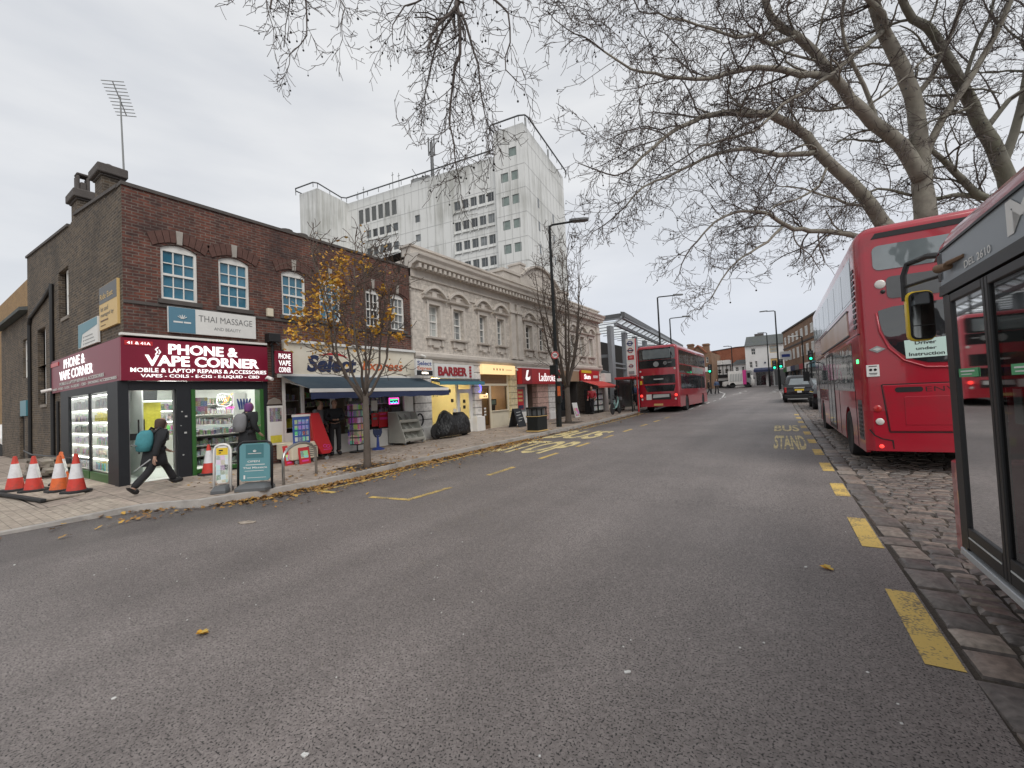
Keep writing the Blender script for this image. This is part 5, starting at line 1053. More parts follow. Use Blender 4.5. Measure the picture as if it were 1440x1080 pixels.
# ---------------------------------------------------------------- station canopy
stn = thing('station_canopy','grey steel station canopy with glazed roof on tall square columns','canopy',(-12,31,0))
CO = [(-11.6,30.6),(-12.0,34.8),(-12.25,38.2),(-12.6,42.3),(-13.0,47),(-13.4,52)]
for x, y in CO:
    mb = MB(); mb.obox((x,y,(gz(y)+.1+6.6)/2),(.34,.62,6.6-gz(y)-.1)); mb.build('column', M['column_grey'], stn, bevel=.03)
mb = MB(); mb.tube([(-11.3,30.9,6.75),(-13.2,52,6.85)],.16,4); mb.tube([(-10.75,31.0,7.2),(-13.3,62,7.35)],.17,4); mb.tube([(-10.75,31.0,7.2),(-17,31,7.25)],.15,4)
for k in range(14):
    t = k/13; a = V((-11.3,30.9,6.75)).lerp(V((-13.2,52,6.85)),t); b_ = V((-10.72,31.0,7.15)).lerp(V((-12.5,52,7.3)),t); mb.tube([a+V((-3,0,.1)),a+V((0,0,.06)),b_],.04,4)
mb.tube([(-11.75,30.6,4.4),(-16,30.6,4.4)],.16,4); mb.tube([(-11.75,30.7,3.0),(-15,30.7,4.3)],.15,4); mb.tube([(-11.75,30.6,2.9),(-16,30.6,2.9)],.16,4)
mb.tube([(-11.7,31,3.9),(-12.0,34.8,3.9)],.07,4); mb.tube([(-11.7,31,3.55),(-12.0,34.8,3.55)],.07,4); mb.tube([(-12.0,34.8,3.2),(-12.25,38.2,3.2)],.07,4); mb.prism([(-10.9,7.18),(-10.55,7.18),(-10.55,7.5),(-10.9,7.55)],'y',31,31.02); mb.build('beam', M['column_grey'], stn)
mb = MB(); mb.loft([[V((x+dx,y,z+dz)) for dx, dz in ((-.1,0),(.18,0),(.18,.36),(-.1,.42))] for x, y, z in ((-10.75,30.9,7.2),(-12.6,52,7.35),(-13.4,62,7.4))]); mb.loft([[V((x,30.88+dy,7.2+dz)) for dy, dz in ((0,0),(.2,0),(.2,.3),(0,.3))] for x in (-10.9,-17)]); mb.build('roof_edge', M['grey_dark'], stn)
mb = MB()
for k in range(13):
    t0, t1 = k/13+.006, (k+1)/13-.006
    p = [V((-11.35,30.9,6.85)).lerp(V((-13.3,52,6.95)),t) for t in (t0,t1)]; q = [V((-10.75,31,7.24)).lerp(V((-12.55,52,7.38)),t) for t in (t0,t1)]
    mb.poly(p[0]+V((-3,0,.3)),p[1]+V((-3,0,.3)),p[1]+V((0,0,.12)),p[0]+V((0,0,.12))); mb.poly(p[0]+V((0,0,.12)),p[1]+V((0,0,.12)),q[1],q[0])
mb.build('glass_roof', M['canopy_panel'], stn)
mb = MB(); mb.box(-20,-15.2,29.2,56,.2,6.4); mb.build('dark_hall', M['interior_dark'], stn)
mb = MB()
for k in range(6): mb.box(-15.2,-15.1,31.5+3.4*k,33.5+3.4*k,.5,2.6)
mb.build('hall_door', M['pane_dark'], stn)
tm = thing('transport_totem','tall white totem sign with blue and red roundels above a small timetable panel','sign',(-8.95,26.9,.3)); mb = MB(); mb.obox((-8.93,27.0,3.85),(.56,.16,2.35)); mb.build('panel', M['paper'], tm, bevel=.01); mb = MB(); mb.tube([(-8.65,27.02,.35),(-8.65,27.02,5.0)],.05,8); mb.build('post', M['red_sign'], tm)
def roundel(z, r, ring, bar):
    o = MB(); y = 26.915
    for k in range(20):
        a, b = 6.2832*k/20, 6.2832*(k+1)/20; o.poly(*[(-8.95+q*math.cos(t),y-.003,z+q*math.sin(t)) for q, t in ((r*.68,a),(r,a),(r,b),(r*.68,b))])
    ro = o.build('roundel', M[ring], tm); p = MB(); p.box(-8.95-r*1.25,-8.95+r*1.25,y-.009,y-.005,z-r*.2,z+r*.2); p.build('bar', M[bar], ro)
roundel(4.72,.17,'blue','navy'); roundel(4.27,.17,'crimson','navy'); roundel(3.27,.13,'crimson','navy')
mb = MB(); mb.box(-9.13,-8.73,26.9,26.915,3.68,3.95); rp = mb.build('red_panel', M['red_sign'], tm); mb = MB(); mb.prism([(-9.03,3.86),(-8.83,3.86),(-8.83,3.84),(-9.03,3.84)],'y',26.895,26.899); mb.prism([(-9.03,3.79),(-8.83,3.79),(-8.83,3.77),(-9.03,3.77)],'y',26.895,26.899); mb.build('rail_mark', M['paper'], rp)
mb = MB(); mb.box(-9.12,-8.76,26.9,26.915,2.75,2.95); mb.build('grey_panel', M['grey'], tm)
bsx = thing('bus_shelter','red topped bus shelter with dark posts half hidden by the stopped bus','bus shelter',(-9.4,28,.3)); mb = MB(); mb.obox((-9.35,28.2,2.52),(1.2,3.4,.14)); mb.build('roof', M['red_sign'], bsx, bevel=.02); mb = MB()
for x, y in ((-9.85,26.6),(-8.9,26.6),(-9.85,29.8),(-8.9,29.8)): mb.tube([(x,y,gz(y)+.1),(x,y,2.5)],.045,6)
mb.build('post', M['pole_black'], bsx); mb = MB(); mb.poly((-9.88,26.7,.6),(-9.88,29.7,.6),(-9.88,29.7,2.4),(-9.88,26.7,2.4)); mb.build('back_glass', M['glass_grey'], bsx); mb = MB(); mb.obox((-9.7,28.2,.85),(.25,2.6,.06)); mb.build('bench', M['red_sign'], bsx)
mb = MB(); mb.obox((-9.3,26.62,1.5),(.8,.06,1.5)); mb.build('advert_panel', M['black_gloss'], bsx)

# ---------------------------------------------------------------- far end of the street
def simple_windows(par, pl, c, o, ws, pm='pane_dark', fm='white_paint', **k):
    for a in ws: sash(par, pl, c, o, a[0], a[1], a[2], a[3], k.get('nc',2), k.get('nr',1), pm, fm=fm, sill=k.get('sill'))
wb = thing('white_rendered_house','white rendered corner house with grey slate roof at the top of the street','building',(-5,84,gz(84)))
ww = [(-6.94,-6.3,7.05,8.15),(-4.2,-2.95,7.15,8.35),(-7.3,-6.85,4.85,5.9),(-6.45,-6.1,4.85,5.95),(-4.15,-2.95,4.6,6.2)]
mb = MB(); mb.wall('y',84,-7.85,-2.0,gz(84),8.7,ww,.2); mb.poly((-2.0,84,1.5),(-2.0,94,1.5),(-2.0,94,8.7),(-2.0,84,8.7)); mb.poly((-7.85,84,1.5),(-7.85,94,1.5),(-7.85,94,8.7),(-7.85,84,8.7)); mb.build('wall', M['render_white'], wb)
mb = MB(); mb.prism([(83.7,8.6),(94.3,8.6),(90.5,10.6),(88,10.6)],'x',-7.9,-1.95); mb.poly((-7.95,83.7,8.7),(-7.95,94,8.7),(-6.6,89,10.62)); mb.build('roof', M['slate'], wb); mb = MB(); mb.box(-6.6,-5.2,88,89,9.5,11.0); mb.build('chimney', M['coping'], wb)
simple_windows(wb,'y',84.15,-1,[ww[0],ww[2],ww[3]],'pane_dark'); simple_windows(wb,'y',84.15,-1,[ww[1]],'pane_curtain','amber'); mb = MB(); mb.box(-4.15,-2.95,84.08,84.14,4.6,6.2); mb.build('boarded_window', M['amber'], wb); mb = MB(); mb.cyl((-5.0,83.95,5.5),.12,.01,8) if False else mb.box(-5.1,-4.85,83.93,83.99,5.45,5.7); mb.build('plaque', M['navy'], wb)
mb = MB(); mb.prism([(84,4.75),(82.3,4.35),(82.3,4.0),(84,4.1)],'x',-6.6,-3.8); tag(mb.build('awning', M['navy']),'dark blue shop awning on the far white house','awning'); mb = MB(); mb.box(-6.4,-5.0,83.95,84.0,1.8,3.9); mb.box(-4.6,-3.9,83.95,84.0,1.7,3.9); mb.build('shop_window', M['pane_dark'], wb)
mb = MB(); mb.box(-3.7,-2.2,83.9,84.0,1.7,4.3); mb.build('shopfront', M['grey_dark'], wb)
lw = thing('low_white_house','low white house with slate roof left of the white rendered house','building',(-9,86,1.6)); mb = MB(); mb.wall('y',85,-10.2,-7.86,1.6,5.7,[(-9.6,-9.1,4.4,5.2),(-8.6,-8.2,4.4,5.2)],.15); mb.build('wall', M['render_white'], lw); mb = MB(); mb.prism([(84.7,5.65),(92,6.6),(92,5.65)],'x',-10.3,-7.86); mb.build('roof', M['slate'], lw); simple_windows(lw,'y',85.1,-1,[(-9.6,-9.1,4.4,5.2),(-8.6,-8.2,4.4,5.2)])
pb = thing('timbered_pub','small black and white timbered pub with gables beyond the crossing','building',(-12,88,1.6)); mb = MB(); mb.wall('y',88,-13.4,-10.6,1.6,6.3,[(-12.9,-12.3,4.3,5.1),(-11.7,-11.1,4.3,5.1)],.15); mb.box(-13.3,-12.1,87.9,90,5.9,6.75); mb.box(-11.9,-10.8,87.9,90,5.9,6.75); mb.build('wall', M['render_white'], pb)
mb = MB()
for x in (-13.35,-12.65,-12.05,-11.4,-10.75): mb.box(x,x+.1,87.86,87.9,3.6,5.8)
mb.box(-13.4,-10.6,87.85,87.91,5.75,5.95); mb.box(-13.4,-10.6,87.85,87.91,3.5,4.1); mb.box(-13.4,-10.6,87.85,87.9,1.6,3.0); mb.build('timber_frame', M['black'], pb); simple_windows(pb,'y',88.1,-1,[(-12.9,-12.3,4.3,5.1),(-11.7,-11.1,4.3,5.1)])
rb = thing('red_brick_hall','long plain red brick wall of a hall behind the pub','building',(-12,96,1.6)); mb = MB(); mb.prism([(-15.2,1.6),(-8.4,1.6),(-8.4,9.5),(-10.5,9.5),(-15.2,9.05)],'y',95,104); mb.build('wall', M['brick_block'], rb); mb = MB(); mb.prism([(-15.3,9.05),(-10.5,9.5),(-8.4,9.5),(-8.4,9.62),(-10.5,9.62),(-15.3,9.17)],'y',94.9,104); mb.build('coping', M['coping'], rb); mb = MB(); mb.prism([(94,6.6),(95,7.0),(95,6.0),(94,5.9)],'x',-10.5,-8.3); mb.build('lean_to_roof', M['slate'], rb)
gb = thing('gabled_brick_building','orange brown brick building with gables and tall chimneys beyond the stopped bus','building',(-16,84,1.6)); mb = MB(); mb.wall('y',82,-17.4,-12.9,1.6,8.0,[(-14.6,-14.1,6.2,7.2),(-13.8,-13.4,6.2,7.2),(-14.6,-14.1,4.0,5.2)],.15); mb.prism([(-16.6,8.0),(-15.0,9.3),(-13.9,8.0)],'y',82,92); mb.poly((-12.9,82,1.6),(-12.9,92,1.6),(-12.9,92,8),(-12.9,82,8)); mb.build('wall', M['brick_far'], gb); mb = MB(); mb.prism([(-16.9,8.0),(-15.0,9.5),(-13.6,8.0),(-13.8,7.9),(-15,9.25),(-16.6,7.9)],'y',81.8,92); mb.poly((-17.4,82,8.01),(-12.9,82,8.01),(-12.9,92,8.4),(-17.4,92,8.4)); mb.build('roof', mat('tile_red',(.25,.09,.05),.8,.2), gb)
for x0, x1, z in ((-17.0,-16.0,9.9),(-14.4,-13.4,9.7)): mb = MB(); mb.box(x0,x1,83,84,7.5,z); mb.box(x0-.1,x1+.1,82.9,84.1,z-.3,z-.1); mb.build('chimney', M['brick_far'], gb)
simple_windows(gb,'y',82.1,-1,[(-14.6,-14.1,6.2,7.2),(-13.8,-13.4,6.2,7.2),(-14.6,-14.1,4.0,5.2)])
lb_ = thing('far_left_terrace','brick terrace on the left beyond the station canopy','building',(-19,66,1)); mb = MB(); mb.box(-26,-15.2,57,80,.5,7.5); mb.build('wall', M['brick_far'], lb_); mb = MB(); mb.box(-26.2,-15,56.8,80.2,7.5,7.7); mb.build('coping', M['coping'], lb_)
# right hand terrace: three storeys of brick with white sashes, facade turned toward the street
rt = thing('brick_terrace','long three storey brown brick terrace with white windows on the right side of the street','building',(1.62,60,gz(60)),R(11.2)); T = lambda z: z
ws = []
for k in range(7):
    y = 1.0+2.6*k
    for d in (0, .62): ws.append((y+d,y+d+.5,7.7,8.75)); ws.append((y+d,y+d+.5,5.3,6.6))
zb = gz(60)
mb = MB(); mb.wall('x',0,-8,19,0,9.6-zb,[(a,b,c-zb,d-zb) for a,b,c,d in ws],.18); mb.poly((0,19,0),(9,19,0),(9,19,9.6-zb),(0,19,9.6-zb)); mb.poly((0,-8,0),(9,-8,0),(9,-8,9.6-zb),(0,-8,9.6-zb)); mb.build('wall', M['brick_far'], rt, local=True)
mb = MB(); mb.box(-.15,.3,-8,19,9.6-zb,9.8-zb); mb.box(-.08,.1,-8,19,7.0-zb,7.2-zb); mb.build('cornice', M['coping'], rt, local=True); mb = MB(); mb.box(.3,9,-8,19,9.4-zb,9.6-zb); mb.box(2,3,3,4,9.6-zb,10.9-zb); mb.build('roof', M['slate'], rt, local=True)
for a,b,c,d in ws:
    f = MB(); f.box(-.06,.16,a-.03,b+.03,c-zb-.05,c-zb+.06); f.box(-.05,.16,a-.03,b+.03,d-zb-.1,d-zb+.04); f.box(-.04,.16,a-.03,a+.1,c-zb,d-zb); f.box(-.04,.16,b-.1,b+.03,c-zb,d-zb); f.box(-.02,.155,a,b,(c+d)/2-zb-.05,(c+d)/2-zb+.05); fo = f.build('window', M['white_paint'], rt, local=True); p = MB(); p.poly((.02,a,c-zb),(.02,b,c-zb),(.02,b,d-zb),(.02,a,d-zb)); p.build('pane', M['pane_curtain'], fo, local=True)
cols_ = ['green_frame','paper','navy','grey_dark','crimson','paper','teal']
for k in range(7):
    y = 19-2.7*(k+1); mb = MB(); mb.box(-.25,0,y+.05,y+2.6,3.0-zb+.6,3.7-zb+.6); sg = mb.build('shop_fascia', M[cols_[k]], rt, local=True); mb = MB(); mb.box(-.02,.1,y+.1,y+2.5,.2,3.4-zb+.2); mb.build('shop_window', M['pane_dark'], rt, local=True)
mb = MB(); mb.box(-1.6,-.2,12.5,12.7,5.2-zb,6.4-zb); o_ = mb.build('hanging_sign', M['paper'], rt, local=True); mb = MB(); mb.box(-1.4,-.4,12.48,12.5,5.6-zb,6.0-zb); mb.build('blue_band', M['blue'], o_, local=True)
# ---------------------------------------------------------------- lamp columns
def lamp(label, x, y, top, d, L_=1.0, r=.075, head='grey_dark', grp='street lamps', z0=None):
    z0 = gz(y)+.1 if z0 is None else z0; t = thing('street_lamp', label, 'street lamp', (x,y,z0), 0, grp); d = V((d[0],d[1],0)).normalized()
    mb = MB(); mb.tube([(x,y,z0),(x,y,z0+1.6)],[r*1.5,r*1.4],10); mb.tube([(x,y,z0+1.6),(x,y,top-.1),(x,y,top)],[r*1.0,r*.7,r*.6],8)
    e = V((x,y,top))+d*L_+V((0,0,.10*L_)); mb.tube([(x,y,top-.05),V((x,y,top))+d*.12+V((0,0,.03)),e],r*.55,6); mb.build('column', M['pole_black'], t)
    mb = MB(); n = V((-d.y,d.x,0)); c = e+d*.28
    mb.loft([[c+d*a+n*b*s_+V((0,0,z)) for b, z in ((-1,0),(1,0),(.8,.1),(-.8,.1))] for a, s_ in ((-.42,.10),(-.2,.17),(.25,.17),(.42,.09))]); mb.build('lamp_head', M[head], t); return t
lp = lamp('tall black lamp column with a twenty limit sign standing by the litter bin',-8.86,16.66,9.12,(1,.55),1.02,.085)
mb = MB(); mb.cyl((-8.45,15.72,2.0),.0,.0,3) if False else None
lamp('slim lamp column rising beyond the station canopy, the nearer of two',-9.7,36.9,9.5,(1,.9),1.6,.09); lamp('slim lamp column beyond the station canopy, the farther of two',-10.4,43.6,8.65,(1,.9),1.5,.08)
lamp('lamp column on the right side by the far traffic lights',-2.2,60,10.5,(-1,0),.9,.10); lamp('short far lamp column in front of the white rendered house',-4.0,75,9.6,(-1,0),.5,.09); lamp('far lamp column standing before the red brick hall',-9.45,80,8.5,(-1,0),.5,.09); lamp('lamp column against the right brick terrace with its head to the left',.25,56,6.8,(-1,0),.5,.08,'grey_pale')
# ---------------------------------------------------------------- vehicles (local axes: x right, y forward, z up, origin at the rear left on the ground)
def wheel(t, x, y, r, w_, side, rim='grey', z=None):
    z = r if z is None else z; s = side
    mb = MB(); mb.lathe((x,y,z),[(r*.55,0),(r*.62,-.02*s),(r*.93,-.02*s),(r,.03*s),(r,(w_-.03)*s),(r*.93,w_*s),(r*.5,w_*s)],22,'x'); o = mb.build('wheel', M['rubber'], t, local=True, smooth=40)
    mb = MB(); mb.lathe((x,y,z),[(.02,.05*s),(r*.18,.02*s),(r*.2,.06*s),(r*.45,.10*s),(r*.52,.015*s),(r*.6,-.005*s),(r*.6,.06*s),(.02,.12*s)],18,'x'); mb.build('rim', M[rim], o, local=True, smooth=40)
def skirt(L, yw, ra, zc, z0, z1, e0=.05, e1=.05):
    p = [(e0,z0)]
    for yc in yw:
        a0 = math.asin((z0-zc)/ra)
        for k in range(13): a = math.pi-a0-(math.pi-2*a0)*k/12; p.append((yc+ra*math.cos(a), zc+ra*math.sin(a)))
    return p+[(L-e1,z0),(L-e1,z1),(e0,z1)]
def ring(W, y, ins, H, r, zb, nb=5, tum=.0):
    p = [(ins,zb),(ins+tum*.3,zb+(H-zb)*.5)]
    for k in range(nb+1): a = math.pi-(math.pi/2)*k/nb; p.append((ins+tum+r+r*math.cos(a), H-r+r*math.sin(a)))
    q = p+[(W-x,z) for x, z in reversed(p)]
    return [V((x,y,z)) for x, z in q]
def busbody(t, L, W, H, yw, front=.5):
    zb = 1.04
    mb = MB(); mb.loft([ring(W,.0,.11,H-.10,.26,zb),ring(W,.03,.06,H-.05,.26,zb),ring(W,.10,.02,H-.01,.26,zb),ring(W,.22,0,H,.26,zb),ring(W,L-front,0,H,.26,zb),ring(W,L-front*.4,.05,H-.05,.28,zb),ring(W,L-.1,.12,H-.2,.3,zb),ring(W,L,.25,H-.4,.3,zb)])
    for x0, x1 in ((0,.06),(W-.06,W)): mb.prism(skirt(L,yw,.56,.48,.32,zb,.14,.3),'x',x0,x1)
    mb.loft([[V((x,y,z)) for x, y in ((.11,.0),(.04,.05),(.0,.14),(.3,.4),(W-.3,.4),(W,.14),(W-.04,.05),(W-.11,.0))] for z in (.36,zb)])
    mb.loft([[V((x,y,z)) for x, y in ((.0,L-.3),(.25,L),(W-.25,L),(W,L-.3),(W-.3,L-.6),(.3,L-.6))] for z in (.32,zb)])
    o = mb.build('body', M['bus_red'], t, local=True, smooth=32)
    mb = MB(); mb.box(.07,W-.07,.16,L-.4,.42,.6); mb.box(.07,W-.07,yw[0]+.7,yw[1]-.7,.34,.42); mb.build('underside', M['black'], t, local=True)
    for yc in yw:
        wheel(t,.02,yc,.48,.28,1); wheel(t,W-.02,yc,.48,.28,-1)
    return o
def side_glass(t, x, o, spans, z0, z1, m_='bus_glass', nm='window', c=.05):
    for a, b in spans:
        mb = MB(); x0, x1 = sorted((x-o*.012, x+o*.008)); p = [(a+c,z0),(b-c,z0),(b,z0+c),(b,z1-c),(b-c,z1),(a+c,z1),(a,z1-c),(a,z0+c)]; mb.prism(p,'x',x0,x1); mb.build(nm, M[m_], t, local=True)
def panel(t, nm, poly, m_, y0=-.012, y1=.02, bevel=0):
    mb = MB(); mb.prism(poly,'y',y0,y1); return mb.build(nm, M[m_] if isinstance(m_, str) else m_, t, local=True, bevel=bevel)
def rrect(x0,x1,z0,z1,r=.05):
    o = []
    for cx, cz, a0 in ((x1-r,z1-r,0),(x0+r,z1-r,90),(x0+r,z0+r,180),(x1-r,z0+r,270)):
        for k in range(4): a = R(a0+30*k); o.append((cx+r*math.cos(a), cz+r*math.sin(a)))
    return o
def disc(t, nm, x, z, r, m_, y=-.02, par=None):
    mb = MB(); mb.lathe((x,.0,z),[(r*1.15,.02),(r*1.15,y*.5),(r,y*.8),(r*.8,y),(.005,y*1.2)],14,'y'); return mb.build(nm, M[m_], par or t, local=True, smooth=40)
def rtext(par, s, x, z, w_, h_, m_, y=-.014, bold=.01):
    mb = MB(); mb.text(s,(x,y,z),(1,0,0),(0,0,1),w_,h_,bold); return mb.build('lettering', M[m_], par, local=True, uv=False, recalc=False)
# --- nearer double decker, parked in the cobbled bay, rear toward the camera
A = thing('double_decker_bus','red double decker bus parked in the cobbled bay with a green paper notice behind','bus',(.87,9.55,.05),R(2.4),'double decker buses')
W, L, H = 2.5, 10.3, 4.22
busbody(A, L, W, H, (2.05, 7.9))
panel(A,'roof_recess',[(.24,3.98),(2.26,3.98),(2.2,4.07),(.3,4.07)],'black',-.008)
panel(A,'rear_upper_window',rrect(.24,2.26,3.43,3.85,.09),'bus_glass_pale')
panel(A,'destination_panel',rrect(.40,2.1,2.93,3.30,.07),'grey_dark')
U = [(.27,2.74),(.275,2.58),(.30,2.42),(.34,2.28),(.40,2.15),(.48,2.04),(.58,1.94),(.70,1.87),(.85,1.82),(1.25,1.80)]
U = U+[(2.5-x,z) for x, z in reversed(U[:-1])]+[(2.1,2.80),(1.25,2.82),(.46,2.79)]
panel(A,'rear_lower_window',U,'bus_glass')
mb = MB(); mb.tube([(x+(-.03 if x < 1.25 else .03),-.004,z-.035) for x, z in [(.27,2.74),(.30,2.42),(.40,2.13),(.58,1.91),(.85,1.78),(1.25,1.75),(1.65,1.78),(1.92,1.91),(2.1,2.13),(2.2,2.42),(2.23,2.74)]],.018,6); mb.build('window_surround', M['bus_red'], A, local=True, smooth=True)
pn = panel(A,'paper_notice',[(.58,1.90),(1.10,1.91),(1.09,2.22),(.57,2.20)],'paper_green',-.016,-.013)
rtext(pn,'Driver',.70,2.12,.26,.06,'black',-.018,.02); rtext(pn,'under',.71,2.03,.25,.05,'black',-.018,.02); rtext(pn,'Instruction',.62,1.935,.43,.06,'black',-.018,.02)
panel(A,'engine_cover',[(.26,1.47),(2.24,1.47),(2.18,.70),(.32,.70)],'bus_red',-.014,.0,.006); panel(A,'panel_groove',[(.245,1.49),(2.255,1.49),(2.255,1.475),(.245,1.475)],'black',-.006,.01); panel(A,'panel_groove',[(.31,.69),(2.19,.69),(2.19,.672),(.31,.672)],'black',-.006,.01); panel(A,'panel_groove',[(.235,1.48),(.248,1.48),(.315,.69),(.30,.69)],'black',-.006,.01)
panel(A,'cover_inset',rrect(.52,1.98,.80,1.27,.02),'bus_red',-.02,-.012,.004); panel(A,'vent_slot',rrect(.41,.76,1.345,1.43,.038),'black',-.018,-.012)
rtext(A,'ENVIRO400',.79,1.345,1.0,.08,'black',-.0155,-.01)
panel(A,'bumper_groove',[(.04,.72),(.10,.62),(.2,.56),(.33,.53),(.34,.40),(.355,.40),(.35,.545),(.21,.575),(.115,.635),(.055,.73)],'black',-.004,.03)
for x in (.17,2.33): disc(A,'tail_lamp',x,1.08,.05,'red_lens'); disc(A,'reverse_lamp',x+(.02 if x < 1 else -.02),.86,.05,'clear_lens'); disc(A,'marker_lamp',x+(.02 if x < 1 else -.02),.44,.028,'tail_red')
disc(A,'rear_camera',.32,3.19,.065,'clear_lens'); disc(A,'rear_camera',.35,3.06,.03,'black')
panel(A,'diamond_badge',[(.11,2.09),(.22,2.15),(.33,2.09),(.22,2.03)],'grey',-.014); panel(A,'diamond_badge',[(.16,2.09),(.22,2.12),(.28,2.09),(.22,2.06)],'grey_pale',-.018,-.013)
cs_ = panel(A,'cycle_notice',[(.06,1.63),(.23,1.63),(.23,1.83),(.06,1.83)],'paper',-.014)
mb = MB()
for cx in (.115,.175): mb.lathe((cx,-.016,1.745),[(.022,0),(.022,-.002),(.014,-.002),(.014,0)],10,'y')
mb.box(.09,.2,-.018,-.014,1.80,1.812); mb.box(.09,.2,-.018,-.014,1.68,1.69); mb.box(.1,.19,-.018,-.014,1.66,1.665); mb.build('cycle_mark', M['black'], cs_, local=True)
panel(A,'number_plate',rrect(1.25,1.75,.48,.6,.02),'yellow',-.014)
side_glass(A,0,-1,[(.55,1.75),(1.8,3.1),(3.15,4.45),(4.5,5.8),(5.85,7.15),(7.2,8.5),(8.55,9.7)],3.08,3.78,'bus_glass_pale','upper_window')
mb = MB(); mb.prism([(.5,3.03),(9.75,3.03),(9.75,3.84),(.5,3.84)],'x',-.004,.01); mb.build('upper_glazing_band', M['black_gloss'], A, local=True)
side_glass(A,0,-1,[(1.0,1.35),(1.4,3.6),(3.65,4.2)],1.42,2.26,'bus_glass_pale','lower_window',.08); side_glass(A,0,-1,[(6.0,6.9),(6.95,7.9),(7.95,8.6)],1.42,2.26,'bus_glass_pale','lower_window')
mb = MB(); mb.prism([(.95,1.37),(4.25,1.37),(4.25,2.31),(1.0,2.31)],'x',-.004,.01); mb.prism([(5.85,1.37),(8.65,1.37),(8.65,2.31),(5.85,2.31)],'x',-.004,.01); mb.build('lower_glazing_band', M['black_gloss'], A, local=True)
mb = MB(); mb.box(-.012,.02,4.3,4.36,.36,2.34); mb.box(-.012,.02,5.74,5.8,.36,2.34); mb.box(-.012,.02,4.99,5.1,.36,2.34); mb.box(-.012,.02,4.36,5.74,2.28,2.34); mb.box(-.012,.02,4.36,5.74,.36,.44); d_ = mb.build('exit_door', M['black'], A, local=True); side_glass(A,-.002,-1,[(4.38,4.97),(5.12,5.72)],.46,2.26,'bus_glass_pale','glazing',.01)
mb = MB(); mb.box(-.012,.02,8.75,9.9,.34,2.34); mb.build('entrance_door', M['bus_glass'], A, local=True)
ad = MB(); ad.box(-.02,.02,1.2,7.0,2.47,2.92); ao = ad.build('advert_board', mat('advert_pale',(.62,.50,.44),.35,.25,.7,dirt=(.55,.35,.16),dscale=.6,damt=.6), A, local=True); ad = MB(); ad.box(-.026,.02,1.15,7.05,2.44,2.47); ad.box(-.026,.02,1.15,7.05,2.92,2.95); ad.build('advert_frame', M['grey_dark'], ao, local=True)
mb = MB()
for k in range(11): mb.box(-.012,.02,.22,.48,2.5+.10*k,2.56+.10*k)
mb.build('side_vent', M['black'], A, local=True); mb = MB()
for k in range(8): mb.prism([(.28,.58+.075*k),(.62,.58+.075*k),(.62,.62+.075*k),(.28,.62+.075*k)],'x',-.014,.02)
mb.build('engine_grille', M['black'], A, local=True); mb = MB(); mb.box(-.006,.02,.24,.66,.52,1.22); mb.build('grille_backing', M['grey_dark'], A, local=True)
mb = MB(); mb.box(-.016,.0,.30,.42,1.88,1.95); mb.build('indicator', M['neon_green'], A, local=True); mb = MB(); mb.box(-.006,.02,.9,.916,.34,1.4); mb.box(-.006,.02,3.4,3.416,.34,1.4); mb.box(-.006,.02,.1,9.6,2.38,2.392); mb.build('panel_seams', M['black'], A, local=True)
mb = MB(); mb.tube([(-.05,9.9,2.35),(-.25,10.1,2.3),(-.28,10.1,1.9)],.025,6); mb.obox((-.3,10.1,1.85),(.2,.1,.36)); mb.build('mirror', M['black'], A, local=True)
# --- farther double decker stopped in the bus stop on the left
Cb = thing('double_decker_bus','red double decker bus stopped at the shelter beside the station canopy, tail lights glowing','bus',(-8.70,27.3,.27),R(1.0),'double decker buses')
busbody(Cb, 10.4, 2.5, 4.2, (2.2, 8.2))
panel(Cb,'rear_upper_window',rrect(.14,2.36,3.30,4.02,.12),'bus_glass'); panel(Cb,'rear_upper_pane',rrect(.40,2.1,3.38,3.94,.05),'bus_glass_pale',-.02,-.011)
panel(Cb,'rear_band',rrect(.13,2.37,2.78,3.28,.05),'black_gloss'); mb = MB(); mb.lathe((1.75,-.013,3.05),[(.11,0),(.11,-.004),(.08,-.004),(.08,0)],16,'y'); mb.lathe((1.2,-.013,3.02),[(.17,0),(.17,-.003),(.005,-.003)],16,'y'); mb.build('round_marks', M['grey'], Cb, local=True); panel(Cb,'rear_band_print',[(1.9,3.06),(2.15,3.06),(2.15,3.1),(1.9,3.1)],'grey',-.016,-.012)
panel(Cb,'rear_upper_panel',[(.32,2.34),(2.3,2.34),(2.3,1.80),(.36,1.80)],'black_gloss'); panel(Cb,'rear_lower_panel',[(.42,1.70),(2.3,1.70),(2.2,1.30),(.58,1.30)],'black_gloss'); panel(Cb,'operator_mark',rrect(1.0,1.6,2.04,2.11,.03),'grey_pale',-.016,-.012)
panel(Cb,'advert_panel',[(.85,.80),(2.0,.80),(2.0,1.16),(.85,1.16)],'black',-.014); panel(Cb,'advert_photo',[(.9,.9),(1.9,.95),(1.9,1.12),(.95,1.12)],'grey_pale',-.018,-.013); panel(Cb,'route_panel',[(.5,.80),(.82,.80),(.82,1.14),(.5,1.14)],'paper',-.014)
panel(Cb,'number_plate',rrect(.95,1.5,.42,.55,.02),'amber',-.014)
for x in (.2,2.3): disc(Cb,'tail_lamp',x,1.06,.075,'tail_red'); disc(Cb,'reverse_lamp',x+(.03 if x < 1 else -.03),.82,.055,'clear_lens'); disc(Cb,'high_lamp',x,2.68 if x > 1 else 2.6,.055,'clear_lens')
disc(Cb,'rear_camera',.3,2.24,.07,'clear_lens'); panel(Cb,'yellow_notice',rrect(.14,.28,1.78,2.02,.03),'yellow',-.012)
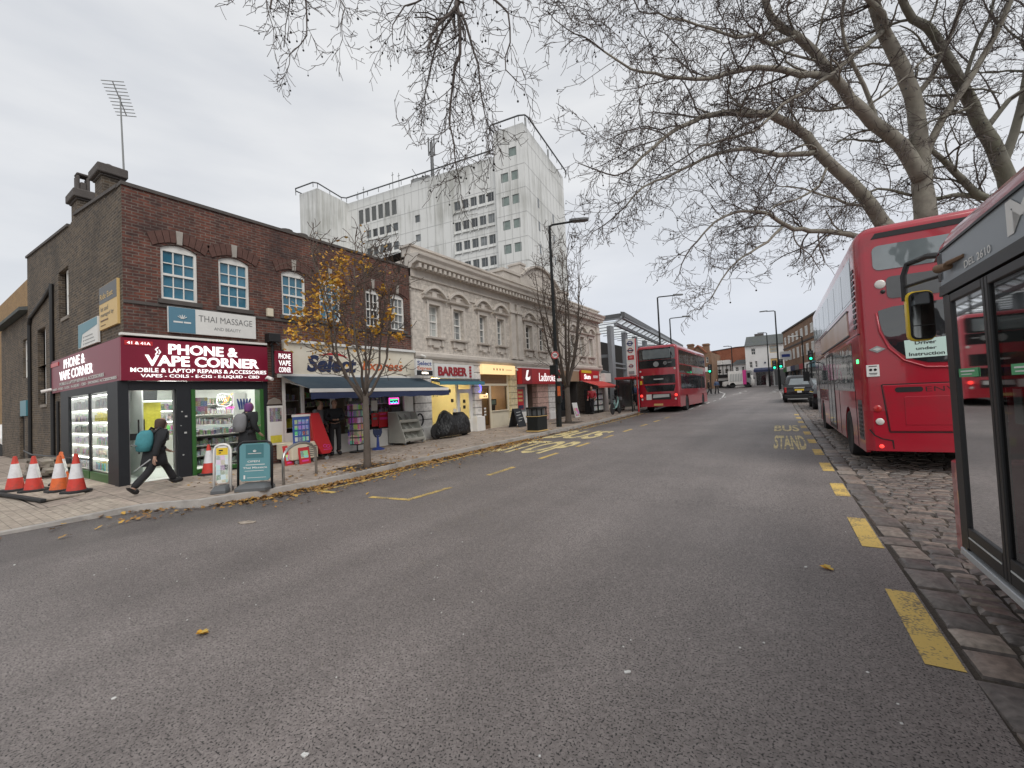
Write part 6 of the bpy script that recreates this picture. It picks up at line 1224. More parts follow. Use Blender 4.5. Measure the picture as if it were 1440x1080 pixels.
side_glass(Cb,2.5,1,[(.35,1.9),(1.95,3.5),(3.55,5.1),(5.15,6.7),(6.75,8.3),(8.35,9.7)],3.0,3.85,'bus_glass','upper_window'); side_glass(Cb,2.5,1,[(.6,2.4),(2.45,4.2),(4.25,6.0),(6.05,7.8),(7.9,9.3)],1.42,2.35,'bus_glass','lower_window'); side_glass(Cb,2.5,1,[(.3,4.2)],2.42,2.93,'bus_glass','stair_window')
mb = MB(); mb.prism([(4.4,2.48),(8.6,2.48),(8.6,2.9),(4.4,2.9)],'x',2.49,2.515); mb.build('advert_board', M['goods_dark'], Cb, local=True)
# --- nearest single decker at the right edge: hollow shell so the doors can be seen through
B = thing('single_decker_bus','nearest red bus at the right edge with black glazed doors and yellow mirror','bus',(1.307,-4.39,0),R(2.4))
W, L = 2.45, 9.0
mb = MB(); prof = [(0,2.575),(.015,2.635),(.05,2.695),(.14,2.745),(.5,2.785),(W-.5,2.785),(W-.14,2.745),(W-.05,2.695),(W-.015,2.635),(W,2.575)]
mb.loft([[V((x,y,2.5+(z-2.5)*k)) for x, z in prof] for y, k in ((0,.8),(.1,1),(L-.12,1),(L+.02,.85),(L+.14,.35))]); mb.build('roof', M['bus_red'], B, local=True, smooth=32)
mb = MB(); mb.prism([(0,.9),(0,2.32)]+[(.05,2.32),(.05,.9)],'x',0,.05) if False else None
mb.prism(skirt(7.5,(1.6,6.4),.54,.47,.28,1.12,.0,.0),'x',0,.06); mb.prism(skirt(9.0,(1.6,6.4),.54,.47,.28,1.12,.0,.0),'x',W-.06,W); mb.box(.0,W,0,.08,.3,2.5)
mb.loft([[V((x,y,z)) for x, y in ((.0,8.96),(.002,9.10),(.05,9.2),(.35,9.3),(W-.35,9.3),(W-.05,9.2),(W,8.96),(W-.1,8.9),(.1,8.9))] for z in (.28,.55,.95)]); mb.build('body', M['bus_red'], B, local=True, smooth=32)
mb = MB(); mb.box(0,.05,0,8.98,2.30,2.57); mb.box(W-.05,W,0,8.98,2.25,2.57); mb.prism([(8.98,2.30),(9.08,2.30),(9.06,2.57),(8.98,2.57)],'x',.02,.12); mb.build('name_band', M['bus_grey'], B, local=True)
mb = MB(); mb.box(-.012,.05,0,8.95,2.555,2.572); mb.box(-.014,.06,7.3,8.99,2.245,2.30); mb.box(-.02,.05,7.2,8.98,2.222,2.246); mb.build('door_header', M['black'], B, local=True)
def btext(s, y, z, w_, h_, m_, bold=.01, x=-.004):
    mb = MB(); mb.text(s,(x,y,z),(0,-1,0),(0,0,1),w_,h_,bold); return mb.build('lettering', M[m_], B, local=True, uv=False, recalc=False)
btext('Metroline',7.86,2.35,1.9,.19,'paper',.03); btext('DEL 2610',8.50,2.33,.42,.05,'paper',.015)
mb = MB(); mb.tube([(.06,8.97,.95),(.045,8.985,1.4),(.05,8.98,2.3)],[.035,.035,.035],8); mb.build('front_pillar', M['steel'], B, local=True, smooth=True)
mb = MB(); mb.box(-.008,.05,8.84,8.95,.34,2.24); mb.box(-.006,.06,7.25,7.42,.3,2.24); mb.build('door_pillar', M['black'], B, local=True)
def leaf(a, b):
    mb = MB(); f = .045; mb.box(-.012,.03,a,a+f,.36,2.21); mb.box(-.012,.03,b-f,b,.36,2.21); mb.box(-.012,.03,a+f,b-f,2.15,2.21); mb.box(-.012,.03,a+f,b-f,.36,.52); o = mb.build('door_leaf', M['black'], B, local=True, bevel=.008)
    mb = MB(); mb.poly((.004,a+f,.52),(.004,b-f,.52),(.004,b-f,2.15),(.004,a+f,2.15)); mb.build('glazing', M['glass_grey'], o, local=True)
    mb = MB(); mb.box(-.016,-.012,a+.06,b-.06,.445,.455); mb.build('trim', M['grey_pale'], o, local=True); return o
l1 = leaf(8.19,8.835); l2 = leaf(7.43,8.185)
for lf, a, b in ((l1,8.42,8.76),(l2,7.5,7.95)):
    mb = MB(); mb.box(-.002,.002,a,b,1.60,1.66); st = mb.build('sticker', M['sticker_green'], lf, local=True); mb = MB(); mb.box(-.004,-.001,a+.05,b-.04,1.635,1.645); mb.box(-.004,-.001,a+.10,b-.05,1.615,1.622); mb.build('small_print', M['paper'], st, local=True)
mb = MB(); mb.box(.035,.04,8.17,8.29,1.32,1.52); mb.build('paper_notice', M['paper'], B, local=True); mb = MB(); mb.box(.035,.04,7.97,8.07,1.32,1.52); mb.build('paper_notice', M['paper'], B, local=True)
mb = MB(); mb.box(-.02,.05,7.4,8.95,.285,.335); mb.build('sill', M['alu'], B, local=True, bevel=.006)
mb = MB(); mb.box(.06,W-.06,.1,8.9,.30,.34); mb.build('floor', M['grey_dark'], B, local=True)
for a, b in ((.4,1.9),(1.95,3.6),(3.65,5.3),(5.35,7.15)):
    side_glass(B,.02,-1,[(a,b)],1.14,2.28,'glass_grey'); side_glass(B,W-.02,1,[(a,b)],1.14,2.23,'glass_grey')
side_glass(B,W-.02,1,[(7.2,8.85)],1.14,2.23,'glass_grey')
mb = MB(); mb.loft([[V((.06,9.04,.96)),V((.35,9.2,.96)),V((W-.35,9.2,.96)),V((W-.06,9.04,.96))],[V((.07,9.0,2.5)),V((.35,9.13,2.5)),V((W-.35,9.13,2.5)),V((W-.07,9.0,2.5))]],cap=False); mb.build('windscreen', M['glass_grey'], B, local=True)
mb = MB(); mb.obox((1.75,8.55,1.15),(1.0,.5,.3)); mb.obox((1.8,7.9,.75),(.5,.5,.1)); mb.obox((1.8,7.66,1.25),(.48,.1,1.0)); mb.obox((1.0,8.0,.9),(.06,1.3,1.1)); mb.build('cab', M['grey_dark'], B, local=True, bevel=.03)
mb = MB()
for k in range(4):
    y = 1.2+1.2*k
    for x in (.5,1.9): mb.obox((x,y,.85),(.85,.45,.12)); mb.obox((x,y-.25,1.2),(.85,.1,.75))
mb.build('seats', M['navy'], B, local=True, bevel=.03)
mb = MB(); mb.tube([(.35,7.35,.34),(.35,7.35,2.3)],.018,8); mb.tube([(.25,8.55,.75),(.25,8.15,.98)],.018,8); mb.tube([(.22,7.55,.6),(.22,7.6,1.3),(.22,7.78,1.3),(.22,7.8,.6)],.018,8); mb.build('grab_pole', M['amber'], B, local=True)
wheel(B,.02,6.4,.46,.27,1); wheel(B,W-.02,6.4,.46,.27,-1); wheel(B,.02,1.6,.46,.27,1); wheel(B,W-.02,1.6,.46,.27,-1)
mb = MB(); mb.tube([(.10,8.93,2.52),(-.02,9.2,2.60),(-.02,9.45,2.63),(-.08,9.52,2.62),(-.11,9.53,2.52),(-.11,9.53,2.3)],.024,8); mb.tube([(.08,8.95,2.40),(-.02,9.3,2.42),(-.10,9.5,2.42)],.014,6); mb.obox((.05,8.99,2.45),(.1,.12,.2)); arm = mb.build('mirror_arm', M['black'], B, local=True, smooth=40)
mb = MB(); rr = rrect(-.115,.065,1.93,2.37,.05); mb.loft([[V((x,y,z)) for x, z in [((px+.025)*k-.025,(pz-2.15)*k+2.15) for px, pz in rr]] for y, k in ((9.47,.98),(9.50,1.0),(9.56,.96),(9.62,.7))]); mb.build('mirror_housing', M['yellow'], arm, local=True, smooth=35)
mb = MB(); mb.prism([((px+.025)*.9-.025+.006,(pz-2.15)*.94+2.15) for px, pz in rr],'y',9.462,9.468); mb.build('mirror_rim', M['black'], arm, local=True); mb = MB(); mb.prism([((px+.025)*.8-.025+.008,(pz-2.15)*.88+2.15) for px, pz in rr],'y',9.455,9.462); mb.build('mirror_glass', M['mirror'], arm, local=True); mb = MB(); mb.box(-.09,.055,9.452,9.455,2.06,2.067); mb.build('mirror_divider', M['black'], arm, local=True)
mb = MB(); mb.tube([(-.03,8.70,2.40),(-.05,8.84,2.415)],[.028,.033],10); mb.tube([(-.0,8.5,2.42),(-.03,8.72,2.42)],[.012,.02],6); mb.build('side_camera', M['wood'], B, local=True, smooth=40)

# --- cars
def car(name, label, cat, loc, rz, m_, rings, L, W, win, wheels, rear=None, group=None):
    t = thing(name, label, cat, loc, rz, group); mb = MB()
    R_ = [[V((x,y,z)) for x, y in ((-hw+c,y0),(hw-c,y0),(hw,y0+c*1.2),(hw,y1-c*2),(hw-c*2,y1),(-hw+c*2,y1),(-hw,y1-c*2),(-hw,y0+c*1.2))] for z, y0, y1, hw, c in rings]
    mb.loft(R_); mb.build('body', M[m_], t, local=True, smooth=35)
    k = win; a, b = R_[k], R_[k+1]
    def q(i, j, e0, e1, f0, f1, m2, off=.012):
        p00, p10, p01, p11 = a[i], a[j], b[i], b[j]; P = lambda u, v: (p00.lerp(p10,u)).lerp(p01.lerp(p11,u),v)
        n = (p10-p00).cross(p01-p00).normalized(); c = (p00+p11)/2; mid = sum((x for x in a), V((0,0,0)))/8
        if n.dot(c-mid) < 0: n = -n
        o = MB(); o.poly(*[P(u,v)+n*off for u, v in ((e0,f0),(e1,f0),(e1,f1),(e0,f1))]); o.build('window', M[m2], t, local=True)
    q(0,1,.06,.94,.12,.9,'bus_glass_pale'); q(4,5,.04,.96,.1,.92,'bus_glass'); 
    for i, j in ((2,3),(6,7)): q(i,j,.04,.48,.12,.9,'bus_glass'); q(i,j,.52,.96,.12,.9,'bus_glass')
    for y in wheels: wheel(t,-W/2+.0,y,.33,.2,1); wheel(t,W/2,y,.33,.2,-1)
    if rear: rear(t)
    return t
def taxi_rear(t):
    for x in (-.78,.78): 
        mb = MB(); mb.obox((x,.02,.86),(.12,.06,.34)); mb.build('tail_lamp', M['red_lens'], t, local=True, bevel=.015)
    mb = MB(); mb.box(-.3,.3,-.025,.02,.95,1.02); mb.build('boot_trim', M['grey_pale'], t, local=True); mb = MB(); mb.box(-.26,.26,-.03,.02,.78,.90); mb.build('number_plate', M['yellow'], t, local=True); mb = MB(); mb.box(-.13,.13,-.032,.01,.66,.78); mb.build('licence_plate', M['paper'], t, local=True)
    mb = MB(); mb.box(-.85,.85,-.05,.1,.28,.52); mb.build('bumper', M['black'], t, local=True, bevel=.04)
TX = [(.28,.05,4.5,.80,.12),(.5,.0,4.58,.87,.12),(.95,.02,4.55,.89,.14),(1.02,.06,3.2,.88,.16),(1.12,.12,3.05,.85,.16),(1.66,.42,2.45,.68,.2),(1.84,.62,2.2,.58,.3)]
car('black_taxi','black taxi cab seen from behind, parked beyond the nearer red bus','taxi',(-.18,34.6,gz(35)),R(3),'black_gloss',TX,4.6,1.76,4,(.8,3.7),taxi_rear)
CR = [(.24,.05,4.2,.74,.12),(.48,.0,4.3,.84,.14),(.85,.04,4.26,.85,.16),(.92,.10,3.3,.84,.18),(1.36,.6,2.55,.64,.2),(1.45,.8,2.3,.55,.25)]
car('parked_car','dark grey car parked in the bay between the black taxi and the nearer red bus','car',(1.3,27.0,gz(27)),R(2.5),'black_gloss',CR,4.3,1.7,3,(.75,3.4))
car('parked_car','white car standing in the side road at the left edge','car',(-31.9,3.2,.0),R(-80),'white_paint',CR,4.3,1.7,3,(.75,3.4))
for x, y, m_, lb in ((-.6,57,'grey_dark','dark grey car waiting beneath the far right traffic lights'),(.6,44,'grey_dark','dark car parked beyond the black taxi')):
    car('parked_car',lb,'car',(x,y,gz(y)),R(6 if y < 70 else 80),m_,CR,4.3,1.7,3,(.75,3.4))
car('white_van','white van passing in front of the far white house','van',(-6.4,80,gz(80)),R(88),'white_paint',[(.3,.05,4.6,.8,.12),(.5,0,4.7,.9,.12),(1.1,0,4.6,.92,.1),(1.2,.0,3.6,.9,.12),(1.8,.1,3.3,.8,.14),(1.95,.2,3.1,.7,.2)],4.7,1.9,3,(.8,3.7))
lo = thing('box_lorry','white and pink box lorry crossing the top of the street','lorry',(-10.1,79,gz(79))); mb = MB(); mb.box(-10.1,-7.9,79,81.3,2.05,4.3); mb.build('box', M['white_paint'], lo, bevel=.03); mb = MB(); mb.box(-7.95,-7.45,78.96,81.34,2.05,4.38); mb.build('pink_band', M['pink'], lo, bevel=.02); mb = MB(); mb.box(-7.44,-6.8,79,81.2,2.05,4.3); mb.build('cab', M['grey'], lo, bevel=.06); mb = MB(); mb.box(-7.3,-6.9,78.97,79.0,3.1,3.9); mb.build('cab_window', M['pane_dark'], lo)
mb = MB()
for k in range(5): mb.prism([(-9.9+.38*k,2.6),(-9.6+.38*k,2.6),(-9.5+.38*k,3.9),(-9.8+.38*k,3.8)],'y',78.97,79.0)
mb.build('graphic', M['grey_pale'], lo)
for x in (-9.5,-7.4): mb = MB(); mb.lathe((x,79.0,2.0),[(.42,0),(.45,.02),(.45,.26),(.1,.26)],14,'y'); mb.build('wheel', M['rubber'], lo)
# ---------------------------------------------------------------- street furniture and things on the pavement
def pz(y): return gz(y)+.125
# traffic cones
def cone(x, y, z, m_, label, h=.72, tilt=0, grp='traffic cones by the corner shop'):
    t = thing('traffic_cone', label, 'traffic cone', (x,y,z), rnd.uniform(0,1.5), grp); t.rotation_euler.x = tilt
    mb = MB(); mb.loft([[V((a*k,b*k,zz)) for a, b in ((-.2,-.13),(-.13,-.2),(.13,-.2),(.2,-.13),(.2,.13),(.13,.2),(-.13,.2),(-.2,.13))] for k, zz in ((1,0),(1,.03),(.9,.045))]); mb.build('base', M['rubber'], t, local=True)
    f = lambda q: .155-.125*q/h
    mb = MB(); mb.lathe((0,0,0),[(f(.04),.04),(f(.28),.28)],18); mb.lathe((0,0,0),[(f(.56),.56),(f(h),h),(.022,h+.005)],18); mb.build('cone', M[m_], t, local=True, smooth=40)
    mb = MB(); mb.lathe((0,0,0),[(f(.28)+.003,.275),(f(.56)+.003,.565)],18); mb.build('reflective_sleeve', M['reflective'], t, local=True, smooth=40); return t
cone(-13.92,1.65,.12,'cone_red','red and white traffic cone at the far left of the row by the corner shop'); cone(-13.35,1.84,.12,'cone_red','red and white traffic cone, second from the left in the row'); cone(-14.0,2.35,.12,'cone_orange','orange traffic cone set back in the middle of the row'); cone(-12.69,2.10,.12,'cone_orange','orange traffic cone with wide pale sleeve beside the right hand cone of the row'); cone(-12.12,2.24,.12,'cone_red','red and white traffic cone nearest the side window display',.76); cone(-11.72,4.41,.12,'cone_red','red and white traffic cone alone in front of the shop window',.70)
t = thing('trench_board','pale concrete board with black rubber edge under the row of cones','board',(-13.4,1.9,.12)); mb = MB(); mb.prism([(-15.6,1.2),(-11.7,1.75),(-11.75,2.3),(-15.6,2.4)],'z',.088,.118); mb.build('board', M['paving_pale'], t, bevel=.008); mb = MB(); mb.prism([(-15.6,1.12),(-11.62,1.68),(-11.64,1.76),(-15.6,1.21)],'z',.085,.14); mb.build('rubber_edge', M['rubber'], t, bevel=.01)
t = thing('rubble_pile','heap of broken slabs and bricks against the side wall behind the cones','rubble',(-16.6,2.5,.12)); mb = MB()
for i in range(46): q = rnd.random(); mb.obox((-16.6+rnd.gauss(0,.55)*(1-q*.5),2.48+rnd.gauss(0,.14),.15+.55*q*rnd.random()),(rnd.uniform(.15,.4),rnd.uniform(.12,.25),rnd.uniform(.05,.1)),(rnd.gauss(0,.15),rnd.gauss(0,.15),rnd.uniform(0,3)))
rb_ = mb.build('slabs', M['stone_dark'], t); mb = MB(); mb.tube([(-18,2.3,.75),(-16.5,2.25,.7),(-15,2.3,.72),(-12.9,2.6,.68)],.02,6); mb.build('barrier_rope', M['black'], t)
# A-boards
def slope_sign(name, label, p, q, z, h, fm, pm, lean, fr=.022):
    p, q = V((*p,z)), V((*q,z)); t = thing(name, label, 'pavement sign', ((p.x+q.x)/2,(p.y+q.y)/2,z)); u = (q-p); w_ = u.length; u.normalize(); n = V((u.y,-u.x,0)); up = (V((0,0,1))-n*lean).normalized()
    P = lambda a, b, d=0: p+u*a+up*b+n*d
    mb = MB(); r = .10; pts = [P(0,.0),P(0,h-r),P(.03,h-.03),P(r,h),P(w_-r,h),P(w_-.03,h-.03),P(w_,h-r),P(w_,0)]; mb.tube(pts,fr,8); mb.build('frame', M[fm], t, smooth=True)
    mb = MB(); b0 = .16; mb.loft([[P(a,b,d) for a, b in ((.03,b0+.04),(.07,b0),(w_-.07,b0),(w_-.03,b0+.04),(w_-.03,h-.08),(w_-.08,h-.03),(.08,h-.03),(.03,h-.08))] for d in (-.012,.012)]); pn = mb.build('panel', M[pm], t)
    mb = MB(); c = p+u*w_/2; mb.loft([[c+u*a*k+n*b*k+V((0,0,zz)) for a, b in ((-w_*.5,-.13),(-w_*.44,-.2),(w_*.44,-.2),(w_*.5,-.13),(w_*.5,.13),(w_*.44,.2),(-w_*.44,.2),(-w_*.5,.13))] for k, zz in ((1,0),(1,.05),(.75,.11),(.6,.12))]); mb.build('base', M['grey_dark'], t, smooth=35)
    return t, pn, P, u, up, w_
teal_board = mat('teal_board',(.11,.27,.30),.4,.06)
M['teal_board'] = teal_board; M['teal_deep'] = mat('teal_deep',(.055,.17,.19),.4,.06)
t, pn, P, u, up, w_ = slope_sign('pavement_sign','teal pavement sign in a black frame reading Thai Massage at the kerb',(-8.72,3.74),(-8.26,4.12),.125,.88,'black','teal_board',.05)
def onp(pn, P, a0, a1, b0, b1, m_, nm, d=.0145):
    mb = MB(); mb.poly(P(a0,b0,d),P(a1,b0,d),P(a1,b1,d),P(a0,b1,d)); return mb.build(nm, M[m_], pn, recalc=False)
h = .88
o_ = onp(pn,P,.14,w_-.14,.58,.83,'teal_deep','logo_panel')
def ptext(par, P, s, a, b, w2, h2, m_, d=.016, bold=.02): 
    mb = MB(); mb.text(s,P(a,b,d),P(1,0,0)-P(0,0,0),P(0,1,0)-P(0,0,0),w2,h2,bold); return mb.build('lettering', M[m_], par, recalc=False, uv=False)
onp(o_,P,.18,w_-.18,.655,.67,'grey_pale','small_print',.018); mb = MB()
for a in range(5): c_ = w_/2; mb.tube([P(c_+.01*math.cos(.5+a*.53),.69,.018),P(c_+.035*math.cos(.5+a*.53),.695+.035*math.sin(.5+a*.53),.018)],.005,4)
mb.build('lotus', M['paper'], o_)
ptext(pn,P,'OPEN',.17,.50,w_-.38,.035,'paper'); onp(pn,P,.14,w_-.12,.45,.462,'paper','small_print'); ptext(pn,P,'Thai Massage',.09,.375,w_-.17,.045,'paper'); onp(pn,P,.12,w_-.14,.34,.348,'paper','small_print'); onp(pn,P,.10,.13,.20,.27,'paper','small_print'); onp(pn,P,.16,w_-.1,.215,.223,'paper','small_print')
t, pn, P, u, up, w_ = slope_sign('pavement_sign','narrow white framed pavement sign with yellow top and columns of small pictures',(-8.98,3.45),(-8.80,3.65),.125,.86,'white_paint','paper',.05)
onp(pn,P,.04,w_-.04,.17,.66,'goods_pale','picture_columns'); onp(pn,P,.04,w_-.04,.67,.80,'yellow','yellow_top'); onp(pn,P,.08,w_-.12,.74,.765,'black','print',.016); onp(pn,P,.08,w_-.15,.70,.72,'black','print',.016)
# bike hoop
mb = MB(); q0, q1 = V((-8.42,4.42,.12)), V((-8.95,5.42,.12)); d_ = q1-q0; pts = [q0, q0+V((0,0,.48))]
for k in range(1,8): a = math.pi*k/8; pts.append(q0+d_*(.5-.5*math.cos(a))+V((0,0,.48+.27*math.sin(a))))
pts += [q1+V((0,0,.48)), q1]; mb.tube(pts,.028,10); tag(mb.build('cycle_hoop', M['steel'], smooth=True),'arched stainless steel cycle hoop on the pavement before the ice cream freezer','cycle stand')
# ice cream freezer with its boards
fz = thing('ice_cream_freezer','ice cream chest freezer with blue picture front and tall red sloping side','freezer',(-11.1,6.5,.13)); mb = MB(); x0, x1, ya, yb = -11.75,-10.98,6.12,6.86
mb.prism([(x0,.32),(x1,.32),(x1,.62),(x1-.02,.66),(x0,.66)],'y',ya,yb) if False else mb.box(x0,x1,6.0,6.72,.24,.68); mb.build('cabinet', M['cream_paint'], fz, bevel=.02)
mb = MB(); mb.box(-11.0,-10.965,6.04,6.5,.66,1.36); fr_ = mb.build('picture_front', mat('front_blue',(.05,.10,.32),.35,.3,3), fz, bevel=.01); mb = MB(); mb.box(-11.0,-10.96,6.03,6.52,1.36,1.42); mb.build('top_rail', M['white_paint'], fz)
mb = MB()
for k in range(16): y = 6.08+.1*(k % 4); z = .72+.15*(k//4); mb.box(-10.966,-10.96,y,y+.075,z,z+.11)
mb.build('picture_labels', M['goods_bright'], fr_)
mb = MB(); mb.prism([(6.52,1.42),(6.76,1.44),(7.14,.42),(7.06,.30),(6.82,.30),(6.60,.72)],'x',-11.7,-10.94); sd_ = mb.build('red_side', M['red_sign'], fz, bevel=.015)
mb = MB(); mb.tube([(-10.935,6.90+.05*math.cos(a),.52+.04*math.sin(a)) for a in [6.28*k/10 for k in range(11)]],.010,5); mb.tube([(-10.935,7.0+.05*math.cos(a),.50+.04*math.sin(a)) for a in [6.28*k/10 for k in range(11)]],.010,5); mb.box(-10.94,-10.935,6.86,7.06,.41,.43); mb.build('heart_logo', M['pink'], sd_)
mb = MB()
for k in range(6): mb.box(-10.985,-10.972,6.42,6.68,.30+.05*k,.32+.05*k)
mb.build('cooling_grille', M['grey_dark'], fz); mb = MB()
for y in (6.15,6.65,7.0): mb.lathe((-11.05,y,.18),[(.02,0),(.055,.0),(.055,.04),(.02,.04)],10,'x')
mb.build('castor', M['grey'], fz)
for (x,y,w2,h2,lb) in ((-10.92,6.16,.3,.62,'narrow red ice cream board leaning on the freezer front'),(-11.1,5.88,.22,.5,'small red ice cream board beside the notice case')):
    t = thing('ice_cream_board',lb,'board',(x,y,.12),0,'ice cream boards'); mb = MB(); mb.prism([(x,.12),(x+.03,.12),(x-.10,.12+h2),(x-.13,.12+h2)],'y',y,y+w2); bo_ = mb.build('panel', M['red_sign'], t); 
    f = lambda y_, z, e=.004: (x+.03-.13*(z-.12)/h2+e, y_, z)
    for a, b, c, d, m_ in ((.2,.8,.10,.17,'pink'),(.15,.85,.25,.55,'goods_bright'),(.3,.7,.72,.9,'paper')):
        mb = MB(); mb.poly(f(y+w2*a,.12+h2*c),f(y+w2*b,.12+h2*c),f(y+w2*b,.12+h2*d),f(y+w2*a,.12+h2*d)); mb.build('print', M[m_], bo_)
# postcard spinner
sp = thing('postcard_rack','tall revolving rack of postcards and cards outside the store','rack',(-11.45,8.3,.15)); mb = MB(); mb.cyl((-11.45,8.3,.15),.02,1.6,8); mb.cyl((-11.45,8.3,.15),.24,.03,14); mb.build('stand', M['black'], sp); mb = MB()
for k in range(4):
    a = .4+k*1.5708; c_, s_ = math.cos(a), math.sin(a)
    for r_ in range(6):
        for q in (-.12,.03,.12): mb.obox((-11.45+.18*c_-q*s_,8.3+.18*s_+q*c_,.5+.21*r_),(.015,.115,.17),(0,0,a))
st = mb.build('cards', M['goods_bright'], sp); st['kind'] = 'stuff'; mb = MB(); mb.obox((-11.45,8.3,1.05),(.3,.3,1.35),(0,0,.4)); mb.build('wire_core', M['grey_dark'], sp)
# empty newspaper stand
nst = thing('newspaper_stand','empty grey sloping newspaper stand with nine pockets','stand',(-11.5,10.4,.17)); mb = MB(); z0 = .17; bk = lambda z: -11.62-.0*z
ya, yb = 9.85,10.75; f = lambda k: (-11.08-.14*k)
mb.prism([(-11.82,.25),(-11.0,.25),(-11.0,.34),(-11.42,1.28),(-11.82,1.28)],'y',ya,ya+.025); mb.prism([(-11.82,.25),(-11.0,.25),(-11.0,.34),(-11.42,1.28),(-11.82,1.28)],'y',yb-.025,yb); mb.box(-11.85,-11.82,ya,yb,.25,1.3)
for k in range(3):
    x = -11.06-.135*k; z = .30+.31*k
    mb.prism([(x-.30,z),(x,z),(x+.02,z+.05),(x+.03,z+.10),(x+.01,z+.10),(x-.01,z+.03),(x-.30,z+.02)],'y',ya+.025,yb-.025); mb.prism([(x-.30,z+.02),(x-.28,z+.02),(x-.40,z+.32),(x-.42,z+.32)],'y',ya+.025,yb-.025)
    for q in (1,2): y = ya+(yb-ya)*q/3; mb.prism([(x-.27,z+.02),(x-.02,z+.04),(x-.36,z+.30)],'y',y-.01,y+.01)
mb.build('shelf_unit', mat('stand_grey',(.42,.42,.38),.6,.12,5,dirt=(.25,.24,.21)), nst); mb = MB()
for y in (ya+.05,yb-.05): mb.cyl((-11.1,y,.15),.025,.12,8); mb.cyl((-11.75,y,.15),.025,.12,8)
mb.build('leg', M['grey_dark'], nst)
t = thing('sign_stand','blue pedestal sign stand with round base outside the store window','sign stand',(-11.25,8.92,.15)); mb = MB(); mb.lathe((-11.25,8.92,.15),[(.2,0),(.2,.03),(.05,.09),(.03,.4),(.03,.45)],16); mb.build('pedestal', M['blue'], t, smooth=35); mb = MB(); mb.tube([(-11.25,8.77,.82),(-11.25,8.77,.68),(-11.25,8.83,.58),(-11.25,8.92,.55),(-11.25,9.01,.58),(-11.25,9.07,.68),(-11.25,9.07,.82)],.025,8); mb.prism([(8.79,.8),(8.79,.68),(8.85,.6),(8.99,.6),(9.05,.68),(9.05,.8)],'x',-11.27,-11.24); mb.build('bowl_frame', M['navy'], t)
t = thing('scooter_lock','black coiled wheel lock leaning on the white pier','wheel lock',(-11.6,11.3,.2)); mb = MB(); mb.tube([(-11.6,11.1+.16*math.cos(a),.95+.22*math.sin(a)) for a in [R(-90+30*k) for k in range(12)]],.03,8); mb.tube([(-11.6,11.1,.73),(-11.6,11.22,.55),(-11.6,11.2,.25)],.025,8); mb.build('hoop', M['rubber'], t)
# motorcycle under a cover
mc = thing('covered_motorcycle','motorcycle under a creased black cover outside the barber','motorcycle',(-11.3,12.4,.22)); mb = MB(); n = 22
prof = [(11.5,.30,.10),(11.62,.52,.16),(11.8,.86,.22),(11.95,1.12,.34),(12.15,1.10,.40),(12.4,.92,.30),(12.62,.86,.27),(12.85,.98,.27),(13.1,1.0,.26),(13.3,.9,.22),(13.42,.6,.15),(13.46,.4,.08)]
rings = []
for y, h_, w2 in prof:
    r_ = []
    for k in range(n):
        a = math.pi*(k/(n-1)); wv = 1+.10*math.sin(5*a+y*7)+.07*math.sin(9*a-y*11)+.05*math.sin(17*a+y*23)
        r_.append(V((-11.3+w2*math.cos(a)*wv*(1.15-.25*math.sin(a)), y+.03*math.sin(7*a+y*3), .26+(h_-.1)*math.sin(a)**.7*(1+.03*math.sin(11*a+y*5))*.98)))
    rings.append(r_)
mb.loft(rings); co = mb.build('cover', M['tarp'], mc, smooth=True); s_ = co.modifiers.new('subdivision','SUBSURF'); s_.levels = 1; s_.render_levels = 2
for y in (11.62,13.2): mb = MB(); mb.lathe((-11.36,y,.48),[(.17,0),(.27,.01),(.3,.05),(.27,.1),(.17,.11)],20,'x'); mb.build('wheel', M['rubber'], mc, smooth=40)
mb = MB(); mb.obox((-11.3,12.75,1.08),(.2,.24,.12)); mb.build('top_box', M['black'], mc, bevel=.03)
# A-board by the bookmaker, small board by the tree, litter bin, bicycle
t = thing('chalk_board','black chalk A-board standing open outside the bookmaker','chalk board',(-11.0,16.6,.25)); mb = MB(); mb.prism([(-10.75,.25),(-10.72,.25),(-11.0,1.1),(-11.03,1.1)],'y',16.3,16.95); mb.prism([(-11.3,.25),(-11.27,.25),(-11.02,1.1),(-11.05,1.1)],'y',16.3,16.95); mb.build('boards', M['charcoal'], t, bevel=.005); mb = MB()
f = lambda y, z: (-10.718-.28*(z-.25)/.85+.004,y,z)
for k, (a, b) in enumerate(((16.45,16.8),(16.4,16.75),(16.5,16.85),(16.42,16.7))): z = .9-.13*k; mb.poly(f(a,z),f(b,z+.02),f(b,z+.045),f(a,z+.025))
mb.build('chalk_marks', M['grey_pale'], t)
t = thing('small_pavement_board','small white and orange pavement board beside the bare tree','pavement sign',(-11.0,22.0,.3)); mb = MB(); mb.prism([(-10.8,.32),(-10.77,.32),(-10.95,1.15),(-10.98,1.15)],'y',22.3,22.9); mb.build('board', M['paper'], t); mb = MB(); mb.prism([(-10.768,.4),(-10.764,.4),(-10.88,.85),(-10.884,.85)],'y',22.35,22.85); mb.build('picture', M['goods_bright'], t)
bn = thing('litter_bin','dark green square litter bin with gold band and open slots','litter bin',(-8.75,14.55,.24)); mb = MB(); mb.box(-9.000,-8.500,14.250,15.000,.28,.82); mb.build('lower_body', M['pole_black'], bn, bevel=.025); mb = MB(); 
for x, y in ((-9.000,14.250),(-8.550,14.250),(-9.000,14.950),(-8.550,14.950)): mb.box(x,x+.05,y,y+.05,.82,1.14)
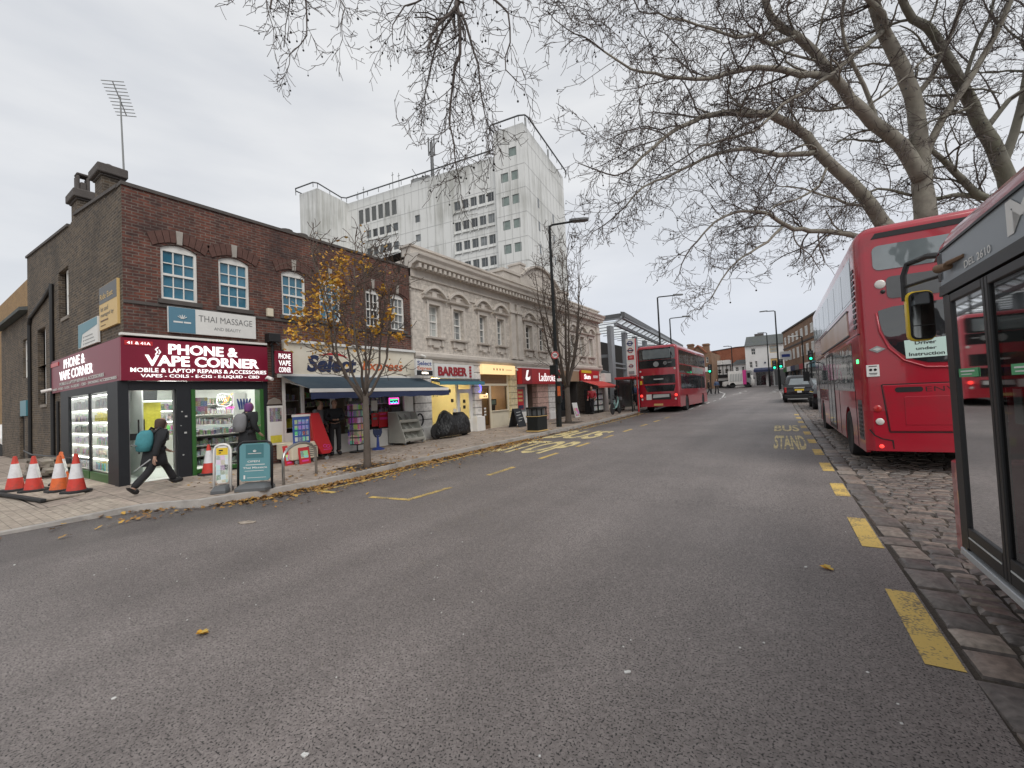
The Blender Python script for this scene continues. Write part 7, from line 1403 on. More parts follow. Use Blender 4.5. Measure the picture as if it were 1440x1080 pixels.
mb.box(-8.780,-8.730,14.250,14.290,.85,1.14); mb.box(-8.540,-8.500,14.600,14.660,.85,1.14); mb.box(-9.010,-8.490,14.240,15.010,1.12,1.2); mb.box(-9.020,-8.480,14.230,15.020,.80,.87); mb.build('hood', M['pole_black'], bn, bevel=.015); mb = MB(); mb.box(-9.025,-8.475,14.225,15.025,.83,.85); mb.box(-9.020,-8.480,14.230,15.020,.25,.29); mb.build('gold_band', M['amber'], bn); mb = MB(); mb.box(-8.950,-8.550,14.310,14.930,.85,1.1); mb.build('inner_liner', M['grey_dark'], bn)
# speed limit sign and boxes on the big lamp column
sg = thing('speed_limit_sign','round white 20 speed sign with red ring on the tall lamp column','sign',(-8.81,16.480,3.3)); th_a = R(-32)
def face(par, nm, r0, r1, m_, off):
    mb = MB(); d = V((.52,-.85,0)).normalized(); u = V((d.y*-1,d.x,0)); u = V((.85,.52,0)).normalized(); c = V((-8.84,16.540,3.36))+d*off
    for k in range(24):
        a, b = 6.2832*k/24, 6.2832*(k+1)/24
        mb.poly(*[c+u*(q*math.cos(t_))+V((0,0,q*math.sin(t_))) for q, t_ in ((r0,a),(r1,a),(r1,b),(r0,b))])
    return mb.build(nm, M[m_], par, recalc=False), c, u
o_, c, u = face(sg,'plate',.0,.165,'paper',.10); face(sg,'red_ring',.115,.16,'red_sign',.104); mb = MB(); mb.text('20',c+u*-.085+V((0,0,-.055))+V((.52,-.85,0))*.006,u,(0,0,1),.17,.11,.03); mb.build('lettering', M['black'], sg, recalc=False, uv=False); mb = MB(); mb.cyl((-8.84,16.560,2.2),.03,1.5,8); mb.build('post', M['pole_black'], sg)
cb = thing('signal_cabinet','black signal head box with orange panel fixed on the tall lamp column','signal',(-8.76,16.560,1.3)); mb = MB(); mb.obox((-8.72,16.540,1.75),(.2,.2,.9)); mb.obox((-8.86,16.420,2.72),(.32,.18,.42)); mb.build('casing', M['pole_black'], cb, bevel=.02); mb = MB(); mb.obox((-8.66,16.415,1.8),(.14,.01,.42)); mb.build('orange_panel', M['cone_orange'], cb); mb = MB(); mb.obox((-8.64,16.460,2.28),(.2,.02,.12)); mb.build('white_plate', M['paper'], cb)
bk_ = thing('hire_bicycle','pale green hire bicycle parked on the pavement before the stopped bus','bicycle',(-9.2,24.6,.35)); y0, y1, x = 24.15,25.2,-9.25; z = .35
for y in (24.1,25.2): mb = MB(); mb.lathe((x-.02,y,z+.34),[(.29,0),(.335,.0),(.345,.02),(.335,.04),(.29,.04)],24,'x'); w_o = mb.build('wheel', M['rubber'], bk_, smooth=40); mb = MB(); [mb.tube([(x,y,z+.34),(x,y+.3*math.cos(k*.524),z+.34+.3*math.sin(k*.524))],.006,4) for k in range(12)]; mb.build('spokes', M['grey'], w_o)
mb = MB(); mb.tube([(x,25.2,z+.34),(x,25.05,z+.95),(x,25.0,z+1.05)],.028,8); mb.tube([(x,25.08,z+.8),(x,24.75,z+.42),(x,24.55,z+.36),(x,24.42,z+.85)],.04,8); mb.tube([(x,24.55,z+.36),(x,24.1,z+.34)],.025,8); mb.tube([(x,24.1,z+.34),(x,24.45,z+.75)],.02,6); mb.build('frame', mat('bike_green',(.25,.42,.40),.4,.1), bk_, smooth=35); mb = MB(); mb.tube([(x-.3,24.92,z+1.1),(x,25.0,z+1.05),(x+.3,24.92,z+1.1)],.018,8); mb.build('handlebar', M['black'], bk_); mb = MB(); mb.ball((x,24.38,z+.9),(.09,.14,.05),10); mb.build('saddle', M['black'], bk_, smooth=True); mb = MB(); mb.obox((x,25.25,z+.9),(.3,.28,.22)); mb.build('basket', M['grey_dark'], bk_, bevel=.03)
t = thing('parked_scooter','pale scooter parked beside the kiosk','scooter',(-10.4,28.6,.38)); mb = MB(); mb.loft([[V((-10.4+w2*a,28.2+dy,.5+zz)) for a, zz in ((-1,0),(1,0),(.9,hh),(-.9,hh))] for dy, w2, hh in ((-.4,.1,.2),(-.2,.18,.45),(.3,.16,.2),(.7,.2,.5),(1.0,.12,.4))]); mb.build('body', M['white_paint'], t, bevel=.03)
for y in (27.85,29.15): mb = MB(); mb.lathe((-10.45,y,.62),[(.1,0),(.22,.01),(.24,.05),(.22,.09),(.1,.1)],16,'x'); mb.build('wheel', M['rubber'], t)
mb = MB(); mb.tube([(-10.7,28.95,1.35),(-10.4,29.05,1.3),(-10.1,28.95,1.35)],.02,6); mb.tube([(-10.4,29.05,1.3),(-10.4,29.15,.7)],.025,6); mb.build('handlebar', M['black'], t)
# traffic lights at the far crossing
def signal(label, x, y, z0, z1, heads, grp='traffic lights at the far crossing'):
    t = thing('traffic_light', label, 'traffic light', (x,y,z0), 0, grp); mb = MB(); mb.cyl((x,y,z0),.06,z1-z0,8); mb.build('post', M['pole_black'], t)
    for hx, hz, dx in heads:
        mb = MB(); mb.obox((x+hx,y-.12,hz),(.34,.25,.95)); mb.obox((x+hx,y-.0,hz),(.46,.03,1.05)); ho = mb.build('signal_head', M['black'], t, bevel=.02)
        mb = MB(); mb.lathe((x+hx,y-.25,hz-.32),[(.125,.01),(.125,-.01),(.005,-.02)],14,'y'); mb.build('green_lens', M['signal_green'], ho)
        mb = MB()
        for dz in (.02,.34): mb.lathe((x+hx,y-.25,hz+dz),[(.10,.01),(.10,-.01),(.005,-.02)],12,'y')
        mb.build('dark_lens', M['grey_dark'], ho)
    return t
signal('paired green traffic lights on the right side of the far crossing',-2.2,58,gz(58)+.1,4.3,[(-.32,4.0,0),(.30,4.1,0)]); signal('single green traffic light on the far left island',-9.05,56,gz(56)+.1,4.3,[(.0,4.0,0)]); signal('green traffic light just past the front of the stopped bus',-7.35,40,gz(40)+.1,3.6,[(.0,3.15,0),(-.5,3.0,0)])
signal('small traffic light set among the far right shops',.9,55,gz(55)+.1,5.3,[(0,4.6,0)])
for x, y, lb in ((-9.9,52,'grey and white plate on a post by the far crossing'),(-8.6,50,'white box plate on a short post by the far crossing')):
    t = thing('street_plate',lb,'sign',(x,y,gz(y)+.1)); mb = MB(); mb.cyl((x,y,gz(y)+.1),.05,3.0,8); mb.build('post', M['pole_black'], t); mb = MB(); mb.obox((x,y-.06,gz(y)+2.9),(.6,.05,.5)); mb.build('plate', M['paper'], t, bevel=.01)
gr_ = thing('guard_rail','grey guard rail along the kerb at the far crossing','railing',(-8.5,48,gz(48))); mb = MB()
ps = [(-9.9,46),(-10.3,50),(-10.9,54),(-11.9,58)]
for (a, b), (c, d) in zip(ps, ps[1:]):
    for z in (.3,1.1): mb.tube([(a,b,gz(b)+.1+z),(c,d,gz(d)+.1+z)],.03,6)
    for k in range(14): t_ = k/14; mb.tube([(a+(c-a)*t_,b+(d-b)*t_,gz(b+(d-b)*t_)+.1),(a+(c-a)*t_,b+(d-b)*t_,gz(b+(d-b)*t_)+1.2)],.012,4)
mb.build('rails', M['grey_dark'], gr_)
# ---------------------------------------------------------------- people
def skin(name, m_, par, pts, edges, sub=1, root=0):
    me = bpy.data.meshes.new(name); me.from_pydata([p for p, r in pts], edges, []); me.update(); o = bpy.data.objects.new(name, me); col.objects.link(o); o.parent = par
    o.modifiers.new('skin', 'SKIN'); lay = me.skin_vertices[0].data if me.skin_vertices else None
    for i, (p, r) in enumerate(pts):
        rr = r if isinstance(r, tuple) else (r, r); lay[i].radius = rr; lay[i].use_root = (i == root)
    s_ = o.modifiers.new('subdivision', 'SUBSURF'); s_.levels = sub; s_.render_levels = sub
    me.materials.append(M[m_]); 
    o.modifiers['skin'].use_smooth_shade = True
    return o
def human(name, label, loc, rz, J, top='coat_black', legs='trousers', hair='hair_brown', shoe='black', coat=.62, hood=True, hands=True, group=None, extra=None):
    """J: joints in local axes (x = the way the person faces, y = their left, z up)"""
    t = thing('person', label, 'person', loc, rz, group); S = lambda k: V(J[k])
    pel, ch, nk, hd = S('pel'), S('chest'), S('neck'), S('head')
    P = [(pel,(.12,.10)),((pel+ch)/2,(.11,.09)),(ch,(.13,.10)),(nk,.05),(hd+V((0,0,-.05)),(.070,.075)),(hd+V((.005,0,.045)),(.078,.085)),(hd+V((-.005,0,.115)),(.045,.05))]; E_ = [(0,1),(1,2),(2,3),(3,4),(4,5),(5,6)]
    P.append((hd+V((.075,0,-.075)),.035)); E_.append((4,7)); P.append((hd+V((.10,0,-.01)),.014)); E_.append((4,8))
    for s in 'lr':
        i = len(P); P += [(S('hip'+s),(.085,.085)),(S('knee'+s),(.058,.058)),(S('ank'+s),(.040,.040)),(S('toe'+s),(.038,.03))]; E_ += [(0,i),(i,i+1),(i+1,i+2),(i+2,i+3)]
        i = len(P); sh, el, wr = S('sh'+s), S('el'+s), S('wr'+s); P += [(sh,.058),(el,.042),(wr,.028)]; E_ += [(2,i),(i,i+1),(i+1,i+2)]
        if hands:
            d = (wr-el).normalized(); sd = V((0,1,0)) if abs(d.y) < .8 else V((1,0,0)); sd = (sd-d*sd.dot(d)).normalized(); up = d.cross(sd); k = len(P)
            P.append((wr+d*.05,(.034,.018))); E_.append((i+2,k))
            for q, (o_, ln) in enumerate(((-.030,.062),(-.010,.074),(.010,.070),(.030,.055))):
                b = wr+d*.085+sd*o_; j = len(P); P += [(b,.010),(b+d*ln*.5+up*.012,.009),(b+d*ln*.85+up*.034,.007)]; E_ += [(k,j),(j,j+1),(j+1,j+2)]
            j = len(P); P += [(wr+d*.045-sd*.038+up*.008,.011),(wr+d*.085-sd*.052+up*.022,.009)]; E_ += [(k,j),(j,j+1)]
    skin('body', 'skin', t, P, E_, 1)
    C = [(pel+V((0,0,.02)),(.17,.14)),((pel+ch)/2,(.175,.14)),(ch,(.19,.15)),(nk+V((0,0,-.02)),(.085,.075))]; F_ = [(0,1),(1,2),(2,3)]
    for s in 'lr': i = len(C); C += [(S('sh'+s),.09),(S('el'+s),.07),(S('wr'+s),.052)]; F_ += [(2,i),(i,i+1),(i+1,i+2)]
    skin('coat', top, t, C, F_, 1)
    if coat: 
        mb = MB(); d0 = pel+V((0,0,.08)); zb_ = J['hem']; rings = []
        for k in range(4):
            q = k/3; z = d0.z+(zb_-d0.z)*q; rings.append([V((d0.x+(.165+.06*q)*math.cos(a)*(1.0+.05*math.sin(3*a)), d0.y+(.15+.035*q)*math.sin(a), z+.012*math.sin(4*a)*q)) for a in [6.2832*n/18 for n in range(18)]])
        mb.loft(rings); mb.build('coat_skirt', M[top], t, local=True, smooth=True)
    Lg = [(pel+V((0,0,-.02)),(.115,.10))]; G_ = []
    for s in 'lr': i = len(Lg); Lg += [(S('hip'+s),(.098,.098)),(S('knee'+s),.070),(S('ank'+s)+V((0,0,.015)),.07)]; G_ += [(0,i),(i,i+1),(i+1,i+2)]
    skin('trousers', legs, t, Lg, G_, 1)
    for s in 'lr':
        a, b = S('ank'+s), S('toe'+s); d = (b-a); hv = V((d.x,d.y,0)).normalized() if V((d.x,d.y,0)).length > .01 else V((1,0,0)); skin('shoe', shoe, t, [(a+V((0,0,.05)),.072),(a-d*.25+V((0,0,-.0)),(.06,.06)),(b+d*.08,(.06,.048)),((a+b)/2,(.065,.058))], [(0,1),(0,3),(3,2)], 1)
    Hh = [(hd+V((-.04,0,-.08)),(.08,.09)),(hd+V((-.026,0,.03)),(.102,.107)),(hd+V((-.006,0,.10)),(.09,.092))]
    if hood: Hh = [(nk+V((-.03,0,.0)),(.085,.08))]+Hh
    skin('hair' if hair.startswith('hair') else 'hat', hair, t, Hh, [(k,k+1) for k in range(len(Hh)-1)], 1)
    mb = MB()
    for s in (1,-1): mb.ball(hd+V((.078,.03*s,.0)),.010,6)
    mb.build('eyes', M['black'], t, local=True)
    if extra: extra(t)
    return t
def scaled(J, k, **kw):
    o = {a: (tuple(x*k for x in b) if isinstance(b, tuple) else b*k) for a, b in J.items()}; o.update(kw); return o
WALK = dict(pel=(0,0,.80),chest=(.05,0,1.08),neck=(.09,0,1.23),head=(.14,0,1.36),shl=(.05,.17,1.17),shr=(.05,-.17,1.17),ell=(.16,.22,.93),elr=(-.08,-.22,.93),wrl=(.33,.19,.80),wrr=(-.14,-.24,.70),hipl=(.0,.09,.76),hipr=(0,-.09,.76),kneel=(.26,.09,.48),kneer=(-.16,-.09,.42),ankl=(.42,.09,.13),ankr=(-.45,-.09,.12),toel=(.58,.09,.13),toer=(-.36,-.09,.035),hem=.52)
STAND = dict(pel=(0,0,.92),chest=(.02,0,1.25),neck=(.03,0,1.42),head=(.05,0,1.57),shl=(.02,.18,1.36),shr=(.02,-.18,1.36),ell=(.0,.24,1.10),elr=(0,-.24,1.10),wrl=(.14,.22,.92),wrr=(.14,-.22,.92),hipl=(0,.09,.88),hipr=(0,-.09,.88),kneel=(.03,.10,.49),kneer=(.02,-.10,.49),ankl=(0,.10,.09),ankr=(0,-.11,.09),toel=(.15,.12,.035),toer=(.15,-.12,.035),hem=.66)
def pack(m_, x=-.20, z0=.80, z1=1.18, w_=.15):
    def f(t):
        mb = MB(); rings = []
        for z, k in ((z0-.02,.6),(z0,.9),(z0+.12,1.08),((z0+z1)/2,1.08),(z1-.05,.95),(z1+.02,.55)):
            rings.append([V((x+.12*k*math.cos(a)*(1.15 if math.cos(a) < 0 else .8)+.10*(z-z0), w_*k*math.sin(a), z)) for a in [6.2832*n/16 for n in range(16)]])
        mb.loft(rings); b = mb.build('backpack', M[m_], t, local=True, smooth=True)
        mb = MB(); mb.tube([(x-.17,-.08,z0+.1),(x-.185,0,z0+.13),(x-.17,.08,z0+.1)],.012,6); mb.build('pocket_seam', M['grey_dark'], b, local=True)
        mb = MB()
        for s in (1,-1): mb.tube([(x+.08,.09*s,z1-.08),(.02,.12*s,z1+.06),(.16,.13*s,z1-.03),(.15,.15*s,z1-.18),(x+.1,.14*s,z0+.08)],.022,6)
        mb.build('strap', M['black'], b, local=True, smooth=True)
    return f
def walker(t): pack('teal_pack', -.17, .80, 1.16)(t); mb = MB(); mb.tube([(-.22,-.25,.64),(-.50,-.27,.46)],[.013,.008],6); mb.build('umbrella', M['grey'], t, local=True)
human('person','person in a black coat with a teal backpack striding past the glass shop door',(-10.45,3.02,.12),R(104),scaled(WALK,.95),extra=walker)
human('person','person in purple hat with a grey rucksack standing at the corner shop window',(-11.1,5.0,.12),R(100),scaled(STAND,1.0,head=(.07,0,1.55),ell=(.12,.26,1.10),wrl=(.26,.14,1.08),anklr=(0,0,0)),hair='cloth_purple',extra=pack('cloth_grey',-.19,.98,1.38,.16),legs='trousers')
SITU = scaled(STAND,.96)
human('person','person in a dark jacket and olive cap standing at the left of the store entrance',(-11.75,7.25,.15),R(20),SITU,hair='cloth_olive',top='cloth_grey',coat=0,hood=False)
human('person','person in a black jacket looking down at their hands in the store entrance',(-11.55,7.62,.15),R(-25),scaled(STAND,.97,ell=(.05,.24,1.08),elr=(.05,-.24,1.08),wrl=(.24,.06,1.05),wrr=(.24,-.06,1.05)),coat=0,hood=False)
for i, (x, y, rz, top, lb) in enumerate(((-8.3,55,-60,'cloth_blue','person in blue crossing beside the far left traffic light'),(-9.0,54,20,'coat_black','person in black on the pavement near the far guard rail'),(-9.6,51,200,'cloth_grey','person in grey walking toward the station past the guard rail'),(-10.0,49,10,'cloth_olive','person in olive by the near end of the guard rail'),(-.2,62,90,'coat_black','person in black outside the far right shops'),(-10.3,27.6,40,'coat_black','person in a dark coat waiting inside the bus shelter'),(-10.9,25.0,-80,'crimson','person in a red top under the red awning of the kiosk'),(-10.7,33,-90,'cloth_blue','person in blue walking out of the station canopy'))):
    human('person',lb,(x,y,gz(y)+(.12 if x < -9 or x > 0 else .02)),R(rz),scaled(STAND,1.03,kneel=(.2,.1,.52),ankl=(.25,.1,.12),toel=(.4,.1,.1),ankr=(-.22,-.1,.12),toer=(-.1,-.1,.04)),top=top,coat=0,hood=False,hands=(i > 4))
# a seated customer deep in the cafe window
mb = MB(); 
# ---------------------------------------------------------------- trees
def rv(s=1): return V((rnd.gauss(0,s),rnd.gauss(0,s),rnd.gauss(0,s)))
def path(p, d, L_, seg, wig, pull, drop=0):
    pts = [p]; d = d.normalized()
    for k in range(max(2,int(L_/seg))):
        d = (d+rv(wig)+pull*(seg)+V((0,0,-drop*k*.1))).normalized(); pts.append(pts[-1]+d*seg)
    return pts
def branch(MBs, p, d, r, L_, lv, cfg):
    seg = cfg['seg'][lv]; pts = path(p, d, L_, seg, cfg['wig'][lv], cfg['pull'][lv], cfg['drop'][lv]); n = len(pts)
    r1 = max(cfg['rmin'], r*.42); rs = [r+(r1-r)*i/(n-1) for i in range(n)]
    MBs[0 if r > cfg['split'] else 1].tube(pts, rs, 6 if r > .05 else (4 if r > .02 else 3), cap=False)
    if lv+1 < len(cfg['seg']):
        L0 = 0; sp = cfg['space'][lv]; acc = sp*rnd.random()
        for i in range(1, n):
            acc += (pts[i]-pts[i-1]).length
            if i/n <= cfg['bare'][lv]: acc = 0
            while acc > sp:
                acc -= sp*rnd.uniform(.8,1.2); dd = (pts[i]-pts[i-1]).normalized(); q = rv(1); q = (q-dd*q.dot(dd)).normalized(); a = rnd.uniform(.5,1.05)
                branch(MBs, pts[i-1].lerp(pts[i],rnd.random()), dd*math.cos(a)+q*math.sin(a), max(cfg['rmin'],rs[i]*cfg['rk']), L_*rnd.uniform(*cfg['lk'])*(1.05-.45*i/n), lv+1, cfg)
    elif cfg.get('balls') and rnd.random() < cfg['balls']:
        e = pts[-1]; l = rnd.uniform(.05,.14); MBs[2].ball(e+V((0,0,-l)), cfg['ballr']*rnd.uniform(.8,1.2), 6); MBs[1].tube([e, e+V((0,0,-l))], cfg['rmin']*.6, 3, cap=False)
    return pts
def limb(MBs, pl, r0, r1, cfg, L0=2.4, every=.75, start=.15, side=0):
    # a hand placed limb: smooth it, then let side branches grow from it
    pts = [V(p) for p in pl]; out_ = []
    for i in range(len(pts)-1):
        a, b, c, d = pts[max(i-1,0)], pts[i], pts[i+1], pts[min(i+2,len(pts)-1)]; m = max(2,int((c-b).length/.45))
        for k in range(m):
            t_ = k/m; out_.append(.5*((2*b)+(c-a)*t_+(2*a-5*b+4*c-d)*t_*t_+(3*b-a-3*c+d)*t_**3)+rv(.02))
    out_.append(pts[-1]); n = len(out_); k_ = cfg.get('thin',1); r0 *= k_; rs = [r0+(r1-r0)*(i/(n-1))**.8 for i in range(n)]
    MBs[0].tube(out_, rs, 12 if r0 > .15 else 8, cap=True); acc = 0
    for i in range(1, n):
        acc += (out_[i]-out_[i-1]).length
        if i/n < start: acc = 0; continue
        while acc > every:
            acc -= every*rnd.uniform(.75,1.3); dd = (out_[i]-out_[i-1]).normalized(); q = rv(1)+V((-.25,-.1,.15)); q = (q-dd*q.dot(dd)).normalized(); a = rnd.uniform(.55,1.1)
            branch(MBs, out_[i], dd*math.cos(a)+q*math.sin(a), min(rs[i]*.42,.05), L0*rnd.uniform(.6,1.3)*cfg.get('lg',1), 0, cfg)
    dd = (out_[-1]-out_[-3]).normalized(); branch(MBs, out_[-1], dd, r1, L0, 0, cfg)
PLANE = dict(thin=.84,lg=1.05,seg=[.34,.24,.17,.13],wig=[.20,.26,.30,.32],pull=[V((-.02,0,.0)),V((0,0,-.10)),V((0,0,-.28)),V((0,0,-.4))],drop=[.0,.05,.10,.1],rmin=.0075,split=.045,rk=.55,lk=(.40,.72),space=[.32,.26,.21],bare=[.16,.12,.1],balls=.07,ballr=.028)
def finish(t, MBs, trunk_m, twig_m, ball_m='black'):
    MBs[0].build('trunk', M[trunk_m], t, smooth=True, uv=False, recalc=False)
    MBs[1].build('crown', M[twig_m], t, uv=False, recalc=False)
    if len(MBs) > 2 and MBs[2].v: s_ = MBs[2].build('seed_balls', M[ball_m], t, smooth=True, uv=False, recalc=False); s_['kind'] = 'stuff'
# the big plane behind the buses: limbs set out at their real distances (about 14 to 19 m away)
t1 = thing('plane_tree','huge bare plane tree with pale mottled limbs reaching over the road behind the red buses','tree',(4.5,23.9,.3)); B3 = [MB(),MB(),MB()]
B3[0].tube([(4.7,24.0,.3),(4.65,24.0,.8),(4.6,24.0,2.5),(4.55,23.95,5.0),at(1302,315,17.6)],[.85,.66,.56,.52,.50],16)
def A_(*q): return [at(*p) for p in q]
T1 = A_((1302,315,17.6),(1298,260,17.6),(1293,205,17.5),(1287,150,17.3),(1268,95,17.0),(1245,50,16.8),(1228,0,16.6),(1215,-70,16.4),(1190,-160,16))
limb(B3,T1,.46,.12,PLANE,2.6,.8,.3)
limb(B3,A_((1295,235,17.5),(1316,183,17.2),(1353,128,16.8),(1392,64,16.4),(1418,5,16),(1440,-80,15.6)),.20,.07,PLANE,2.2,.6)
limb(B3,A_((1297,250,17.5),(1268,205,17.3),(1238,180,17.0),(1205,148,16.6),(1188,128,16.4),(1170,105,16.1),(1145,72,15.9),(1119,50,15.7),(1082,25,15.5),(1070,-20,15.2),(1040,-80,15)),.36,.08,PLANE,2.6,.55,.2)
limb(B3,A_((1245,322,18.0),(1225,290,17.8),(1195,255,17.4),(1165,229,17.0),(1140,200,16.7),(1128,186,16.5),(1096,167,16.0),(1070,160,15.7),(1041,158,15.3),(1010,158,15.0),(986,165,14.7),(955,180,14.3),(920,205,14.0),(890,235,13.7)),.34,.035,PLANE,2.3,.42,.22)
B3[0].tube([(4.4,23.9,4.6),at(1262,345,17.9),at(1240,316,18)],[.42,.38,.34],12)
limb(B3,A_((1170,108,16.1),(1150,105,15.8),(1128,106,15.5),(1101,98,15.2),(1075,96,14.9),(1050,96,14.7),(1020,104,14.4),(1000,110,14.2),(954,112,13.8),(920,104,13.5),(890,96,13.2),(849,72,12.9)),.17,.025,PLANE,2.2,.40,.1)
limb(B3,A_((1148,214,16.8),(1110,217,16.4),(1082,215,16.1),(1055,210,15.8),(1027,212,15.5),(991,222,15.2),(960,238,14.9),(935,250,14.6),(905,262,14.4),(880,290,14.2)),.13,.025,PLANE,2.0,.40,.1)
limb(B3,A_((1260,350,18.2),(1204,331,17.8),(1165,326,17.4),(1128,324,17.0),(1105,317,16.7),(1090,305,16.5),(1073,298,16.3),(1050,297,16.1),(1030,300,15.9),(1005,312,15.6),(980,340,15.4)),.17,.03,PLANE,2.0,.42,.2)
limb(B3,A_((1102,318,16.7),(1078,341,16.5),(1055,355,16.3),(1037,367,16.1),(1015,392,15.9),(1000,420,15.8)),.07,.02,PLANE,1.7,.38,.1)
limb(B3,A_((1119,50,15.7),(1085,62,15.3),(1060,50,15),(1035,52,14.8),(1000,40,14.5),(960,30,14.2),(925,18,13.9)),.10,.025,PLANE,2.2,.40,.1)
limb(B3,A_((1240,45,16.7),(1205,75,16.3),(1180,95,16.0),(1160,112,15.7),(1130,130,15.5),(1100,148,15.2),(1060,185,14.9),(1020,195,14.6),(985,205,14.3)),.12,.03,PLANE,2.2,.42,.1)
limb(B3,A_((1260,80,16.9),(1240,20,16.4),(1200,-20,15.9),(1150,-50,15.4),(1090,-70,15),(1020,-70,14.6),(950,-50,14.2),(900,-40,13.9)),.14,.04,PLANE,2.6,.40,.1)
limb(B3,A_((1238,180,17.0),(1215,120,16.8),(1195,80,16.5),(1185,30,16.2),(1190,-40,15.9)),.11,.04,PLANE,2.2,.5,.1)
limb(B3,A_((1283,140,17.3),(1310,110,17.0),(1330,60,16.7),(1350,10,16.4),(1365,-60,16.1)),.14,.05,PLANE,2.4,.5,.1)
limb(B3,A_((1165,229,17.0),(1150,262,16.8),(1120,280,16.5),(1090,290,16.3),(1062,320,16.0)),.07,.02,PLANE,1.9,.38,.1)
limb(B3,A_((1225,290,17.8),(1190,285,17.5),(1160,275,17.2),(1130,265,16.9),(1095,262,16.6)),.08,.02,PLANE,1.9,.40,.1)
finish(t1, B3, 'bark_pale', 'twig')
t2 = thing('plane_tree','second bare plane tree with dark mossy limbs filling the upper right corner','tree',(9.3,22.3,.3)); B3 = [MB(),MB(),MB()]
P2 = dict(PLANE); P2['pull'] = [V((0,0,.05)),V((0,0,-.05)),V((0,0,-.2)),V((0,0,-.3))]
B3[0].tube([(9.5,22.5,.3),(9.45,22.5,1.2),(9.3,22.4,3.5),at(1428,300,18.2)],[.8,.62,.55,.5],14)
limb(B3,A_((1428,300,18.2),(1415,248,18.0),(1400,212,17.8),(1385,183,17.6),(1368,148,17.4),(1353,124,17.2),(1338,95,17.0),(1325,69,16.8),(1305,40,16.6),(1284,27,16.5),(1262,-10,16.3),(1240,-70,16)),.40,.09,P2,2.4,.6,.25)
limb(B3,A_((1420,262,18.1),(1390,280,18.1),(1362,262,17.9),(1344,243,17.8),(1325,225,17.7),(1300,205,17.6),(1270,195,17.5),(1235,200,17.3)),.22,.05,P2,2.2,.45,.15)
limb(B3,A_((1428,290,18.2),(1400,285,18.3),(1370,276,18.2),(1340,275,18.0),(1305,280,18.0),(1270,272,17.9),(1235,265,17.7),(1200,285,17.5)),.16,.03,P2,2.0,.40,.1)
limb(B3,A_((1410,235,18.0),(1432,170,17.8),(1445,100,17.6),(1450,40,17.4),(1455,-40,17)),.22,.08,P2,2.3,.5,.1)
limb(B3,A_((1385,183,17.6),(1420,140,17.4),(1460,110,17.2),(1500,60,17.0)),.14,.06,P2,2.2,.5,.1)
limb(B3,A_((1368,148,17.4),(1345,160,17.1),(1320,165,16.9),(1295,180,16.7)),.08,.03,P2,2.0,.4,.1)
limb(B3,A_((1353,124,17.2),(1370,70,17.0),(1390,30,16.8),(1405,-30,16.5)),.10,.04,P2,2.2,.45,.1)
finish(t2, B3, 'bark', 'twig')
# a third plane stands behind the viewer: only its hanging branch ends come into the picture at the top
t3 = thing('plane_tree','overhanging plane branches with round seed balls hanging down at the top of the picture','tree',(5.2,-3.2,.12)); B3 = [MB(),MB(),MB()]
B3[0].tube([(5.2,-3.2,.12),(5.2,-3.2,1),(5.1,-3.1,4),(4.8,-2.8,7)],[.75,.6,.5,.42],14)
HANG = dict(seg=[.16,.13,.10],wig=[.22,.28,.32],pull=[V((0,0,-.55)),V((0,0,-.75)),V((0,0,-.6))],drop=[.25,.25,.2],rmin=.0048,split=.03,rk=.60,lk=(.36,.62),space=[.16,.14],bare=[.03,.05],balls=.13,ballr=.019)
tip = lambda px, py, t_: at(px,py,t_)
a0 = at(690,-260,9.5); b0 = at(640,-60,8.4); c0 = at(430,-110,8.0)
limb(B3,[(4.8,-2.8,7),(3.4,-.2,9.6),(.6,3.0,11.2),a0],.40,.14,HANG,1.0,9,.99)
limb(B3,[a0,at(660,-150,8.8),at(650,-60,8.3),at(643,0,8.0)],.10,.045,HANG,1.5,.5,.3)
limb(B3,[a0,at(600,-200,8.7),at(500,-150,8.3),c0,at(400,-60,7.8)],.11,.035,HANG,1.2,.35,.35)
def hang(pl, r0, r1, L0, ev): limb(B3, A_(*pl), r0, r1, HANG, L0, ev, .05)
hang(((643,0,8.0),(646,50,7.9),(640,100,7.9),(632,150,7.9),(636,200,7.8),(645,250,7.8)),.04,.008,.9,.16)
hang(((643,5,8.0),(625,40,8.0),(610,70,8.0),(600,110,8.0),(598,150,8.0)),.03,.008,.9,.16)
hang(((648,20,8.0),(660,55,7.9),(672,95,7.8),(676,140,7.8),(690,185,7.8)),.028,.008,.9,.16)
hang(((650,-30,8.1),(690,-5,7.9),(714,20,7.8),(718,60,7.8),(712,100,7.8),(728,115,7.8)),.025,.007,.8,.2)
hang(((640,-20,8.1),(600,-5,8.1),(570,10,8.0),(555,35,8.0),(552,55,8)),.022,.007,.8,.2)
hang(((400,-60,7.8),(420,-20,7.8),(432,20,7.7),(430,50,7.7),(412,75,7.7),(402,105,7.7)),.022,.005,.42,.17)
hang(((410,-60,7.8),(460,-20,7.8),(485,10,7.7),(480,40,7.7),(478,65,7.7)),.016,.005,.4,.17)
hang(((400,-70,7.8),(370,-20,7.8),(380,20,7.8),(385,45,7.8)),.016,.005,.4,.17); hang(((395,-70,7.8),(345,-30,7.8),(335,-8,7.8)),.015,.005,.35,.2)
finish(t3, B3, 'twig', 'twig')
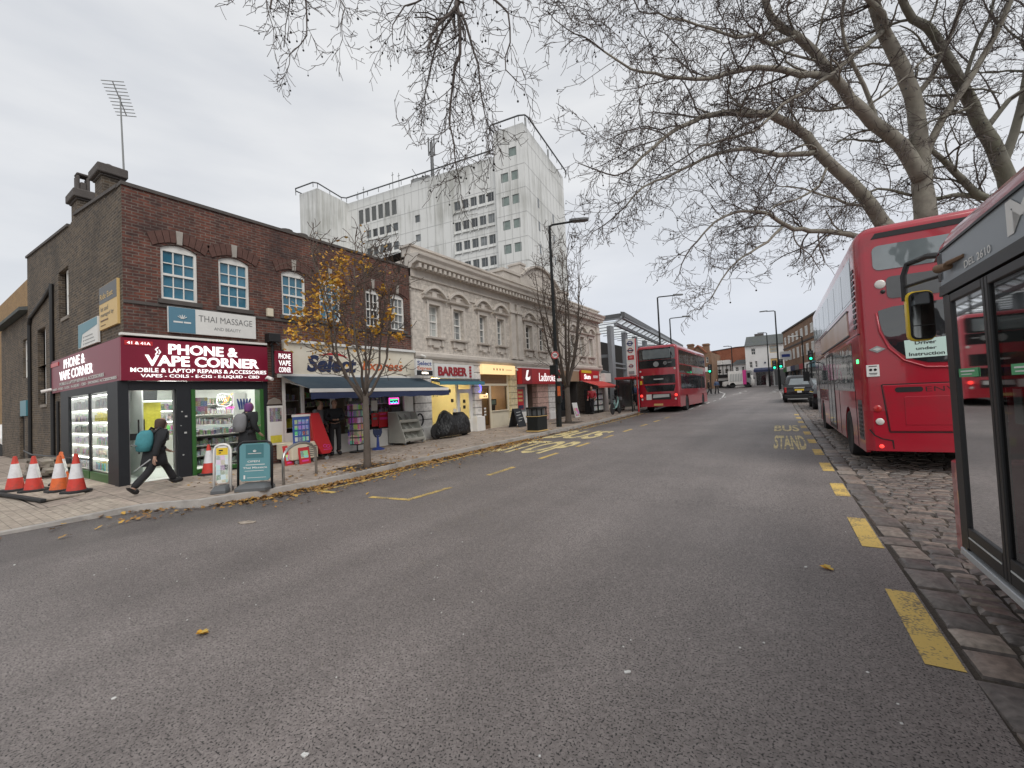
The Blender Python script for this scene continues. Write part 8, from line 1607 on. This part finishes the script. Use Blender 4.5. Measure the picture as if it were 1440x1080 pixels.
# young street trees
def young(label, x, y, h, r, stems, cfg, leaves=None):
    z = pz(y); t = thing('street_tree', label, 'tree', (x,y,z), 0, None); B_ = [MB(),MB()]; pts = []
    fork = stems['fork']; B_[0].tube([(x,y,z-.05),(x,y,z+.12),(x+.01,y,z+.6),(x,y+.01,z+fork)],[r*1.7,r*1.15,r*1.0,r*.92],10)
    for k in range(stems['n']):
        a = 6.2832*k/stems['n']+rnd.uniform(-.3,.3); sp = stems['spread']*rnd.uniform(.35,1.0) if k else .1; e = V((x+sp*math.cos(a),y+sp*math.sin(a),z+h*rnd.uniform(.82,1.0))); b = V((x,y,z+fork-rnd.uniform(0,.25))); m = b.lerp(e,.35)+V((sp*.25*math.cos(a),sp*.25*math.sin(a),-.1))
        limb(B_,[b,b.lerp(m,.5)+V((.05*math.cos(a),.05*math.sin(a),0)),m,m.lerp(e,.5)+rv(.06),e],r*.5,cfg['rmin']*1.6,cfg,stems['L0'],stems['ev'],.12)
    B_[0].build('trunk', M['bark_young'], t, smooth=True, uv=False, recalc=False); cr_ = B_[1].build('crown', M['twig_young'], t, uv=False, recalc=False)
    if leaves: leaves(t, B_[1])
    return t
YNG = dict(seg=[.16,.13,.10],wig=[.12,.16,.2],pull=[V((0,0,.45)),V((0,0,.5)),V((0,0,.3))],drop=[0,0,0],rmin=.0075,split=.018,rk=.6,lk=(.35,.65),space=[.20,.17],bare=[.1,.1])
def yl(t, mb0):
    mb = MB(); cl = [(-9.35,5.9,3.95,.42),(-9.55,5.6,3.65,.28),(-9.15,6.0,3.55,.32),(-9.1,6.2,4.6,.34),(-8.95,6.3,5.0,.24),(-9.0,6.35,4.2,.26),(-8.3,6.9,4.3,.12),(-8.15,7.0,3.7,.14),(-8.45,6.8,3.4,.16),(-8.9,6.45,3.25,.3),(-9.3,6.0,3.15,.34),(-8.0,7.1,3.2,.12),(-9.7,5.5,3.2,.2),(-8.6,6.7,4.9,.16),(-9.2,5.95,4.35,.3)]
    V0 = mb0.v
    for cx, cy, cz, s in cl:
        for i in range(int(280*s)): p = V((cx+.2,cy-.2,cz))+rv(s*.55); leafq(mb, p.x, p.y, p.z, rnd.uniform(.06,.10), 1.2)
    for i in range(110): p = V(rnd.choice(V0))+rv(.03); leafq(mb, p.x, p.y, p.z, rnd.uniform(.05,.085), 1.2)
    s_ = mb.build('leaves', M['leaf_yellow'], t, uv=False); s_['kind'] = 'stuff'
young('young street tree with clusters of yellow autumn leaves in front of the convenience store',-8.5,6.42,5.1,.075,dict(fork=1.75,n=8,spread=1.2,L0=.85,ev=.32),YNG,yl)
YN2 = dict(YNG); YN2['rmin'] = .009; YN2['seg'] = [.2,.16,.13]; YN2['space'] = [.30,.26]
young('bare upright young tree with many dark stems behind the tall lamp column',-9.5,18.85,8.7,.14,dict(fork=1.7,n=9,spread=2.1,L0=1.2,ev=.46),YN2)
for x, y, s in ((-8.75,6.42,.42),(-9.5,18.85,.6)):
    mb = MB(); mb.prism([(x-s,y-s*1.1),(min(x+s,-8.37),y-s*1.1),(min(x+s,-8.37),y+s*2.2),(x-s*.2,y+s*1.6),(x-s,y+s*.6)],'z',pz(y)-.04,pz(y)+.003); struct(mb.build('tree_pit', M['earth']))
